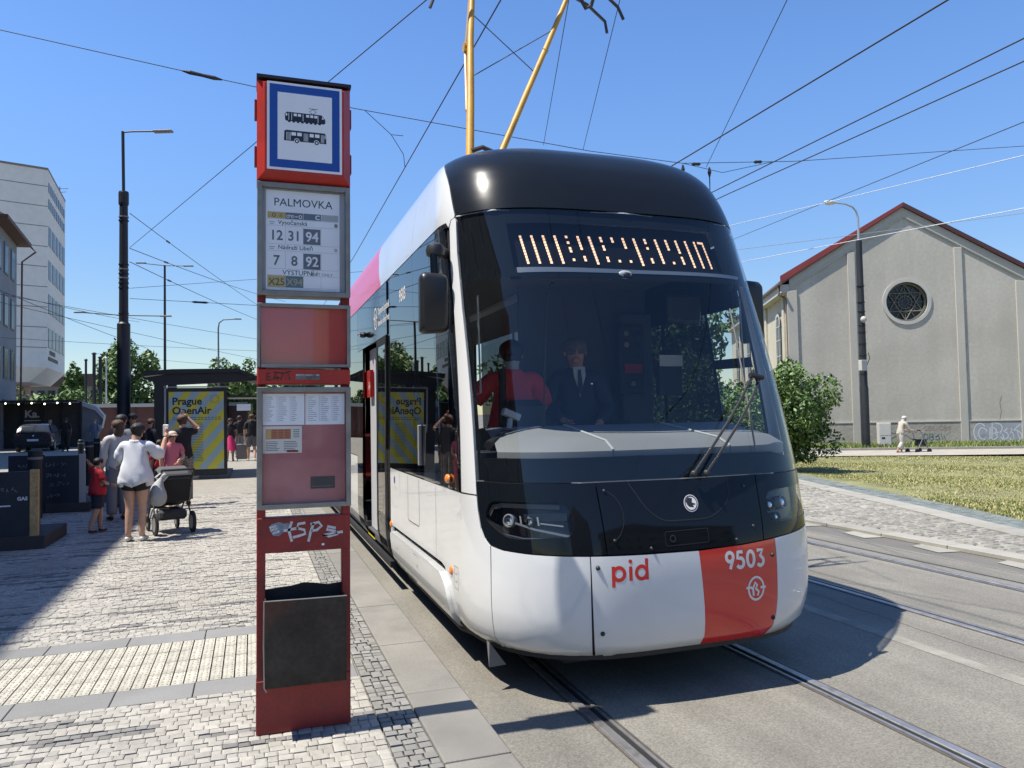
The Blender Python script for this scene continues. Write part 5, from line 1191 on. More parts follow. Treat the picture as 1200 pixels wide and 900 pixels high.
# mirrors
mm = tram
def mirror(x, y, zc, s, hgt=.42, w=.20, stalk=True):
    mb = MB(); prof = rpoly([(-w / 2, -hgt / 2), (w / 2, -hgt / 2 + .015), (w / 2 - .004, hgt / 2 - .01), (-w / 2 + .004, hgt / 2)], .045, 5)
    n = len(prof); V = []; F = []
    for (t, sc) in ((-.055, .80), (-.045, .92), (-.02, 1), (.045, 1), (.05, .97)): V += [(x + p[0] * sc, y + t, zc + p[1] * sc) for p in prof]
    for r_ in range(4): F += [(r_ * n + i, r_ * n + (i + 1) % n, (r_ + 1) * n + (i + 1) % n, (r_ + 1) * n + i) for i in range(n)]
    F += [tuple(range(n)), tuple(4 * n + i for i in range(n))[::-1]]
    mb.add(V, F); h_ = mb.build('mirror_housing', mat('mirror_housing', (.016, .016, .017), .38, var=(4, .2)), tram, world=True, smooth=True)
    g = MB(); g.add([(x + p[0] * .9, y + .052, zc + p[1] * .9) for p in prof], [tuple(range(n))]); g.build('mirror_glass', M_CHROME, h_, world=True)
    if not stalk:
        MB().tube([(x, y + .03, zc + hgt / 2 - .05), (x - .12, y + .12, zc + hgt / 2 - .03)], .03, 10).build('mirror_bracket', M_PLAST, tram, world=True, smooth=True); return
    mb = MB(); mb.tube([(x + .012 * s, y + .01, zc + hgt / 2 - .01), (x + .012 * s, y + .03, zc + hgt / 2 + .13)], .030, 12); mb.build('mirror_stalk', M_TBLK, tram, world=True, smooth=True)
    mb = MB(); mb.lathe((x + .03 * s, y + .06, zc + hgt / 2 + .165), [(.035, -.05), (.062, -.035), (.068, .0), (.058, .035), (.02, .055)], 16, axis='Z'); mb.tube([(x + .03 * s, y + .06, zc + hgt / 2 + .17), (x + .13 * s, y + .14, zc + hgt / 2 + .16)], .040, 10); mb.build('mirror_bracket', M_PLAST, tram, world=True, smooth=True)
mirror(-1.345, 5.10, 2.458, 1); mirror(1.225, 5.12, 2.46, -1, .50, .17, False)
# wipers: two arms, one blade
def sh(a, h, off): return SP(a, h, off)
for a0, a1, h1 in ((.045, .655, 1.885), (.135, .735, 1.878)):
    pts = [sh(a0 + (a1 - a0) * t, 1.30 + (h1 - 1.30) * t, .045 + .03 * math.sin(t * 3)) for t in (0, .25, .5, .75, 1)]
    w_ = MB().tube(pts, .009, 6).build('wiper_arm', M_PLAST, tram, world=True)
    MB().ell(tuple(pts[0]), (.022, .022, .022), 10, 6).build('wiper_pivot', M_PLAST, w_, world=True)
    pts = [sh(a0 + .03 * t + .01, 1.30 + .08 * t, .055) for t in (0, 1)]
MB().tube([sh(.640, 1.90, .06), sh(.755, 1.885, .06)], .017, 6).build('wiper_link', M_RUB, tram, world=True)
MB().tube([sh(.70, 1.85, .06), sh(.69, 1.94, .05), sh(.655, 1.90, .05)], .012, 6).build('wiper_link', M_RUB, tram, world=True)
pts = [sh(.660 - .05 * t * 0 + (.58 - .66) * t if False else .665 + (.565 - .665) * t, 2.38 + (1.43 - 2.38) * t, .022) for t in (0, .2, .4, .6, .8, 1)]
bl = MB().tube(pts, .006, 6).build('wiper_blade', mat('wiper_blade', (.16, .15, .13), .5), tram, world=True)
# pantograph
M_PY = mat('pantograph_yellow', (.58, .30, .03), .5, var=(6, .15), dirt=(5, .4, (.28, .14, .03)))
M_PD = mat('pantograph_dark', (.05, .045, .04), .5)
M_PG = mat('pantograph_grey', (.35, .27, .20), .5)
pn = tram
mb = MB(); mb.b2((-.62, 6.25, 3.86), (.54, 6.31, 3.91)); mb.b2((-.62, 7.95, 3.86), (.54, 8.01, 3.91)); mb.b2((-.62, 6.31, 3.86), (-.56, 7.95, 3.91)); mb.b2((.48, 6.31, 3.86), (.54, 7.95, 3.91)); mb.build('pantograph_frame', M_PY, pn, world=True)
for x in (-.59, .51):
    for y in (6.35, 7.9): MB().lathe((x, y, 3.78), [(.03, 0), (.055, .01), (.03, .02), (.055, .035), (.03, .045), (.055, .06), (.03, .075), (.03, .085)], 12).build('insulator', mat('insulator_brown', (.16, .05, .03), .3), pn, world=True)
P1 = [(-.715, 6.36, 3.90), (-.64, 6.57, 4.55), (-.565, 6.80, 5.2), (-.49, 6.98, 5.72), (-.44, 7.04, 6.02)]
P2 = [(-.47, 6.36, 3.90), (-.142, 6.57, 4.56), (.19, 6.79, 5.22), (.515, 7.0, 5.88), (.56, 7.02, 6.0)]
MB().tube(P1, [.038, .036, .032, .028, .025], 12).build('pantograph_arm', M_PY, pn, world=True, smooth=True)
MB().tube(P2, [.029, .028, .026, .024, .022], 12).build('pantograph_arm', M_PY, pn, world=True, smooth=True)
MB().tube([(-.66, 6.62, 4.45), (-.56, 7.0, 5.15), (-.50, 7.03, 5.7), (-.47, 7.04, 6.0)], .017, 8).build('coupling_rod', M_PG, pn, world=True)
MB().tube([(-.45, 6.42, 3.98), (-.05, 6.7, 4.75), (.24, 6.88, 5.25)], .012, 8).build('coupling_rod', M_PD, pn, world=True)
MB().tube([(-.58, 6.85, 4.85), (.36, 6.96, 5.52)], .005, 5).build('brace_wire', M_PD, pn, world=True)
MB().tube([(-.47, 7.0, 5.55), (.06, 6.8, 4.98)], .005, 5).build('brace_wire', M_PD, pn, world=True)
MB().tube([(-.70, 6.36, 3.99), (-.60, 6.36, 4.03), (-.45, 6.36, 3.98), (-.30, 6.36, 3.97)], .022, 8).build('cable_hose', M_PD, pn, world=True)
MB().lathe((-.55, 6.99, 5.22), [(.045, -.03), (.045, .03)], 10, axis='X').build('pantograph_joint', M_PY, pn, world=True)
for dy in (-.14, .16):
    mb = MB(); y = 7.02 + dy
    mb.tube([(-.86, y, 5.66), (-.80, y, 5.82), (-.66, y, 5.97), (-.45, y, 6.03), (.08, y, 6.04), (.60, y, 6.03), (.82, y, 5.95), (1.02, y, 5.80), (1.08 if dy < 0 else 1.04, y, 5.68)], .016, 8)
    mb.b2((-.45, y - .03, 6.035), (.60, y + .03, 6.06)); mb.build('collector_bow', M_PD, pn, world=True, smooth=True)
for x in (-.40, .56): MB().tube([(x, 6.88, 6.0), (x, 7.18, 6.0)], .02, 6).build('collector_link', M_PD, pn, world=True)
mb = MB(); mb.tube([(.66, 7.0, 5.90), (.72, 7.0, 5.80), (.78, 7.0, 5.84), (.80, 6.95, 5.95)], .02, 8); mb.build('collector_link', M_PD, pn, world=True)
# roof equipment
for y0, y1, h in ((8.8, 11.2, .28), (13.5, 17, .30), (24, 28, .30)):
    tb2('roof_box', (-.78, y0, 3.78), (.70, y1, 3.80 + h * .6), mat('roof_box', (.45, .45, .45), .6), .04)

# ---- people in the cab
M_SUIT = mat('navy_suit', (.020, .030, .055), .7); M_SHIRTW = mat('white_shirt', (.60, .61, .62), .7); M_HGREY = mat('grey_hair', (.16, .14, .13), .8, bump=(60, .5, .01))
drv = person('tram driver in a dark suit, white shirt and tie standing behind the windscreen', (.09, 6.00, .60), R(165), 1.76, head=(0.01, .0), skin=mat('skin_cab', (.52, .27, .19), .55), top=M_SUIT, sleeve=1.9, bottom=M_SUIT, blen=1.95,
             hair=M_HGREY, shoes=M_RUB, face=True, glasses=True, top_low=.8, arms={'L': ((-.25, .04, 1.12), (-.16, .22, 1.02)), 'R': ((.25, .04, 1.12), (.16, .22, 1.04))})
def onchest(pts, dy=0.0): return [(x, y + .035 + dy, z) for x, y, z in pts]
MB().add(onchest([(-.05, .11, 1.475), (.05, .11, 1.475), (.050, .142, 1.40), (0.0, .155, 1.225), (-.050, .142, 1.40)]), [(0, 1, 2, 3, 4)]).build('shirt_front', M_SHIRTW, drv)
MB().add(onchest([(-.012, .13, 1.45), (.012, .13, 1.45), (.024, .165, 1.28), (0, .168, 1.235), (-.024, .165, 1.28)], .006), [(0, 1, 2, 3, 4)]).build('tie', mat('tie', (.02, .03, .06), .6), drv)
MB().ell((-.10, .17, 1.33), (.012, .008, .012), 8, 6).build('badge', M_CHROME, drv)
red = person('passenger in a red short sleeved shirt standing inside the tram behind the driver console', (-.56, 5.78, .60), R(-10), 1.72, skin=mat('skin_arm', (.42, .40, .39), .6), top=mat('red_shirt', (.62, .03, .035), .75, bump=(14, .5, .03)), sleeve=.95, loose=1.22, fat=1.12,
             bottom=M_RUB, blen=1.95, hair=mat('black_hair', (.012, .010, .010), .6, bump=(60, .5, .01)), shoes=M_RUB, arms={'L': ((-.34, -.02, 1.22), (-.38, .0, .98)), 'R': ((.27, .1, 1.18), (.2, .32, 1.1))}, head=(0, .03))
MB().tube([(-.10, -.14, 1.44), (-.11, -.19, 1.25), (-.115, -.185, .98)], .028, 8).build('bag_strap', M_RUB, red)
MB().box((.04, -.24, 1.02), (.34, .16, .36)).build('backpack', M_RUB, red, bevel=.05)
# ------------------------------------------------------------------ the grey gabled building on the right
M_REND = mat('grey_render', (0.47, 0.44, 0.375), 0.9, var=(0.35, 0.07), fine=(7, 0.06), bump=(12, 0.22, 0.02), dirt=(0.5, 0.55, (0.37, 0.34, 0.28)), streak=((1.2, 1.2, .2), .07))
M_REND2 = mat('plinth_render', (0.35, 0.325, 0.27), 0.9, var=(0.8, 0.14), fine=(12, .1), bump=(10, .4, .03))
M_PIL = mat('pilaster_render', (0.46, 0.435, 0.375), 0.9, var=(0.5, 0.07), fine=(14, .05), bump=(20, .15, .02))
M_CREAM = mat('cream_render', (0.50, 0.46, 0.36), 0.9, var=(0.6, 0.07), fine=(10, .06))
M_ROOFR = mat('red_metal_roof', (0.26, 0.042, 0.036), 0.5, var=(1.5, 0.15)); M_ROOFD = mat('roof_edge', (0.075, 0.03, 0.03), 0.5)
M_WFR = mat('window_surround', (0.47, 0.455, 0.41), 0.8, var=(2, .06)); M_DKG = mat('dark_window_glass', (0.02, 0.022, 0.022), 0.15)
gb = thing('gable_building', 'grey rendered building with red roof and round star window in its gable', 'building', (WC.x, WC.y, -0.15), R(-26.6))
# local frame: u along the wall (x), v into the building (y), z
HWD, ZC, ZA, DEP = 5.25, 8.05, 11.25, 19.0
def zr(u): return ZA - (ZA - ZC) * abs(u) / HWD
rad = 0.98; cz = 6.75; cu = 0.05
def circ(cx, cz_, r, n=40, rev=False): 
    p = [(cx + r * math.cos(2 * math.pi * i / n), cz_ + r * math.sin(2 * math.pi * i / n)) for i in range(n)]
    return p[::-1] if rev else p
mb = MB(); outer = [(-HWD, 0), (HWD, 0), (HWD, ZC), (0, ZA), (-HWD, ZC)]; hole = circ(cu, cz, rad)
tri = geometry.tessellate_polygon([[Vector((p[0], p[1], 0)) for p in outer], [Vector((p[0], p[1], 0)) for p in hole]])
al = outer + hole; mb.add([(p[0], 0, p[1]) for p in al], [tuple(t) for t in tri])
n = len(hole); mb.add([(p[0], 0, p[1]) for p in hole] + [(p[0], .45, p[1]) for p in hole], [(i, (i + 1) % n, (i + 1) % n + n, i + n) for i in range(n)])
mb.build('gable_wall', M_REND, gb, fix=False)
MB().b2((-HWD, 0.02, 0), (-HWD + .3, DEP, ZC - .02)).build('side_wall', M_CREAM, gb)
MB().b2((HWD - .3, 0.02, 0), (HWD, DEP, ZC - .02)).build('side_wall', M_CREAM, gb)
MB().b2((-HWD, DEP - .02, 0), (HWD, DEP + .3, ZC)).build('rear_wall', M_REND, gb)
for u, w in ((-HWD + .10, .46), (-2.40, .34), (2.36, .34), (HWD - .20, .50)):
    MB().b2((u - w / 2, -0.08, 0), (u + w / 2, -0.002, zr(abs(u) + w / 2) - .50)).build('pilaster', M_PIL, gb, bevel=.01)
# raking band under the roof line and the inner recessed frames
for s in (-1, 1):
    sl = (ZA - ZC) / HWD
    band = [(0, ZA - .02), (s * (HWD), ZC - .02), (s * HWD, ZC - .52), (0, ZA - .52)]
    mb = MB(); mb.prism(band, 1, -.05, -.003); mb.build('raking_band', M_PIL, gb, fix=True)
    mb = MB(); mb.prism([(0, ZA - .40), (s * HWD, ZC - .40), (s * HWD, ZC - .46), (0, ZA - .46)], 1, -.07, -.051); mb.build('raking_fillet', M_PIL, gb)
MB().b2((-HWD - .03, -.05, 0), (HWD + .03, -.003, 1.06)).build('plinth', M_REND2, gb)
MB().b2((-HWD - .03, -.07, 1.06), (HWD + .03, -.003, 1.10)).build('plinth_cap', M_PIL, gb)
# rose window
rw = thing('w', None, None); bpy.data.objects.remove(rw)
def ringmesh(r0, r1, y0, y1, name, m, par, n=40):
    mb = MB(); V = []
    for (r, y) in ((r0, y1), (r0, y0), (r1, y0), (r1, y1)): V += [(cu + r * math.cos(2 * math.pi * i / n), y, cz + r * math.sin(2 * math.pi * i / n)) for i in range(n)]
    F = [(k * n + i, k * n + (i + 1) % n, ((k + 1) % 4) * n + (i + 1) % n, ((k + 1) % 4) * n + i) for k in range(4) for i in range(n)]
    mb.add(V, F); return mb.build(name, m, par, smooth=True)
rf = ringmesh(.93, 1.09, -.05, .02, 'window_surround', M_WFR, gb)
gl = MB(); gl.add([(p[0], .30, p[1]) for p in circ(cu, cz, rad)], [tuple(range(40))]); gl.build('window_glass', M_DKG, gb)
ringmesh(.84, .93, .16, .26, 'window_frame', mat('grille_metal', (.16, .15, .12), .6), gb); mb = MB()
M_GRI = MATS['grille_metal']
def bar3(p, q, r=.026): mb.tube([(cu + p[0], .22, cz + p[1]), (cu + q[0], .22, cz + q[1])], r, 5)
st = lambda a, r=.86: (r * math.cos(R(a)), r * math.sin(R(a)))
for k in range(3): bar3(st(90 + k * 120), st(210 + k * 120)); bar3(st(-90 + k * 120), st(30 + k * 120))
mb.build('star_bars', M_GRI, gb); mb = MB()
for r in (.30, .46): 
    pts = circ(0, 0, r, 18); 
    for i in range(18): bar3(pts[i], pts[(i + 1) % 18], .016)
for k in range(12): bar3(st(k * 30, .12), st(k * 30, .84), .012)
for k in range(6):
    c = st(k * 60 + 30, .62); pts = [(c[0] + .14 * math.cos(t), c[1] + .14 * math.sin(t)) for t in [i * math.pi / 5 for i in range(10)]]
    for i in range(10): bar3(pts[i], pts[(i + 1) % 10], .012)
tag(mb.build('window_tracery', M_GRI, gb), kind='stuff')
# roof
for s in (-1, 1):
    e = HWD + .42; ze = ZC - (ZA - ZC) / HWD * .42; mb = MB()
    mb.add([(0, -.13, ZA + .14), (s * e, -.13, ze + .14), (s * e, DEP + .4, ze + .14), (0, DEP + .4, ZA + .14), (0, -.13, ZA + .02), (s * e, -.13, ze + .02), (s * e, DEP + .4, ze + .02), (0, DEP + .4, ZA + .02)],
           [(0, 1, 2, 3), (4, 5, 6, 7), (0, 1, 5, 4), (1, 2, 6, 5), (2, 3, 7, 6)]); rfo = mb.build('roof', M_ROOFR, gb)
    for k in range(38):
        y = -.1 + k * .52; mb = MB(); mb.add([(0, y, ZA + .145), (s * e, y, ze + .145), (s * e, y + .035, ze + .145), (0, y + .035, ZA + .145), (0, y, ZA + .185), (s * e, y, ze + .185), (s * e, y + .035, ze + .185), (0, y + .035, ZA + .185)],
            [(4, 5, 6, 7), (0, 1, 5, 4), (3, 2, 6, 7), (1, 2, 6, 5)]); mb.build('roof_seam', M_ROOFR, rfo)
    mb = MB(); mb.prism([(0, ZA + .20), (s * (e + .02), ze + (.40 if s < 0 else .20)), (s * (e + .02), ze + .06), (0, ZA + .04)], 1, -.17, -.132); mb.build('verge_flashing', M_ROOFR if s < 0 else M_ROOFD, gb); mb = MB(); mb.prism([(0, ZA + .035), (s * (e + .02), ze + .055), (s * (e + .02), ze - .02), (0, ZA - .02)], 1, -.17, -.132); mb.build('verge_board', M_ROOFD, gb)
    MB().tube([(s * (e + .06), -.35, ze + .02), (s * (e + .06), DEP + .4, ze + .02)], .07, 8).build('gutter', mat('gutter_metal', (.16, .12, .10), .5), gb)
    MB().b2((s * (HWD + .20) - .20, -.06, ze - .42), (s * (HWD + .20) + .20, DEP, ze - .0)).build('cornice', M_WFR, gb, bevel=.02)
MB().tube([(-HWD - .45, .25, ze - .02), (-HWD - .45, .22, ze - .45), (-HWD - .10, .18, ze - .72), (-HWD - .10, .18, 0)], .06, 8).build('downpipe', MATS['gutter_metal'], gb)
# side wall: arched windows and pilasters
for k in range(4):
    v = 2.6 + k * 4.6
    MB().b2((-HWD - .10, v - 1.55, 0), (-HWD - .001, v - 1.15, ze - .42)).build('side_pilaster', M_CREAM, gb, bevel=.01)
    ar = [(v - .55, 2.9), (v + .55, 2.9), (v + .55, 6.0)] + [(v + .55 * math.cos(R(a)), 6.0 + .55 * math.sin(R(a))) for a in range(15, 180, 15)] + [(v - .55, 6.0)]
    MB().prism(ar, 0, -HWD - .06, -HWD - .03).build('arched_window', M_DKG, gb)
    ar2 = [(p[0] * 1.0 + (.1 if p[0] > v else -.1 if p[0] < v else 0), p[1] + (.12 if p[1] > 5.9 else 0)) for p in ar]
    mb = MB(); nn = len(ar); mb.add([(-HWD - .09, p[0], p[1]) for p in ar] + [(-HWD - .09, p[0], p[1]) for p in ar2], [(i, i + 1, nn + i + 1, nn + i) for i in range(nn - 1)]); mb.build('window_surround', M_WFR, gb)
    mb = MB(); 
    for q in (-.25, .25): mb.b2((-HWD - .085, v + q - .02, 2.9), (-HWD - .061, v + q + .02, 6.4))
    for q in (3.7, 4.5, 5.3, 6.0): mb.b2((-HWD - .083, v - .55, q - .02), (-HWD - .062, v + .55, q + .02))
    mb.build('glazing_bars', M_WFR, gb)
    MB().b2((-HWD - .22, v - .75, 2.72), (-HWD - .001, v + .75, 2.88)).build('window_sill', M_WFR, gb)
MB().b2((-HWD - .05, .0, 0), (-HWD - .001, DEP, 1.1)).build('plinth', M_REND2, gb)
# scribbles on the plinth
def wallscr(name, strokes, w, m, y=-.0535):
    mb = MB(); 
    for s in strokes: flat(mb, stroke2d(s, w), lambda x, z: (x, y, z))
    return mb.build(name, m, gb, fix=False)
random.seed(11)
def letters(x0, z0, s, n, loopy=True):
    out = []
    for k in range(n):
        x = x0 + k * s * .85; t = k % 4
        if t == 0: out.append(arc(x + .3 * s, z0 + .5 * s, .32 * s, .48 * s, 40, 380, 14))
        elif t == 1: out.append([(x, z0), (x + .05 * s, z0 + s)] + arc(x + .25 * s, z0 + .72 * s, .28 * s, .26 * s, 90, -90, 8) + arc(x + .25 * s, z0 + .25 * s, .33 * s, .26 * s, 90, -110, 8))
        elif t == 2: out.append(arc(x + .3 * s, z0 + .3 * s, .3 * s, .3 * s, 200, 520, 12) + [(x + .55 * s, z0 + .9 * s)])
        else: out.append([(x, z0 + .9 * s), (x + .2 * s, z0 + .05 * s), (x + .4 * s, z0 + .8 * s), (x + .6 * s, z0)])
    return out
wallscr('graffiti', letters(2.75, .10, .88, 4) + letters(2.95, .22, .55, 5), .045, mat('white_spray', (.62, .64, .66), .6))
mb = MB(); flat(mb, poly2([(2.70, .10), (5.05, .06), (5.08, .95), (4.3, 1.02), (2.8, .98)]), lambda x, z: (x, -.0515, z)); mb.build('graffiti_ground', mat('grey_spray', (.33, .34, .36), .7, var=(3, .15)), gb, fix=False)
wallscr('graffiti', letters(.55, .22, .30, 4), .035, mat('teal_spray', (.04, .14, .15), .6))
wallscr('graffiti', letters(.60, .68, .20, 7), .022, mat('pale_red_spray', (.36, .20, .19), .6))
wallscr('graffiti', [[(-1.3, .2), (-1.0, .6), (-.7, .55), (-.5, .9), (-.3, .7), (-.35, 1.0)], [(-.9, .3), (-.5, .5), (-.2, .45), (0.1, .2)]], .04, mat('brown_stain', (.17, .15, .12), .8))
wallscr('wall_crack', [[(2.52, 3.0), (2.58, 3.6), (2.53, 4.1), (2.6, 4.7)], [(3.9, 1.1), (3.98, 1.5), (3.93, 1.9), (4.02, 2.2)]], .02, MATS['brown_stain'], -.004)

# lamp mast, cabinet
lm = thing('street_lamp', 'tall black and silver street lamp with curved arm in front of the grey gable', 'street lamp', (22.42, 26.45, -0.12))
MB().lathe((0, 0, 0), [(.17, 0), (.17, 2.6), (.15, 2.7), (.125, 9.0)], 16).build('lower_mast', mat('mast_black', (.018, .019, .021), .55, var=(3, .2)), lm, smooth=True)
MB().tube([(0, 0, 9.0), (0, 0, 10.0), (-.06, .02, 10.28), (-.22, .06, 10.48), (-.52, .13, 10.60), (-.92, .2, 10.64)], [.05, .045, .04, .038, .035, .032], 10).build('curved_arm', mat('galvanised_grey', (.45, .46, .47), .45, metal=.5), lm, smooth=True)
MB().ell((-1.22, .26, 10.66), (.34, .14, .085), 16, 8).build('lamp_head', mat('lamp_white', (.62, .62, .58), .4), lm, smooth=True)
MB().ell((-1.28, .27, 10.61), (.22, .11, .07), 14, 6).build('lamp_glass', mat('lamp_diffuser', (.75, .75, .70), .3), lm, smooth=True)
MB().b2((-.38, -.32, 3.35), (-.08, -.12, 3.80)).build('junction_box', M_WFR, lm, bevel=.01)
MB().ell((-.08, -.2, 5.55), (.13, .12, .14), 10, 8).build('camera_dome', M_WFR, lm, smooth=True)
mb = MB()
for z in (3.2, 4.0, 4.5, 5.0, 5.3, 5.9, 6.3, 7.0): mb.lathe((0, 0, z), [(.165, 0), (.165, .03)], 12)
tag(mb.build('mast_bands', M_RUB, lm), kind='stuff')
mb = MB(); mb.tube([(-.15, -.16, 3.4), (-.22, -.2, 4.2), (-.17, -.16, 5.4)], .02, 5); mb.build('cable', M_RUB, lm)
mb = MB(); mb.tube([(.2, 0, 3.6), (.32, -.05, 3.9), (.28, 0, 4.15)], .015, 5); mb.build('cable', M_RUB, lm)
cb = thing('utility_cabinet', 'small pale utility cabinet standing against the grey wall beside the lamp mast', 'cabinet', (23.95, 27.0, -0.14), R(-26.6))
MB().b2((-.26, -.16, 0), (.26, .16, 1.10)).build('cabinet_body', mat('cabinet_beige', (.52, .50, .45), .6), cb, bevel=.015)
MB().b2((-.23, -.172, .55), (.23, -.161, 1.05)).build('cabinet_door', mat('cabinet_light', (.58, .56, .51), .6), cb); MB().b2((-.23, -.172, .06), (.23, -.161, .52)).build('cabinet_door', MATS['cabinet_light'], cb)
MB().b2((-.16, -.178, .40), (-.02, -.173, .47)).build('cabinet_plate', M_RUB, cb)

# ------------------------------------------------------------------ foliage
ML = [mat('leaf_dark', (.045, .095, .020), .6), mat('leaf_mid', (.095, .165, .035), .55), mat('leaf_light', (.165, .25, .065), .5)]
M_BARK = mat('bark', (.08, .06, .045), .9)
def leafy(name, c, rad, nleaf, size, parent, mats=ML, clumps=26, seed=1, squash=.25, mapc=None):
    """leaf faces gathered in clumps spread through an uneven crown"""
    rs = np.random.RandomState(seed); C = []
    for _ in range(clumps):
        d = rs.normal(size=3); d /= np.linalg.norm(d); r = rs.uniform(.25, 1.0) ** .5
        C.append((d * r * (1 + rs.uniform(-.18, .28)) * .86, rs.uniform(.20, .42)))
    V = np.zeros((nleaf * 4, 3)); rad = np.array(rad); w = np.array([q[1] ** 2 for q in C]); w /= w.sum(); ci = rs.choice(len(C), nleaf, p=w)
    mi = np.zeros(nleaf, int)
    for i in range(nleaf):
        cc, cr = C[ci[i]]; d = rs.normal(size=3); d /= np.linalg.norm(d); p = (cc + d * cr * rs.uniform(.45, 1.0) ** .6) * rad
        if p[2] < -rad[2] * .93: p[2] = -rad[2] * rs.uniform(.6, .93)
        u = rs.normal(size=3); u /= np.linalg.norm(u); v = np.cross(u, d + rs.normal(size=3) * .6); v /= max(np.linalg.norm(v), 1e-6); s = size * rs.uniform(.6, 1.3)
        V[i * 4:(i + 1) * 4] = [p - u * s, p + v * s * .5, p + u * s, p - v * s * .5]
        mi[i] = rs.choice(3, p=(.36, .42, .22)) if ci[i] % 3 else rs.choice(3, p=(.2, .4, .4))
    V += np.array(c); me = bpy.data.meshes.new(name); me.from_pydata(V.tolist(), [], (np.arange(nleaf * 4).reshape(-1, 4)).tolist())
    for m in mats: me.materials.append(m)
    me.polygons.foreach_set('material_index', mi.tolist()); o = bpy.data.objects.new(name, me); link(o); o.parent = parent; return o
def tree(label, x, y, z0, h, w, n, size, seed, trunk=.25, name='tree', cat='tree', group=None, low=.25, mats=ML, clumps=26, d=None):
    t = thing(name, label, cat, (x, y, z0), 0, group); rs = random.Random(seed); ch = h * (1 - low)
    leafy('crown', (0, 0, h * low + ch / 2), (w / 2, (d or w) / 2, ch / 2), n, size, t, mats, clumps, seed)
    r = trunk; mb = MB(); mb.tube([(0, 0, 0), (rs.uniform(-.1, .1), 0, h * .3), (rs.uniform(-.2, .2), 0, h * .6), (rs.uniform(-.2, .2), .1, h * .88)], [r, r * .8, r * .5, r * .15], 8)
    mb.build('trunk', M_BARK, t, smooth=True)
    for k in range(6):
        a = k * 1.05 + rs.random(); hh = h * rs.uniform(.3, .65); L_ = w * rs.uniform(.25, .42)
        MB().tube([(0, 0, hh), (math.cos(a) * L_ * .5, math.sin(a) * L_ * .5, hh + L_ * .45), (math.cos(a) * L_, math.sin(a) * L_, hh + L_ * .7)], [r * .4, r * .25, r * .08], 6).build('limb', M_BARK, t)
    return t
tree('broad dark green shrub on the lawn between the tram and the grey gable', 11.35, 17.8, 0, 3.0, 3.0, 15000, .062, 5, trunk=.06, name='shrub', cat='shrub', low=.02, clumps=44)
tree('leafy shrub behind the broad shrub, partly hidden by the tram', 10.6, 20.3, 0, 3.1, 3.4, 8000, .075, 6, trunk=.06, name='shrub', cat='shrub', low=.02, clumps=34)
tree('leafy green shrub seen through the tram windscreen, beside the road', 12.2, 24.5, 0, 3.2, 4.2, 5000, .12, 7, trunk=.06, name='shrub', cat='shrub', low=.02, clumps=34)
tree('tree with light green crown seen through the tram cab window', 14.1, 28.0, 0, 7.0, 4.4, 6000, .15, 8, trunk=.2, low=.28, clumps=34)
# old man with a wheeled walking frame
M_LINEN = mat('pale_linen', (.42, .38, .32), .85); M_TROU = mat('pale_trousers', (.46, .43, .38), .85)
om = person('elderly man in pale clothes and cap stooping over a wheeled walking frame by the wall', (21.55, 23.75, -.19), R(-90 + -5), 1.56, lean=.35, top=M_LINEN, sleeve=1.7, bottom=M_TROU, blen=1.7, hair=mat('white_hair', (.5, .5, .48), .8), shoes=mat('shoe_dark', (.06, .05, .045), .6),
            arms={'L': ((-.24, .30, 1.05), (-.22, .60, .98)), 'R': ((.24, .30, 1.05), (.22, .60, .98))}, legs={'L': ((-.09, .16, .50), (-.10, .12, .09)), 'R': ((.09, .02, .50), (.10, -.26, .13))}, head=(0, .03), skin=M_SKIN2, cap=M_LINEN)
rl = thing('rollator', 'dark wheeled walking frame with basket pushed by the elderly man', 'walking frame', (22.30, 23.62, -.19), R(-95))
for s in (-1, 1):
    MB().tube([(s * .24, -.16, .92), (s * .24, -.02, .84), (s * .25, .06, .55), (s * .26, .28, .12)], .014, 6).build('side_frame', M_TRIM, rl)
    MB().tube([(s * .25, .0, .58), (s * .26, -.26, .12)], .014, 6).build('rear_strut', M_TRIM, rl)
    MB().tube([(s * .24, -.22, .92), (s * .24, -.08, .91)], .022, 8).build('grip', M_RUB, rl)
    for yy in (.29, -.27): MB().lathe((s * .26, yy, .10), [(.05, -.02), (.10, -.018), (.10, .018), (.05, .02)], 14, axis='X').build('wheel', M_RUB, rl)
MB().b2((-.22, -.05, .52), (.22, .22, .56)).build('seat', M_RUB, rl, bevel=.01); MB().b2((-.19, .02, .30), (.19, .26, .51)).build('basket', mat('basket_black', (.03, .03, .035), .7), rl, bevel=.02)
MB().tube([(-.24, .08, .84), (.24, .08, .84)], .012, 6).build('cross_bar', M_TRIM, rl)
# ------------------------------------------------------------------ left side: houses, terrace, masts, shelter, barriers
M_WB = mat('pale_block_render', (0.76, 0.72, 0.66), 0.9, var=(0.12, 0.05), fine=(2, .04)); M_WBJ = mat('panel_joint', (.22, .20, .18), .9)
M_PINK = mat('pink_render', (.42, .27, .24), .9); M_DW = mat('dark_pane', (.030, .038, .050), .25, spec=0.22); M_WINF = mat('window_frame_grey', (.30, .30, .30), .7)
M_GREYB = mat('blue_grey_render', (.20, .215, .24), .9, var=(.3, .1), fine=(4, .08)); M_BROWN = mat('brown_eave', (.10, .055, .04), .7)
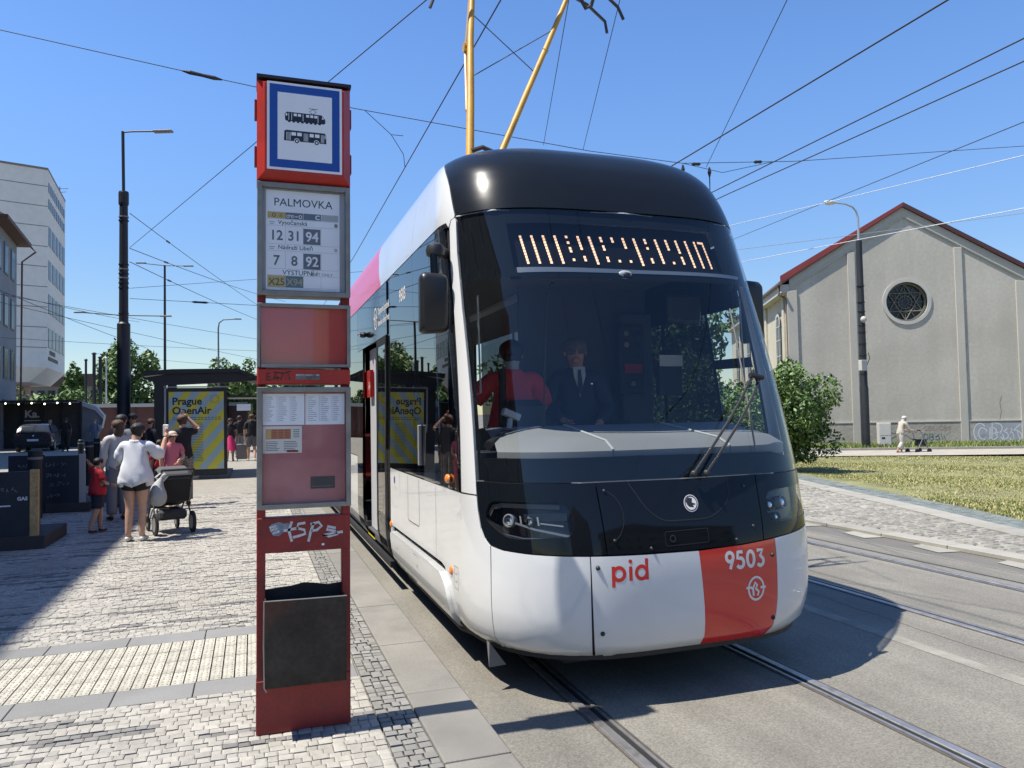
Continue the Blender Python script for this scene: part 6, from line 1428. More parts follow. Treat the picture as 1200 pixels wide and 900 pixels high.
# pale office block: plan polygon, overhanging upper floors
wb = thing('office_block', 'tall pale office block with ribbon rows of windows and a jutting lower corner', 'building', (-24.0, 90.0, 0))
A0, B0, Cc, D0 = (-34.0, 80.5), (-21.4, 85.0), (-22.35, 97.0), (-36.0, 100.0)
def wl(p): return (p[0] + 24.0, p[1] - 90.0)
pl4 = [wl(p) for p in (A0, B0, Cc, D0)]
mb = MB(); mb.prism(pl4, 2, 7.0, 26.4); mb.build('upper_floors', M_WB, wb)
def face_box(name, P0, P1, t0, t1, z0, z1, d0, d1, m, par, bev=0):
    """a slab on the face P0-P1 between fractions t0..t1, from d0 to d1 outwards"""
    e = Vector((P1[0] - P0[0], P1[1] - P0[1], 0)); n = Vector((e.y, -e.x, 0)).normalized(); q = [Vector((P0[0], P0[1], 0)) + e * t for t in (t0, t1)]
    vs = []
    for z in (z0, z1): vs += [q[0] + n * d0 + Vector((0, 0, z)), q[1] + n * d0 + Vector((0, 0, z)), q[1] + n * d1 + Vector((0, 0, z)), q[0] + n * d1 + Vector((0, 0, z))]
    mb = MB(); mb.add(vs, [(0, 1, 2, 3), (4, 5, 6, 7), (0, 1, 5, 4), (1, 2, 6, 5), (2, 3, 7, 6), (3, 0, 4, 7)]); return mb.build(name, m, par, bevel=bev)
a_, b_, c_, d_ = pl4
for k in range(9): face_box('panel_joint', a_, b_, 0, 1, 8.9 + k * 1.98, 8.97 + k * 1.98, -.01, .012, M_WBJ, wb)
for k in range(5):
    z = 9.0 + k * 3.35
    if k < 4:
        for j in range(5):
            w = face_box('window', b_, c_, .04 + j * .195, .04 + j * .195 + .145, z, z + 1.9, .005, .03, M_WINF, wb)
            face_box('pane', b_, c_, .05 + j * .195, .04 + j * .195 + .135, z + .06, z + 1.84, .03, .045, M_DW, w)
    else:
        for zz in (z + .3, z + 1.9):
            for j in range(9): face_box('window', b_, c_, .03 + j * .107, .03 + j * .107 + .06, zz, zz + .95, .005, .04, M_DW, wb)
mb = MB(); jut = [wl(p) for p in ((-34, 81.2), (-23.0, 85.2), (-23.6, 96.4), (-36, 99))]; V = [(p[0], p[1], 7.0) for p in pl4] + [(p[0], p[1], 5.6) for p in jut]
mb.add(V, [(4, 5, 6, 7)] + [(i, (i + 1) % 4, 4 + (i + 1) % 4, 4 + i) for i in range(4)]); mb.build('jutting_soffit', M_WB, wb)
mb = MB(); mb.prism([wl(p) for p in ((-34, 82.5), (-25.2, 85.6), (-25.4, 96), (-36, 98))], 2, 0, 5.62); mb.build('ground_floor', M_PINK, wb)
face_box('shop_window', wl((-34, 82.5)), wl((-25.2, 85.6)), .83, .97, .8, 4.3, .01, .06, M_DW, wb)
MB().b2((-34 + 24 + 3, -9, 26.4), (-34 + 24 + 4.2, -7.5, 27.6)).build('roof_vent', M_WBJ, wb)
mb = MB(); mb.prism([(p[0] * 1.012, p[1] * 1.012) for p in pl4], 2, 26.4, 26.6); mb.build('roof_edge', M_WBJ, wb)
for i, tx_ in enumerate(('■', 'AB')[:1]): pass
face_box('sign_plate', b_, c_, .05, .55, 7.75, 8.1, .005, .05, M_RUB, wb); face_box('sign_plate', b_, c_, .12, .40, 8.35, 8.75, .005, .05, M_RUB, wb)
mb = MB(); mb.tube([(1.2, 6.6, 26.4), (1.2, 6.6, 28.0)], .04, 5); mb.tube([(.4, 6.4, 27.6), (2.0, 6.8, 27.9)], .03, 5); mb.tube([(.6, 6.4, 27.2), (1.8, 6.8, 27.5)], .03, 5); mb.build('aerial', M_RUB, wb)
# blue-grey house with brown eave
gh = thing('grey_house', 'blue grey house with brown eave and tall windows at the left picture edge', 'building', (-17.0, 56.0, 0))
g0, g1, g2, g3 = (.78, -6.2), (.02, 1.2), (-12, 3.0), (-12, -8)
mb = MB(); mb.prism([g0, g1, g2, g3], 2, 0, 13.2); mb.build('wall', M_GREYB, gh)
for k in range(4):
    for j in range(3):
        w = face_box('window', g0, g1, .08 + j * .31, .08 + j * .31 + .18, 1.2 + k * 3.15, 3.1 + k * 3.15, .002, .05, mat('house_window_frame', (.10, .11, .12), .6), gh)
        face_box('pane', g0, g1, .10 + j * .31, .08 + j * .31 + .16, 1.3 + k * 3.15, 3.0 + k * 3.15, .05, .06, M_DW, w)
mb = MB(); mb.prism([(g0[0] + .75, g0[1] - .3), (g1[0] + .75, g1[1] + .4), (g2[0], g2[1] + .4), (g3[0], g3[1] - .3)], 2, 13.2, 13.42); mb.build('eave', M_BROWN, gh)
mb = MB(); V = [(1.4, -6.4, 13.42), (.75, 1.5, 13.42), (-12, 3.3, 13.42), (-12, -8.3, 13.42), (-4, -6, 16.5), (-4, 1.0, 16.5)]; mb.add(V, [(0, 1, 5, 4), (1, 2, 5), (2, 3, 4, 5), (3, 0, 4)]); mb.build('roof', M_BROWN, gh)
MB().tube([(.75, 1.55, 13.2), (1.0, 1.6, 12.9), (.25, 1.5, 12.2), (.2, 1.5, 0)], .055, 8).build('downpipe', M_BROWN, gh)
# tall town house outside the frame whose shadow lies over the left of the platform; also the row behind the photographer
def house(label, x0, x1, y0, y1, h, m, faces, nm='town_house', rows=5, gable=None):
    t = thing(nm, label, 'building', ((x0 + x1) / 2, (y0 + y1) / 2, 0)); cx, cy = (x1 - x0) / 2, (y1 - y0) / 2
    MB().b2((-cx, -cy, 0), (cx, cy, h)).build('wall', m, t)
    mb = MB(); V = [(-cx - .4, -cy - .4, h), (cx + .4, -cy - .4, h), (cx + .4, cy + .4, h), (-cx - .4, cy + .4, h), (0, -cy, h + gable), (0, cy, h + gable)] if gable else None
    if gable: mb.add(V, [(0, 1, 2, 3), (0, 1, 4), (1, 2, 5, 4), (2, 3, 5), (3, 0, 4, 5)]); mb.build('roof', M_BROWN, t)
    for f in faces:
        if f == 'E': P0, P1 = (cx, cy), (cx, -cy); P0, P1 = (cx, -cy), (cx, cy)
        else: P0, P1 = (cx, cy), (-cx, cy)
        ln = math.hypot(P1[0] - P0[0], P1[1] - P0[1]); nw = int(ln / 2.6)
        for r_ in range(rows):
            for k in range(nw):
                z = 1.0 + r_ * (h - 1) / rows; tt = (k + .28) / nw
                w = face_box('window', P0, P1, tt, tt + .44 / nw, z, z + (h - 1) / rows * .55, .004, .05, mat('house_frame_pale', (.5, .48, .44), .7), t)
                face_box('pane', P0, P1, tt + .04 / nw, tt + .40 / nw, z + .08, z + (h - 1) / rows * .55 - .08, .05, .06, M_DW, w)
    return t
house('dark grey town house left of the platform that shades its paving', -24, -12.2, -1, 26.5, 15.9, mat('town_render', (.16, .15, .14), .9), 'E', gable=2.6)
house('unseen plain grey house added beyond the left picture edge to shade the parked car', -26, -16.6, 30.5, 46.5, 15.0, mat('shade_house_render', (.22, .22, .22), .9), 'E', gable=2.0)  # unseen house, added so its shade covers the ground round the car
house('low brown town house behind the photographer', -12, -3, -34, -24, 11, mat('town_render_brown', (.22, .16, .12), .9), 'N', rows=4, gable=2.5)
house('long cream town house behind the photographer across the street', 1, 26, -40, -30, 10, mat('town_render_cream', (.42, .36, .26), .9), 'N', rows=3, gable=3)
# far brown roofed building
fb = thing('far_building', 'distant low building with long brown roof beyond the trees', 'building', (-26, 124, 0))
MB().b2((-6, -4, 0), (6.5, 4, 6.6)).build('wall', mat('far_wall', (.22, .19, .17), .9), fb); MB().b2((-6.5, -4.3, 6.6), (7, 4.3, 8.3)).build('roof', mat('far_roof', (.09, .065, .055), .9), fb)
for k in range(9): MB().b2((-5.6 + k * 1.3, -4.08, 4.7), (-4.8 + k * 1.3, -4.02, 6.0)).build('window', M_DW, fb)
# red brown wall, stair walls with pale curved copings
rwl = thing('brown_wall', 'long red brown wall with pale coping behind the stop', 'wall', (-13.5, 67, 0))
MB().b2((-7, -.2, 0), (10.5, .2, 2.75)).build('wall_panel', mat('red_brown_wall', (.13, .060, .050), .85, var=(.5, .2)), rwl); MB().b2((-7.1, -.35, 2.75), (10.6, .35, 3.02)).build('coping', mat('pale_coping', (.50, .50, .48), .8), rwl)
for k in range(12): MB().b2((-6.2 + k * 1.4, -.26, 0), (-6.05 + k * 1.4, -.201, 2.7)).build('wall_rib', mat('wall_rib', (.09, .045, .04), .8), rwl)
def ramp(label, x, y, sc):
    t = thing('ramp_wall', label, 'wall', (x, y, 0)); pts = [(-1.6, 2.95), (-.7, 2.92), (0, 2.60), (.38, 2.05), (.30, 1.50), (-.25, 1.22)]
    out = []
    for i in range(len(pts) - 1):
        for k in range(4): out.append(lerp(pts[i], pts[i + 1], k / 4))
    out.append(pts[-1])
    mb = MB()
    for p, q in zip(out[:-1], out[1:]):
        mb.add([(p[0] * sc, -.35, p[1]), (q[0] * sc, -.35, q[1]), (q[0] * sc, .35, q[1]), (p[0] * sc, .35, p[1]), (p[0] * sc - .05, -.35, p[1] - .24), (q[0] * sc - .05, -.35, q[1] - .24), (q[0] * sc - .05, .35, q[1] - .24), (p[0] * sc - .05, .35, p[1] - .24)], [(0, 1, 2, 3), (0, 1, 5, 4), (4, 5, 6, 7), (3, 2, 6, 7)])
    mb.build('coping', mat('stair_coping', (.42, .43, .44), .8), t)
    MB().prism([(-1.6 * sc, 0), (-.2 * sc, 0), (.25 * sc, 1.4), (.30 * sc, 2.0), (-.05 * sc, 2.45), (-.7 * sc, 2.7), (-1.6 * sc, 2.72)], 1, -.25, .25).build('wall_face', mat('stair_wall', (.17, .175, .19), .85, var=(2, .15)), t); return t
ramp('left pale coped curved stair wall behind the man in black', -13.35, 54.5, 1.0); ramp('right pale coped curved stair wall beside the big mast', -11.75, 54.0, 1.15)
# terrace screen with string lights
ts = thing('terrace_screen', 'dark timber terrace screen with string of small lights and pale lettering', 'screen', (-14.8, 53.2, 0))
MB().b2((-2.9, -.1, 0), (2.3, .1, 2.85)).build('screen_panel', mat('terrace_dark', (.035, .032, .03), .7, var=(3, .2)), ts)
for k in range(6): MB().b2((-2.9 + k * 1.03, -.2, 0), (-2.78 + k * 1.03, -.101, 3.0)).build('screen_post', M_RUB, ts)
MB().b2((-3.0, -1.6, 2.9), (2.4, .1, 3.0)).build('awning', M_RUB, ts)
M_BULB = mat('lit_bulb', (.9, .9, .8), .4, emit=((1, .93, .75), 3))
for k in range(8): MB().ell((-2.6 + k * .66, -1.65, 2.82 - .05 * (k % 2)), (.05, .05, .05), 8, 6).build('bulb', M_BULB, ts)
MB().tube([(-2.95, -1.65, 2.9), (-.9, -1.65, 2.84), (.6, -1.65, 2.84), (2.35, -1.65, 2.9)], .012, 5).build('light_cord', M_RUB, ts)
mb = MB(); g = text_geo('Ka.', 1.0, .03); flat(mb, ([(x * .62, y * .62) for x, y in g[0]], g[1]), lambda x, z: (-.70 + x, -.106, 2.0 + z)); mb.build('terrace_lettering', mat('pale_letters', (.5, .5, .48), .5), ts, fix=False)
mb = MB(); flat(mb, rect2(-.85, 1.78, .25, 1.83), lambda x, z: (x, -.106, z)); mb.build('terrace_lettering', MATS['pale_letters'], ts, fix=False)
# parked car, seen from behind
def car(x, y, rz):
    t = thing('parked_car', 'dark hatchback car parked by the terrace screen, seen from behind', 'car', (x, y, PZ - .004), rz)
    M_CP = mat('car_paint', (.018, .020, .028), .25, coat=1.0); W_ = .88
    st = [(-2.02, .38, .62, .86), (-2.06, .55, .80, .88), (-1.98, .30, .98, .86), (-1.75, .28, 1.30, .70), (-1.40, .26, 1.46, .66), (-.3, .25, 1.48, .66), (.55, .25, 1.38, .66), (1.05, .25, 1.0, .82), (1.75, .28, .90, .80), (2.02, .34, .70, .70)]
    mb = MB(); V = []; F = []
    rings = []
    for (yy, zb, zt, wt) in [(-2.03, .40, .78, .86), (-1.99, .26, .98, .87), (-1.70, .24, 1.02, .88), (-1.0, .24, 1.0, .88), (.8, .24, .98, .88), (1.1, .24, .96, .88), (1.8, .26, .82, .84), (2.02, .36, .66, .72)]:
        rings.append([(-wt * .92, yy, zb), (-wt, yy, zb + .12), (-wt * 1.0, yy, (zb + zt) / 2 + .05), (-wt * .94, yy, zt - .03), (-wt * .8, yy, zt), (wt * .8, yy, zt), (wt * .94, yy, zt - .03), (wt, yy, (zb + zt) / 2 + .05), (wt, yy, zb + .12), (wt * .92, yy, zb)])
    n = 10; V = [v for r_ in rings for v in r_]; F = [(i * n + k, i * n + (k + 1) % n, (i + 1) * n + (k + 1) % n, (i + 1) * n + k) for i in range(len(rings) - 1) for k in range(n)] + [tuple(range(n)), tuple((len(rings) - 1) * n + k for k in range(n))]
    mb.add(V, F); mb.build('body', M_CP, t, smooth=True)
    rings = []
    for (yy, zt, wt) in [(-1.92, .99, .80), (-1.66, 1.36, .66), (-1.45, 1.44, .63), (-.3, 1.47, .64), (.35, 1.40, .64), (1.0, .98, .76)]: rings.append([(-max(wt, .78) if zt > 1.0 else -wt, yy, .97), (-wt, yy, zt - .02), (-wt * .85, yy, zt + .01), (wt * .85, yy, zt + .01), (wt, yy, zt - .02), (max(wt, .78) if zt > 1.0 else wt, yy, .97)])
    n = 6; V = [v for r_ in rings for v in r_]; F = [(i * n + k, i * n + k + 1, (i + 1) * n + k + 1, (i + 1) * n + k) for i in range(len(rings) - 1) for k in range(n - 1)]
    MB().add(V, F).build('cabin', M_CP, t, smooth=True)
    MB().add([(-.60, -1.925, 1.02), (.60, -1.925, 1.02), (.54, -1.70, 1.33), (-.54, -1.70, 1.33)], [(0, 1, 2, 3)]).build('rear_window', M_DW, t)
    for s in (-1, 1):
        MB().add([(s * .802, -1.5, 1.0), (s * .802, .75, 1.0), (s * .672, .25, 1.36), (s * .672, -1.35, 1.38)], [(0, 1, 2, 3)]).build('side_window', M_DW, t)
        MB().ell((s * .72, -1.98, .88), (.13, .06, .07), 10, 6).build('tail_light', mat('tail_red', (.30, .02, .02), .25), t, smooth=True)
        for yy in (-1.25, 1.28): 
            w = MB().lathe((s * .80, yy, .31), [(.26, -.10), (.31, -.09), (.31, .09), (.26, .10)], 18, axis='X').build('wheel', M_RUB, t, smooth=True); MB().lathe((s * .80, yy, .31), [(.19, -.11), (.19, .11)], 12, axis='X').build('rim', M_TRIM, w)
        MB().ell((s * .98, .55, 1.03), (.10, .06, .07), 8, 6).build('wing_mirror', M_CP, t, smooth=True)
    MB().b2((-.26, -2.075, .56), (.26, -2.05, .67)).build('number_plate', M_SWH, t); MB().b2((-.80, -2.07, .32), (.80, -2.0, .50)).build('bumper', M_PLAST, t, bevel=.02)
    MB().ell((0, -2.05, .84), (.05, .02, .05), 10, 6).build('car_badge', M_CHROME, t)
    return t
car(-13.62, 48.6, R(3))
# big tram mast with lamp arm
bm_ = thing('tram_mast', 'thick black tram mast carrying a lamp arm, left of the shelter', 'mast', (-5.80, 22.9, PZ)); M_MAST = mat('mast_paint', (.012, .014, .017), .5, var=(2, .2))
MB().lathe((0, 0, 0), [(.20, 0), (.17, .05), (.165, 4.15), (.118, 4.2), (.105, 7.45)], 20).build('mast_tube', M_MAST, bm_, smooth=True)
MB().lathe((0, 0, 7.40), [(.125, 0), (.13, .05), (.13, .32), (.12, .36)], 16).build('mast_collar', M_MAST, bm_)
MB().tube([(0, 0, 7.6), (-.02, 0, 9.42)], .040, 8).build('lamp_pole', M_MAST, bm_)
MB().tube([(-.02, 0, 9.40), (.25, -.10, 9.41), (.80, -.30, 9.40)], .024, 8).build('lamp_arm', M_MAST, bm_); MB().box((1.02, -.38, 9.39), (.52, .16, .06), rz=-.35).build('lamp_head', M_TRIM, bm_, bevel=.015)
for z in (7.05, 6.95, 5.75, 5.62, 5.50, 5.38, 5.25, 5.12, 4.42): MB().lathe((0, 0, z), [(.128, 0), (.128, .035)], 14).build('strap_ring', M_TRIM if z in (7.05, 5.62, 5.38) else M_RUB, bm_)
def double_lamp(label, x, y, z, xl, xr):
    t = thing('street_lamp', label, 'street lamp', (x, y, PZ)); MB().tube([(0, 0, 0), (0, 0, z)], [.09, .06], 10).build('pole', M_MAST, t, smooth=True)
    MB().tube([(xl, .3, z + .12), (0, 0, z - .02), (xr, -.3, z - .05)], .03, 6).build('lamp_arm', M_MAST, t)
    for xx, s_ in ((xl, 1), (xr, -1)): MB().box((xx - .1 * s_, .3 * s_, z + (.13 if s_ > 0 else -.05)), (.55, .18, .07), rz=-.25).build('lamp_head', M_TRIM, t, bevel=.01)
double_lamp('slim dark street lamp with two level arms above the shelter', -7.34, 48.8, 10.6, -1.2, 1.2)
double_lamp('low twin headed lamp just visible behind the big tram mast', -8.70, 43.0, 6.9, -1.9, 1.9)
t = thing('street_lamp', 'distant slim street lamp with a hooked arm right of the shelter roof', 'street lamp', (-5.0, 64.0, PZ))
MB().tube([(0, 0, 0), (-.02, 0, 8.6), (.05, 0, 9.05), (.35, -.1, 9.28), (1.3, -.3, 9.33)], [.08, .06, .05, .045, .04], 8).build('pole', mat('lamp_bluegrey', (.10, .12, .14), .6), t, smooth=True); MB().box((1.45, -.33, 9.33), (.5, .2, .08)).build('lamp_head', M_TRIM, t)
for i, (x, z, r, m_, lb) in enumerate(((-14.87, 6.3, .10, M_MAST, 'leftmost and shortest of the distant black poles above the brown wall'), (-14.3, 6.8, .14, M_MAST, 'tallest of the distant thick black poles above the brown wall'), (-13.86, 6.5, .14, M_MAST, 'second thick black pole from the left tree, above the brown wall'), (-13.45, 6.45, .07, mat('pole_pale', (.55, .56, .56), .5), 'slim pale pole beside the thick black poles at the left tree'))):
    t = thing('distant_pole', lb, 'pole', (x, 67.6, PZ)); MB().tube([(0, 0, 0), (0, 0, z)], [r, r * .85], 10).build('pole_tube', m_, t); MB().lathe((0, 0, z), [(r * 1.3, 0), (r * 1.3, .08), (r * .4, .16)], 10).build('pole_cap', m_, t)
# trees
tree('tall airy tree behind the big black tram mast', -13.1, 77.0, 0, 9.2, 5.8, 5200, .24, 21, trunk=.25, low=.14, clumps=30)
tree('slim young tree above the low trees beside the pale office block', -17.5, 76.5, 0, 6.9, 2.6, 1400, .20, 22, trunk=.12, low=.3, clumps=14)
tree('low bushy tree left of the distant poles', -16.8, 73.6, 0, 4.9, 5.2, 2600, .20, 23, trunk=.15, low=.05)
tree('low bushy tree beside the pale office block', -20.6, 75.2, 0, 4.6, 4.8, 2200, .20, 24, trunk=.15, low=.05)
tree('low green tree just left of the shelter roof', -9.6, 76, 0, 4.6, 3.4, 1500, .20, 25, trunk=.12, low=.1)
tree('round green tree right of the shelter roof, beside the stop marker', -4.0, 74.0, 0, 7.4, 5.4, 4600, .22, 26, trunk=.2, low=.12, clumps=30)
tree('lower wide tree behind the round tree right of the shelter', -1.5, 80.0, 0, 6.0, 7.0, 3400, .24, 27, trunk=.2, low=.05)
# ---- bus shelter
sx, sy = -3.95, 21.4
sh_ = thing('bus_shelter', 'black shelter with folded roof and yellow and blue striped festival poster in its end case', 'shelter', (sx, sy, PZ)); M_SH = mat('shelter_black', (.014, .015, .017), .4)
def sb(name, lo, hi, m=M_SH, bev=.006): return MB().b2(lo, hi).build(name, m, sh_, bevel=bev)
mb = MB(); mb.prism([(-1.18, 2.66), (-.6, 2.72), (1.05, 2.76), (1.62, 2.56), (1.66, 2.61), (1.08, 2.86), (-.5, 2.84), (-1.2, 2.79)], 1, -.1, 3.6); mb.build('roof', M_SH, sh_)
mb = MB(); mb.prism([(-1.22, 2.62), (-.75, 2.42), (1.0, 2.50), (1.62, 2.55), (1.05, 2.76), (-.6, 2.72)], 1, -.02, .06); mb.build('roof_gable', M_SH, sh_)
sb('post', (-.94, .0, 0), (-.70, .20, 2.5)); sb('post', (-.94, 3.3, 0), (-.70, 3.5, 2.6))
fr_ = sb('poster_case', (-.70, .0, .10), (.80, .16, 2.36))
PX0, PX1, PZ0_, PZ1_ = -.60, .72, .26, 2.26
def stripes_mat():
    m = bpy.data.materials.new('festival_poster'); m.use_nodes = True; N = m.node_tree.nodes; L = m.node_tree.links; b = N['Principled BSDF']
    tc = N.new('ShaderNodeTexCoord'); mp = N.new('ShaderNodeMapping'); mp.inputs['Rotation'].default_value = (0, R(52), 0); L.new(tc.outputs['Object'], mp.inputs[0])
    wv = N.new('ShaderNodeTexWave'); wv.bands_direction = 'Z'; wv.inputs['Scale'].default_value = .95; wv.inputs['Distortion'].default_value = 1.6; wv.inputs['Detail'].default_value = 1.0; wv.inputs['Detail Scale'].default_value = .8
    L.new(mp.outputs[0], wv.inputs[0]); mr = N.new('ShaderNodeMapRange'); mr.inputs['From Min'].default_value = .45; mr.inputs['From Max'].default_value = .55; L.new(wv.outputs[1], mr.inputs[0])
    mx = N.new('ShaderNodeMix'); mx.data_type = 'RGBA'; L.new(mr.outputs[0], mx.inputs[0]); mx.inputs[6].default_value = (.42, .60, .62, 1); mx.inputs[7].default_value = (.78, .72, .06, 1); L.new(mx.outputs[2], b.inputs[0]); b.inputs['Roughness'].default_value = .5; return m
pp = MB().b2((PX0, -.012, PZ0_), (PX1, -.002, PZ1_)).build('poster', stripes_mat(), fr_)
fy = lambda x, z: (x, -.0135, z)
for s, x, z, sz in (('Prague', -.52, 1.93, .26), ('OpenAir', -.52, 1.69, .26)):
    mb = MB(); g = text_geo(s, 1.0, .028); flat(mb, ([(x + a * sz, z + b * sz) for a, b in g[0]], g[1]), fy); mb.build('poster_lettering', M_INK, pp, fix=False)
mb = MB()
for i in range(2):
    for k in range(14): flat(mb, rect2(-.50 + k * .083, 1.585 - i * .05, -.44 + k * .083 + .01 * (k % 2), 1.603 - i * .05), fy)
for r_ in range(24):
    w = .10 + .06 * ((r_ * 7) % 5) / 4; flat(mb, rect2(.02 - w, 1.44 - r_ * .042, .14 + w * .6, 1.452 - r_ * .042), fy)
for a in range(12): flat(mb, stroke2d([(.50 + .07 * math.cos(a * .52), 2.07 + .08 * math.sin(a * .52)), (.50 + .12 * math.cos(a * .52), 2.07 + .12 * math.sin(a * .52))], .012), fy)
mb.build('poster_print', mat('poster_ink', (.10, .16, .17), .5), pp, fix=False)
MB().b2((PX0, -.022, PZ0_), (PX1, -.019, PZ1_)).build('poster_pane', M_GLS, fr_)
sb('base_step', (-.95, -.1, 0), (.86, 3.5, .05), mat('shelter_base', (.06, .06, .06), .7)); sb('light_strip', (-.72, -.01, 2.37), (.86, .02, 2.40), mat('shelter_trim', (.35, .36, .37), .4), .002)
for k in range(3): MB().b2((-.86, .3 + k * 1.02, .3), (-.85, 1.24 + k * 1.02, 2.3)).build('back_glass', glass('shelter_glass', (.55, .60, .62), 1.5), sh_)
sb('bench', (-.78, .6, .42), (-.40, 3.0, .47), M_SH); sb('bench_leg', (-.62, .8, 0), (-.56, .9, .42)); sb('bench_leg', (-.62, 2.7, 0), (-.56, 2.8, .42))
sb('route_flag', (-.70, -.06, 1.2), (-.66, -.005, 2.35), mat('shelter_trim2', (.40, .41, .42), .4), .002)
g2_ = thing('glass_shelter', 'smaller glass walled shelter standing further along the platform', 'shelter', (-2.9, 37.2, PZ))
for x in (-.75, .75):
    for y in (0, 2.4): MB().b2((x - .04, y - .04, 0), (x + .04, y + .04, 2.5)).build('post', M_SH, g2_)
MB().b2((-.9, -.2, 2.5), (.9, 2.6, 2.58)).build('roof', M_SH, g2_); MB().b2((-.71, -.01, .3), (.71, .0, 2.4)).build('front_glass', MATS['shelter_glass'], g2_); MB().b2((-.76, .04, .3), (-.75, 2.36, 2.4)).build('side_glass', MATS['shelter_glass'], g2_)
MB().b2((-.3, -.03, 1.9), (.3, -.015, 2.2)).build('info_board', M_PAPER, g2_)
# ---- barriers: dark boards with scribbles, pale timber end, plinth
M_BD = mat('chalk_board', (.016, .020, .032), .6, var=(3, .25)); M_WOOD = mat('raw_timber', (.42, .28, .13), .7, var=(6, .25), fine=(30, .2)); M_CHK = mat('chalk', (.28, .28, .28), .9)
def barrier(label, x, y, w, h, dep, scrib, wood=True, seed=1, plinth=1.6, pale=M_WOOD):
    t = thing('planter_screen', label, 'screen', (x, y, PZ)); MB().b2((-w, -.03, 0), (0, 0.03, h)).build('board', M_BD, t, bevel=.004)
    if wood: MB().b2((.002, -.035, .02), (.095, .035, h + .02)).build('end_timber', pale, t, bevel=.004)
    MB().b2((-w, .04, .02), (.0, dep, h * .86)).build('planter_box', M_BD, t, bevel=.006)
    MB().b2((-.5, -.06, 0), (.17, plinth, .16)).build('plinth', mat('plinth_dark', (.045, .043, .042), .8), t, bevel=.006)
    mb = MB(); rs = random.Random(seed)
    for (x0, z0, s_, n_) in scrib:
        xx = x0
        for k in range(n_):
            pts = [(xx + rs.uniform(0, s_), z0 + rs.uniform(0, s_ * 1.3)) for _ in range(4)]; flat(mb, stroke2d(pts, .007), lambda a, b: (a, -.0325, b)); xx += s_ * .9
    mb.build('chalk_marks', M_CHK, t, fix=False); return t
barrier('near dark blue board screen with a raw timber edge, at the left picture edge', -5.12, 10.9, 1.6, .95, .5, ((-.42, .70, .055, 6),), seed=4, plinth=1.15)
mb = MB(); bt = [o for o in bpy.data.objects if o.name == 'planter_screen'][0]
g = text_geo('GAS', 1, .03); flat(mb, ([(-.13 + a * .06, .60 + b * .06) for a, b in g[0]], g[1]), lambda a, b: (a, -.0325, b)); flat(mb, rect2(-.36, .53, -.20, .545), lambda a, b: (a, -.0325, b)); mb.build('chalk_marks', M_SWH, bt, fix=False)
barrier('black chalk scribbled board screen with a pale edge, behind the thick dark bollard', -5.36, 15.0, .62, .97, .5, ((-.5, .78, .06, 6), (-.5, .60, .06, 6), (-.45, .45, .07, 5), (-.5, .25, .06, 4)), seed=8, pale=mat('pale_timber', (.38, .37, .35), .7), plinth=1.8)
barrier('narrow dark board screen with orange print, between the two larger screens', -6.02, 15.6, .55, .97, .4, ((-.4, .75, .06, 5),), wood=False, seed=9, plinth=.6)
o = MB().b2((-6.14, 15.55, .42), (-6.04, 15.565, .60)).build('orange_notice', mat('orange_notice', (.45, .22, .08), .6), bpy.data.objects['planter_screen.002'], world=True)
def bollard(label, x, y, h=1.0, r=.09):
    t = thing('bollard', label, 'bollard', (x, y, PZ), 0, 'dark bollards along the platform edge'); MB().lathe((0, 0, 0), [(r, 0), (r, h), (r * .8, h + .02)], 16).build('bollard_tube', M_MAST, t, smooth=True); MB().lathe((0, 0, h * .88), [(r + .004, 0), (r + .004, .04)], 16).build('bollard_ring', M_TRIM, t)
bollard('thick dark bollard between the two dark board screens', -5.86, 14.3, 1.08, .105)
bollard('dark bollard behind the boy in red, nearer of the pair', -6.28, 21.0, 1.05, .09); bollard('dark bollard behind the boy in red, further of the pair', -6.68, 24.3, 1.05, .09); bollard('short dark bollard behind the board screens', -7.7, 27.6, .95, .09)

# ------------------------------------------------------------------ people on the left
BH = MATS['black_hair']; M_HB = mat('brown_hair', (.07, .04, .025), .7, bump=(60, .5, .01)); M_WT = mat('white_tee', (.66, .67, .70), .85, bump=(7, .22, .02)); M_BLK = mat('black_cloth', (.014, .014, .017), .85)
M_GRY = mat('grey_cloth', (.17, .17, .18), .9); M_PK = mat('pink_cloth', (.60, .16, .20), .85); M_RDC = mat('red_cloth', (.50, .02, .028), .85); M_WSH = mat('white_shoe', (.60, .60, .58), .6); M_PAT = mat('patterned_cloth', (.20, .19, .17), .9, var=(40, .8)); M_DEN = mat('denim', (.10, .14, .22), .9)
wm = person('woman in a loose white T-shirt and black shorts filming with a raised phone', (-3.95, 10.95, PZ), R(-14), 1.55, top=M_WT, sleeve=.98, loose=1.32, top_low=.8, bottom=M_BLK, blen=.42, hair=BH, style='bun', shoes=M_WSH, fat=1.05, skin=M_SKIN,
            arms={'L': ((-.26, .10, 1.18), (-.10, .34, 1.20)), 'R': ((.31, .16, 1.22), (.33, .26, 1.50))}, legs={'L': ((-.085, .02, .50), (-.10, -.02, .085)), 'R': ((.07, .06, .50), (.085, .0, .085))}, head=(.02, .03))
ph = thing('mobile_phone', 'pale mobile phone held up by the woman in white', 'phone', (-3.95 + .335, 10.95 + .22, PZ + 1.41), R(-14)); MB().b2((-.036, -.006, -.075), (.036, .006, .075)).build('phone_body', mat('phone_white', (.6, .6, .62), .3), ph, bevel=.005); MB().b2((-.032, .0061, -.068), (.032, .0068, .068)).build('phone_screen', M_DW, ph)
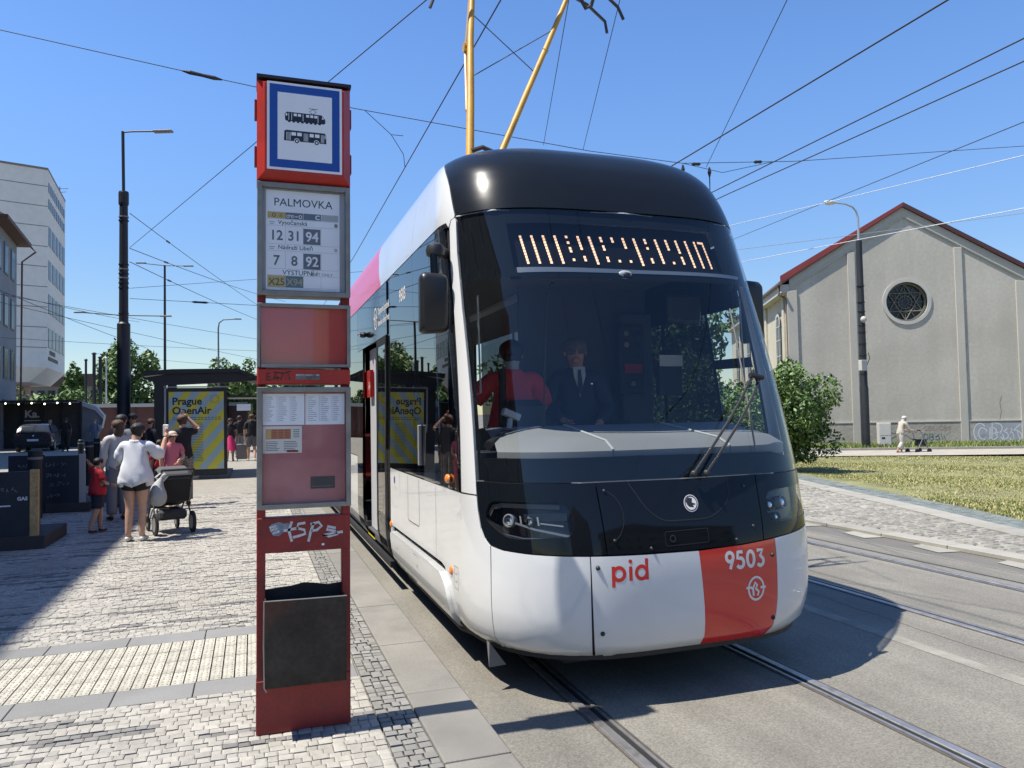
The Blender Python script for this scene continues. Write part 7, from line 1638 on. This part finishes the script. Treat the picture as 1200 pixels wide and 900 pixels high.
person('small boy in a red T-shirt and dark shorts with hands behind his head', (-4.58, 12.05, PZ), R(-60), 1.06, top=M_RDC, sleeve=.8, loose=1.3, bottom=mat('navy_cloth', (.02, .022, .04), .9), blen=.85, hair=BH, skin=M_SKIN, shoes=MATS['shoe_dark'], fat=1.15,
       arms={'L': ((-.36, .02, 1.48), (-.16, -.12, 1.60)), 'R': ((.22, .08, 1.16), (.16, .25, 1.10))}, legs={'L': ((-.10, .10, .50), (-.11, .10, .085)), 'R': ((.10, -.06, .50), (.11, -.20, .10))}, head=(0, .02))
person('woman in black top and patterned trousers shading her eyes in front of the poster', (-3.72, 15.1, PZ), R(20), 1.68, top=M_BLK, sleeve=.2, bottom=M_PAT, blen=1.95, hair=M_HB, style='bun', shoes=MATS['shoe_dark'], skin=M_SKIN,
       arms={'L': ((-.20, .12, 1.15), (-.06, .30, 1.14)), 'R': ((.33, .12, 1.42), (.13, .20, 1.66))}, head=(.0, .02))
person('girl in a pale cap and pink top beside the stroller', (-3.85, 14.55, PZ), R(-150), 1.38, top=M_PK, sleeve=.6, bottom=M_PK, blen=1.2, hair=M_HB, cap=mat('cream_cap', (.60, .48, .38), .8), shoes=M_WSH, skin=M_SKIN, arms={'L': ((-.22, .10, 1.15), (-.05, .22, 1.05))})
person('woman in an off white jacket with brown hair behind the woman in white', (-4.52, 13.4, PZ), R(25), 1.60, top=mat('offwhite_cloth', (.50, .48, .45), .85), sleeve=1.8, bottom=M_GRY, blen=1.95, hair=M_HB, style='long', shoes=M_RUB, skin=M_SKIN)
person('person in a grey top with dark hair standing left of the mast base', (-4.75, 15.3, PZ), R(-30), 1.70, top=M_GRY, sleeve=1.0, bottom=M_GRY, blen=1.95, hair=BH, shoes=M_RUB, skin=M_SKIN2)
person('man in black behind the filming woman, right of the mast', (-4.95, 18.2, PZ), R(170), 1.74, top=M_BLK, sleeve=1.0, bottom=M_BLK, blen=1.95, hair=BH, shoes=M_RUB, skin=M_SKIN2)
person('dark clothed person waiting beside the shelter post', (-4.82, 20.2, PZ), R(120), 1.62, top=M_BLK, sleeve=1.7, bottom=M_GRY, blen=1.95, hair=M_HB, style='long', shoes=M_RUB, skin=M_SKIN)
person('child in red between the filming woman and the shelter', (-4.30, 17.0, PZ), R(200), 1.18, top=M_RDC, sleeve=1.0, bottom=M_BLK, blen=1.9, hair=BH, shoes=M_RUB, skin=M_SKIN2)
person('woman in a pale top standing under the shelter with arms up', (-4.75, 23.6, PZ), R(160), 1.66, top=mat('beige_cloth', (.50, .38, .28), .85), sleeve=1.0, bottom=M_BLK, blen=1.95, hair=M_HB, shoes=M_RUB, arms={'R': ((.30, .15, 1.45), (.12, .22, 1.62))})
person('man in black T-shirt and dark trousers walking past the parked car', (-11.75, 45.4, PZ), R(175), 1.78, top=M_BLK, sleeve=.9, bottom=M_BLK, blen=1.95, hair=BH, shoes=M_RUB, skin=M_SKIN3, fat=1.1)
person('person in a lilac shirt standing beside the parked car', (-13.9, 52.0, PZ), R(150), 1.72, top=mat('lilac_cloth', (.36, .38, .60), .85), sleeve=1.0, bottom=M_DEN, blen=1.95, hair=mat('fair_hair', (.30, .22, .14), .8), shoes=M_RUB)
person('person in blue denim on the steps by the curved stair walls', (-11.3, 50.6, PZ), R(160), 1.70, top=M_DEN, sleeve=1.7, bottom=M_DEN, blen=1.95, hair=M_HGREY, shoes=M_RUB)
person('woman in a bright pink dress right of the shelter poster', (-3.30, 29.9, PZ), R(185), 1.60, top=M_BLK, sleeve=.5, skirt=(mat('hot_pink', (.62, .03, .16), .8), .42, .27), hair=BH, style='long', shoes=M_RUB, skin=M_SKIN2)
person('person in a black top right of the pink dress', (-3.02, 32.5, PZ), R(10), 1.70, top=M_BLK, sleeve=.9, bottom=M_GRY, blen=1.9, hair=BH, shoes=M_RUB)
person('man in black top and grey shorts walking away with a suitcase', (-2.56, 29.6, PZ), R(5), 1.74, top=M_BLK, sleeve=.9, bottom=mat('grey_shorts', (.12, .12, .13), .9), blen=.95, hair=M_HB, shoes=M_WSH, legs={'L': ((-.10, .10, .50), (-.10, .14, .085)), 'R': ((.10, .0, .50), (.10, -.20, .12))})
person('pale clothed person furthest along the platform beside the stop marker', (-2.35, 40.0, PZ), R(0), 1.72, top=M_GRY, sleeve=.9, bottom=M_BLK, blen=.95, hair=M_HB, shoes=M_WSH)
sc_ = thing('suitcase', 'grey wheeled suitcase between the walkers right of the shelter', 'suitcase', (-2.88, 29.9, PZ)); MB().b2((-.21, -.13, .06), (.21, .13, .62)).build('case_shell', M_GRY, sc_, bevel=.03)
for s in (-1, 1): MB().tube([(s * .12, .12, .62), (s * .12, .14, .98)], .01, 6).build('handle_rod', M_TRIM, sc_); MB().lathe((s * .17, -.08, .03), [(.03, -.015), (.03, .015)], 10, axis='X').build('wheel', M_RUB, sc_)
MB().tube([(-.13, .14, .98), (.13, .14, .98)], .013, 6).build('handle', M_RUB, sc_)
# ---- stroller
st = thing('stroller', 'dark pushchair with canopy and a grey bag in its tray beside the woman in white', 'pushchair', (-3.62, 11.65, PZ), R(20)); st.scale = (.80, .80, .86)
for s in (-1, 1):
    w = MB().lathe((s * .30, -.30, .17), [(.12, -.022), (.17, -.018), (.17, .018), (.12, .022)], 22, axis='X').build('wheel', M_RUB, st, smooth=True); MB().lathe((s * .30, -.30, .17), [(.11, -.024), (.11, .024)], 14, axis='X').build('rim', M_TRIM, w)
    w = MB().lathe((s * .24, .42, .12), [(.08, -.018), (.12, -.015), (.12, .015), (.08, .018)], 18, axis='X').build('wheel', M_RUB, st, smooth=True); MB().lathe((s * .24, .42, .12), [(.06, -.02), (.06, .02)], 12, axis='X').build('rim', M_TRIM, w)
    MB().tube([(s * .26, .42, .14), (s * .27, .10, .45), (s * .27, -.30, .80), (s * .26, -.55, 1.02)], .015, 8).build('frame_tube', M_PLAST, st); MB().tube([(s * .30, -.30, .18), (s * .27, .0, .60)], .014, 8).build('frame_tube', M_PLAST, st)
MB().tube([(-.26, -.55, 1.02), (.26, -.55, 1.02)], .018, 8).build('push_bar', M_RUB, st)
MB().prism([(-.32, .52), (.25, .40), (.45, .42), (.47, .48), (.22, .50), (-.22, .62), (-.42, .95), (-.48, .93)], 0, -.24, .24).build('seat', M_BLK, st)
mb = MB(); V = []; n = 10
for i in range(n + 1):
    a = R(20 + 130 * i / n)
    for x, r_ in ((-.26, .33), (-.20, .38), (.20, .38), (.26, .33)): V.append((x, -.16 + r_ * math.cos(a) * .95, .68 + r_ * math.sin(a)))
mb.add(V, [(i * 4 + k, i * 4 + k + 1, (i + 1) * 4 + k + 1, (i + 1) * 4 + k) for i in range(n) for k in range(3)]); mb.build('canopy', mat('canopy_grey', (.09, .09, .095), .9), st, smooth=True)
MB().b2((-.22, -.30, .22), (.22, .32, .38)).build('basket', mat('basket_cloth', (.05, .05, .055), .9), st, bevel=.04)
MB().b2((-.24, -.12, .20), (-.0, .36, .40)).build('basket_panel', mat('basket_pale', (.45, .45, .44), .9), st, bevel=.03)
bg_ = thing('grey_bag', 'knotted light grey bag hanging on the pushchair handle', 'bag', (-3.72, 11.15, PZ + .34)); v, f = skin_geo([(0, 0, .06), (.02, 0, .20), (0, 0, .34), (.05, .01, .42), (.10, 0, .50)], [(0, 1), (1, 2), (2, 3), (3, 4)], [(.13, .10), (.19, .13), (.13, .09), (.035, .03), (.05, .03)], 0, 2)
me = bpy.data.meshes.new('bag_body'); me.from_pydata([tuple(q) for q in v], [], f); me.materials.append(mat('grey_bag_cloth', (.36, .37, .38), .8, bump=(9, .7, .04)))
for p in me.polygons: p.use_smooth = True
o = bpy.data.objects.new('bag_body', me); link(o); o.parent = bg_
MB().tube([(.05, .02, .38), (.12, .04, .46), (.06, .05, .52), (-.02, .02, .45), (.05, .02, .38)], .016, 6).build('bag_knot', mat('white_strap', (.6, .6, .6), .8), bg_)

# ------------------------------------------------------------------ overhead wires: each is a thing
M_WIRE = mat('wire_dark', (.03, .03, .032), .6); M_WIREP = mat('wire_pale', (.62, .64, .66), .5); M_INS = mat('insulator_black', (.02, .02, .02), .4)
def wire(label, pts, r=.008, m=M_WIRE, sag=0.0, ins=(), name='overhead_wire', group=None):
    P = [Vector(p) for p in pts]; out = []
    if len(P) == 2 and sag:
        for i in range(13): t_ = i / 12; q = P[0].lerp(P[1], t_); q.z -= 4 * sag * t_ * (1 - t_); out.append(q)
    else: out = P
    o = thing(name, label, 'wire', tuple(P[0]), 0, group); MB().tube(out, r, 6).build('strand', m, o, world=True)
    for t_ in ins:
        q = out[0].lerp(out[-1], t_); q.z -= 4 * sag * t_ * (1 - t_); d = (P[-1] - P[0]).normalized()
        MB().tube([q - d * .22, q - d * .14, q - d * .05, q + d * .05, q + d * .14, q + d * .22], [.012, .032, .028, .028, .032, .012], 8).build('insulator', M_INS, o, world=True)
    return o
def ext(a, b, t0=0.0, t1=0.0):
    a, b = Vector(a), Vector(b); return [tuple(a + (a - b) * t0), tuple(b + (b - a) * t1)]
wire('tram contact wire running over the near track above the yellow pantograph', [(0.0, -20, 6.2), (0.0, 7.0, 6.09), (0.0, 20, 5.84), (0.0, 120, 5.8)], .0085)
wire('contact wire over the far tram track, steepest thick line right of the tram roof', [(3.38, -20, 5.31), (3.38, 120, 5.31)], .0085)
wire('upper of the two close parallel trolley wires right of the tram', [(5.5, -20, 5.72), (5.5, 6, 5.69), (5.5, 120, 5.55)], .0085)
wire('lower of the two close parallel trolley wires right of the tram', [(6.1, -20, 5.66), (6.1, 6.46, 5.72), (6.1, 12.5, 5.80), (6.1, 120, 5.75)], .0085)
wire('cross span wire running from the upper left picture edge behind the stop marker', [(-9.5, 13, 7.95), (-6.03, 13, 7.53), (-3.14, 13, 7.18), (-.85, 13, 6.92), (3.49, 13, 6.59), (5.5, 13, 6.53), (8.13, 13, 6.80), (14.69, 13, 7.74), (22, 13, 8.9)], .0065)
sp_ = [o for o in bpy.data.objects if o.get('label', '').startswith('cross span wire')][0]
for a, b in (((-3.55, 13, 7.23), (-2.95, 13, 7.155)), ((5.7, 13, 6.535), (5.9, 13, 6.545)), ((7.15, 13, 6.70), (7.35, 13, 6.72))):
    MB().tube([a, lerp(a, b, .2), lerp(a, b, .5), lerp(a, b, .8), b], [.012, .035, .028, .035, .012], 8).build('insulator', M_INS, sp_, world=True)
for pts in ([(-.67, 13, 6.90), (-.23, 13, 6.53), (-.02, 13, 6.53)], [(-.23, 13, 6.53), (-.02, 13, 6.2), (0, 13, 5.98)], [(5.5, 13, 6.53), (6.4, 13, 6.42), (7.6, 13, 6.74)]):
    MB().tube(pts, .006, 5).build('hanger', M_WIRE, sp_, world=True)
for x in (5.5, 6.1): MB().tube([(x, 13, 6.50), (x, 13, 6.40), (x, 13, 6.3), (x, 13, 5.74)], [.015, .04, .012, .006], 8).build('wire_clamp', M_INS, sp_, world=True)
wire('stay wire rising from the big black mast past the top of the stop marker', ext((-5.65, 22.9, 6.39), (-.72, 8.0, 6.18), 0, .6), .0065)
for lb, a, b, t1 in (('stay wire from the top of the mast band sloping steeply down to the right', (-5.65, 22.9, 7.33), (-2.25, 45, 8.13), .45), ('upper of the three stay wires fanning from the middle of the mast', (-5.65, 22.9, 6.37), (-2.28, 40, 7.97), .5),
                     ('middle of the three stay wires fanning from the middle of the mast', (-5.65, 22.9, 6.0), (-2.26, 45, 7.31), .5)):
    wire(lb, ext(a, b, 0, t1), .010, ins=(.12,), sag=.12)
wire('nearly level span wire at the lower mast ring', ext((-5.65, 22.9, 5.0), (-2.38, 22.9, 4.9), 0, 1.7), .007, ins=(.20,)); wire('span wire rising slightly right from the mast above the slim lamp', ext((-5.65, 22.9, 5.28), (-2.4, 22.9, 5.65), 0, 1.5), .006)
for lb, a, b in (('thin wire from the pale office block passing behind the mast', (-10.73, 40, 7.1), (-2.26, 55, 7.16)), ('second thin wire from the pale office block, lower down', (-10.73, 40, 6.59), (-2.25, 60, 6.13)), ('third thin wire from the pale office block, near the trees', (-12.65, 50, 6.38), (-2.25, 60, 6.76)),
                 ('lowest thin wire just above the tree tops behind the mast', (-10.29, 60, 6.21), (-2.25, 60, 5.49)), ('thin dark wire crossing the face of the pale office block', (-10.08, 30, 6.06), (-9.9, 50, 7.77)), ('long thin wire from the left edge past the office block', (-10.59, 30, 6.25), (-9.16, 45, 6.12))):
    wire(lb, ext(a, b, .35, .4), .011, sag=.10)
wire('thin wire falling steeply behind the tram roof from the upper right', ext((6.03, 13, 6.50), (4.03, 8, 6.96), 0, .8), .006)
wire('upper pale wire above the red roof ridge', ext((11.72, 20, 7.41), (13.36, 12, 7.07), .5, .6), .009, M_WIREP); wire('dark wire crossing the upper pale wire right of the tram', ext((18.95, 30, 9.68), (13.4, 12, 7.81), .4, .5), .010)
wire('thin grey wire passing in front of the lamp and gable top', ext((14.72, 24, 7.61), (23.81, 20, 8.53), .5, .5), .010, mat('wire_grey', (.3, .32, .35), .5)); wire('lower pale wire crossing in front of the grey gable', ext((12.46, 20, 6.36), (13.29, 12, 5.91), .6, .7), .010, M_WIREP)
wire('left of two thin wires rising over the tram roof beside the pantograph', ext((2.58, 13, 6.62), (.95, 8, 6.36), 0, .4), .005); wire('right of two thin wires rising over the tram roof beside the pantograph', ext((3.37, 13, 6.60), (1.62, 8, 6.54), 0, .4), .005)

# the wooded far end of the street, one mass
far = bpy.data.objects.new('distant_trees', None); bpy.data.objects.remove(far)
_mesh = []
for i, (x, y, w, h) in enumerate(((4, 95, 14, 7), (16, 90, 12, 9), (28, 82, 14, 8), (42, 78, 14, 10), (56, 70, 14, 9), (70, 62, 16, 9), (-34, 120, 16, 8))):
    o = leafy('distant_trees', (x, y, h / 2), (w / 2, 3.5, h / 2), 1500, .34, None, ML, 22, 50 + i); _mesh.append(o)
_bm = bmesh.new()
for o in _mesh: _bm.from_mesh(o.data)
_me = bpy.data.meshes.new('distant_trees'); _bm.to_mesh(_me); _bm.free()
for m in ML: _me.materials.append(m)
for o in _mesh: bpy.data.objects.remove(o)
_o = bpy.data.objects.new('distant_trees', _me); link(_o); tag(_o, 'far belt of green trees closing the end of the street', 'trees', kind='stuff')
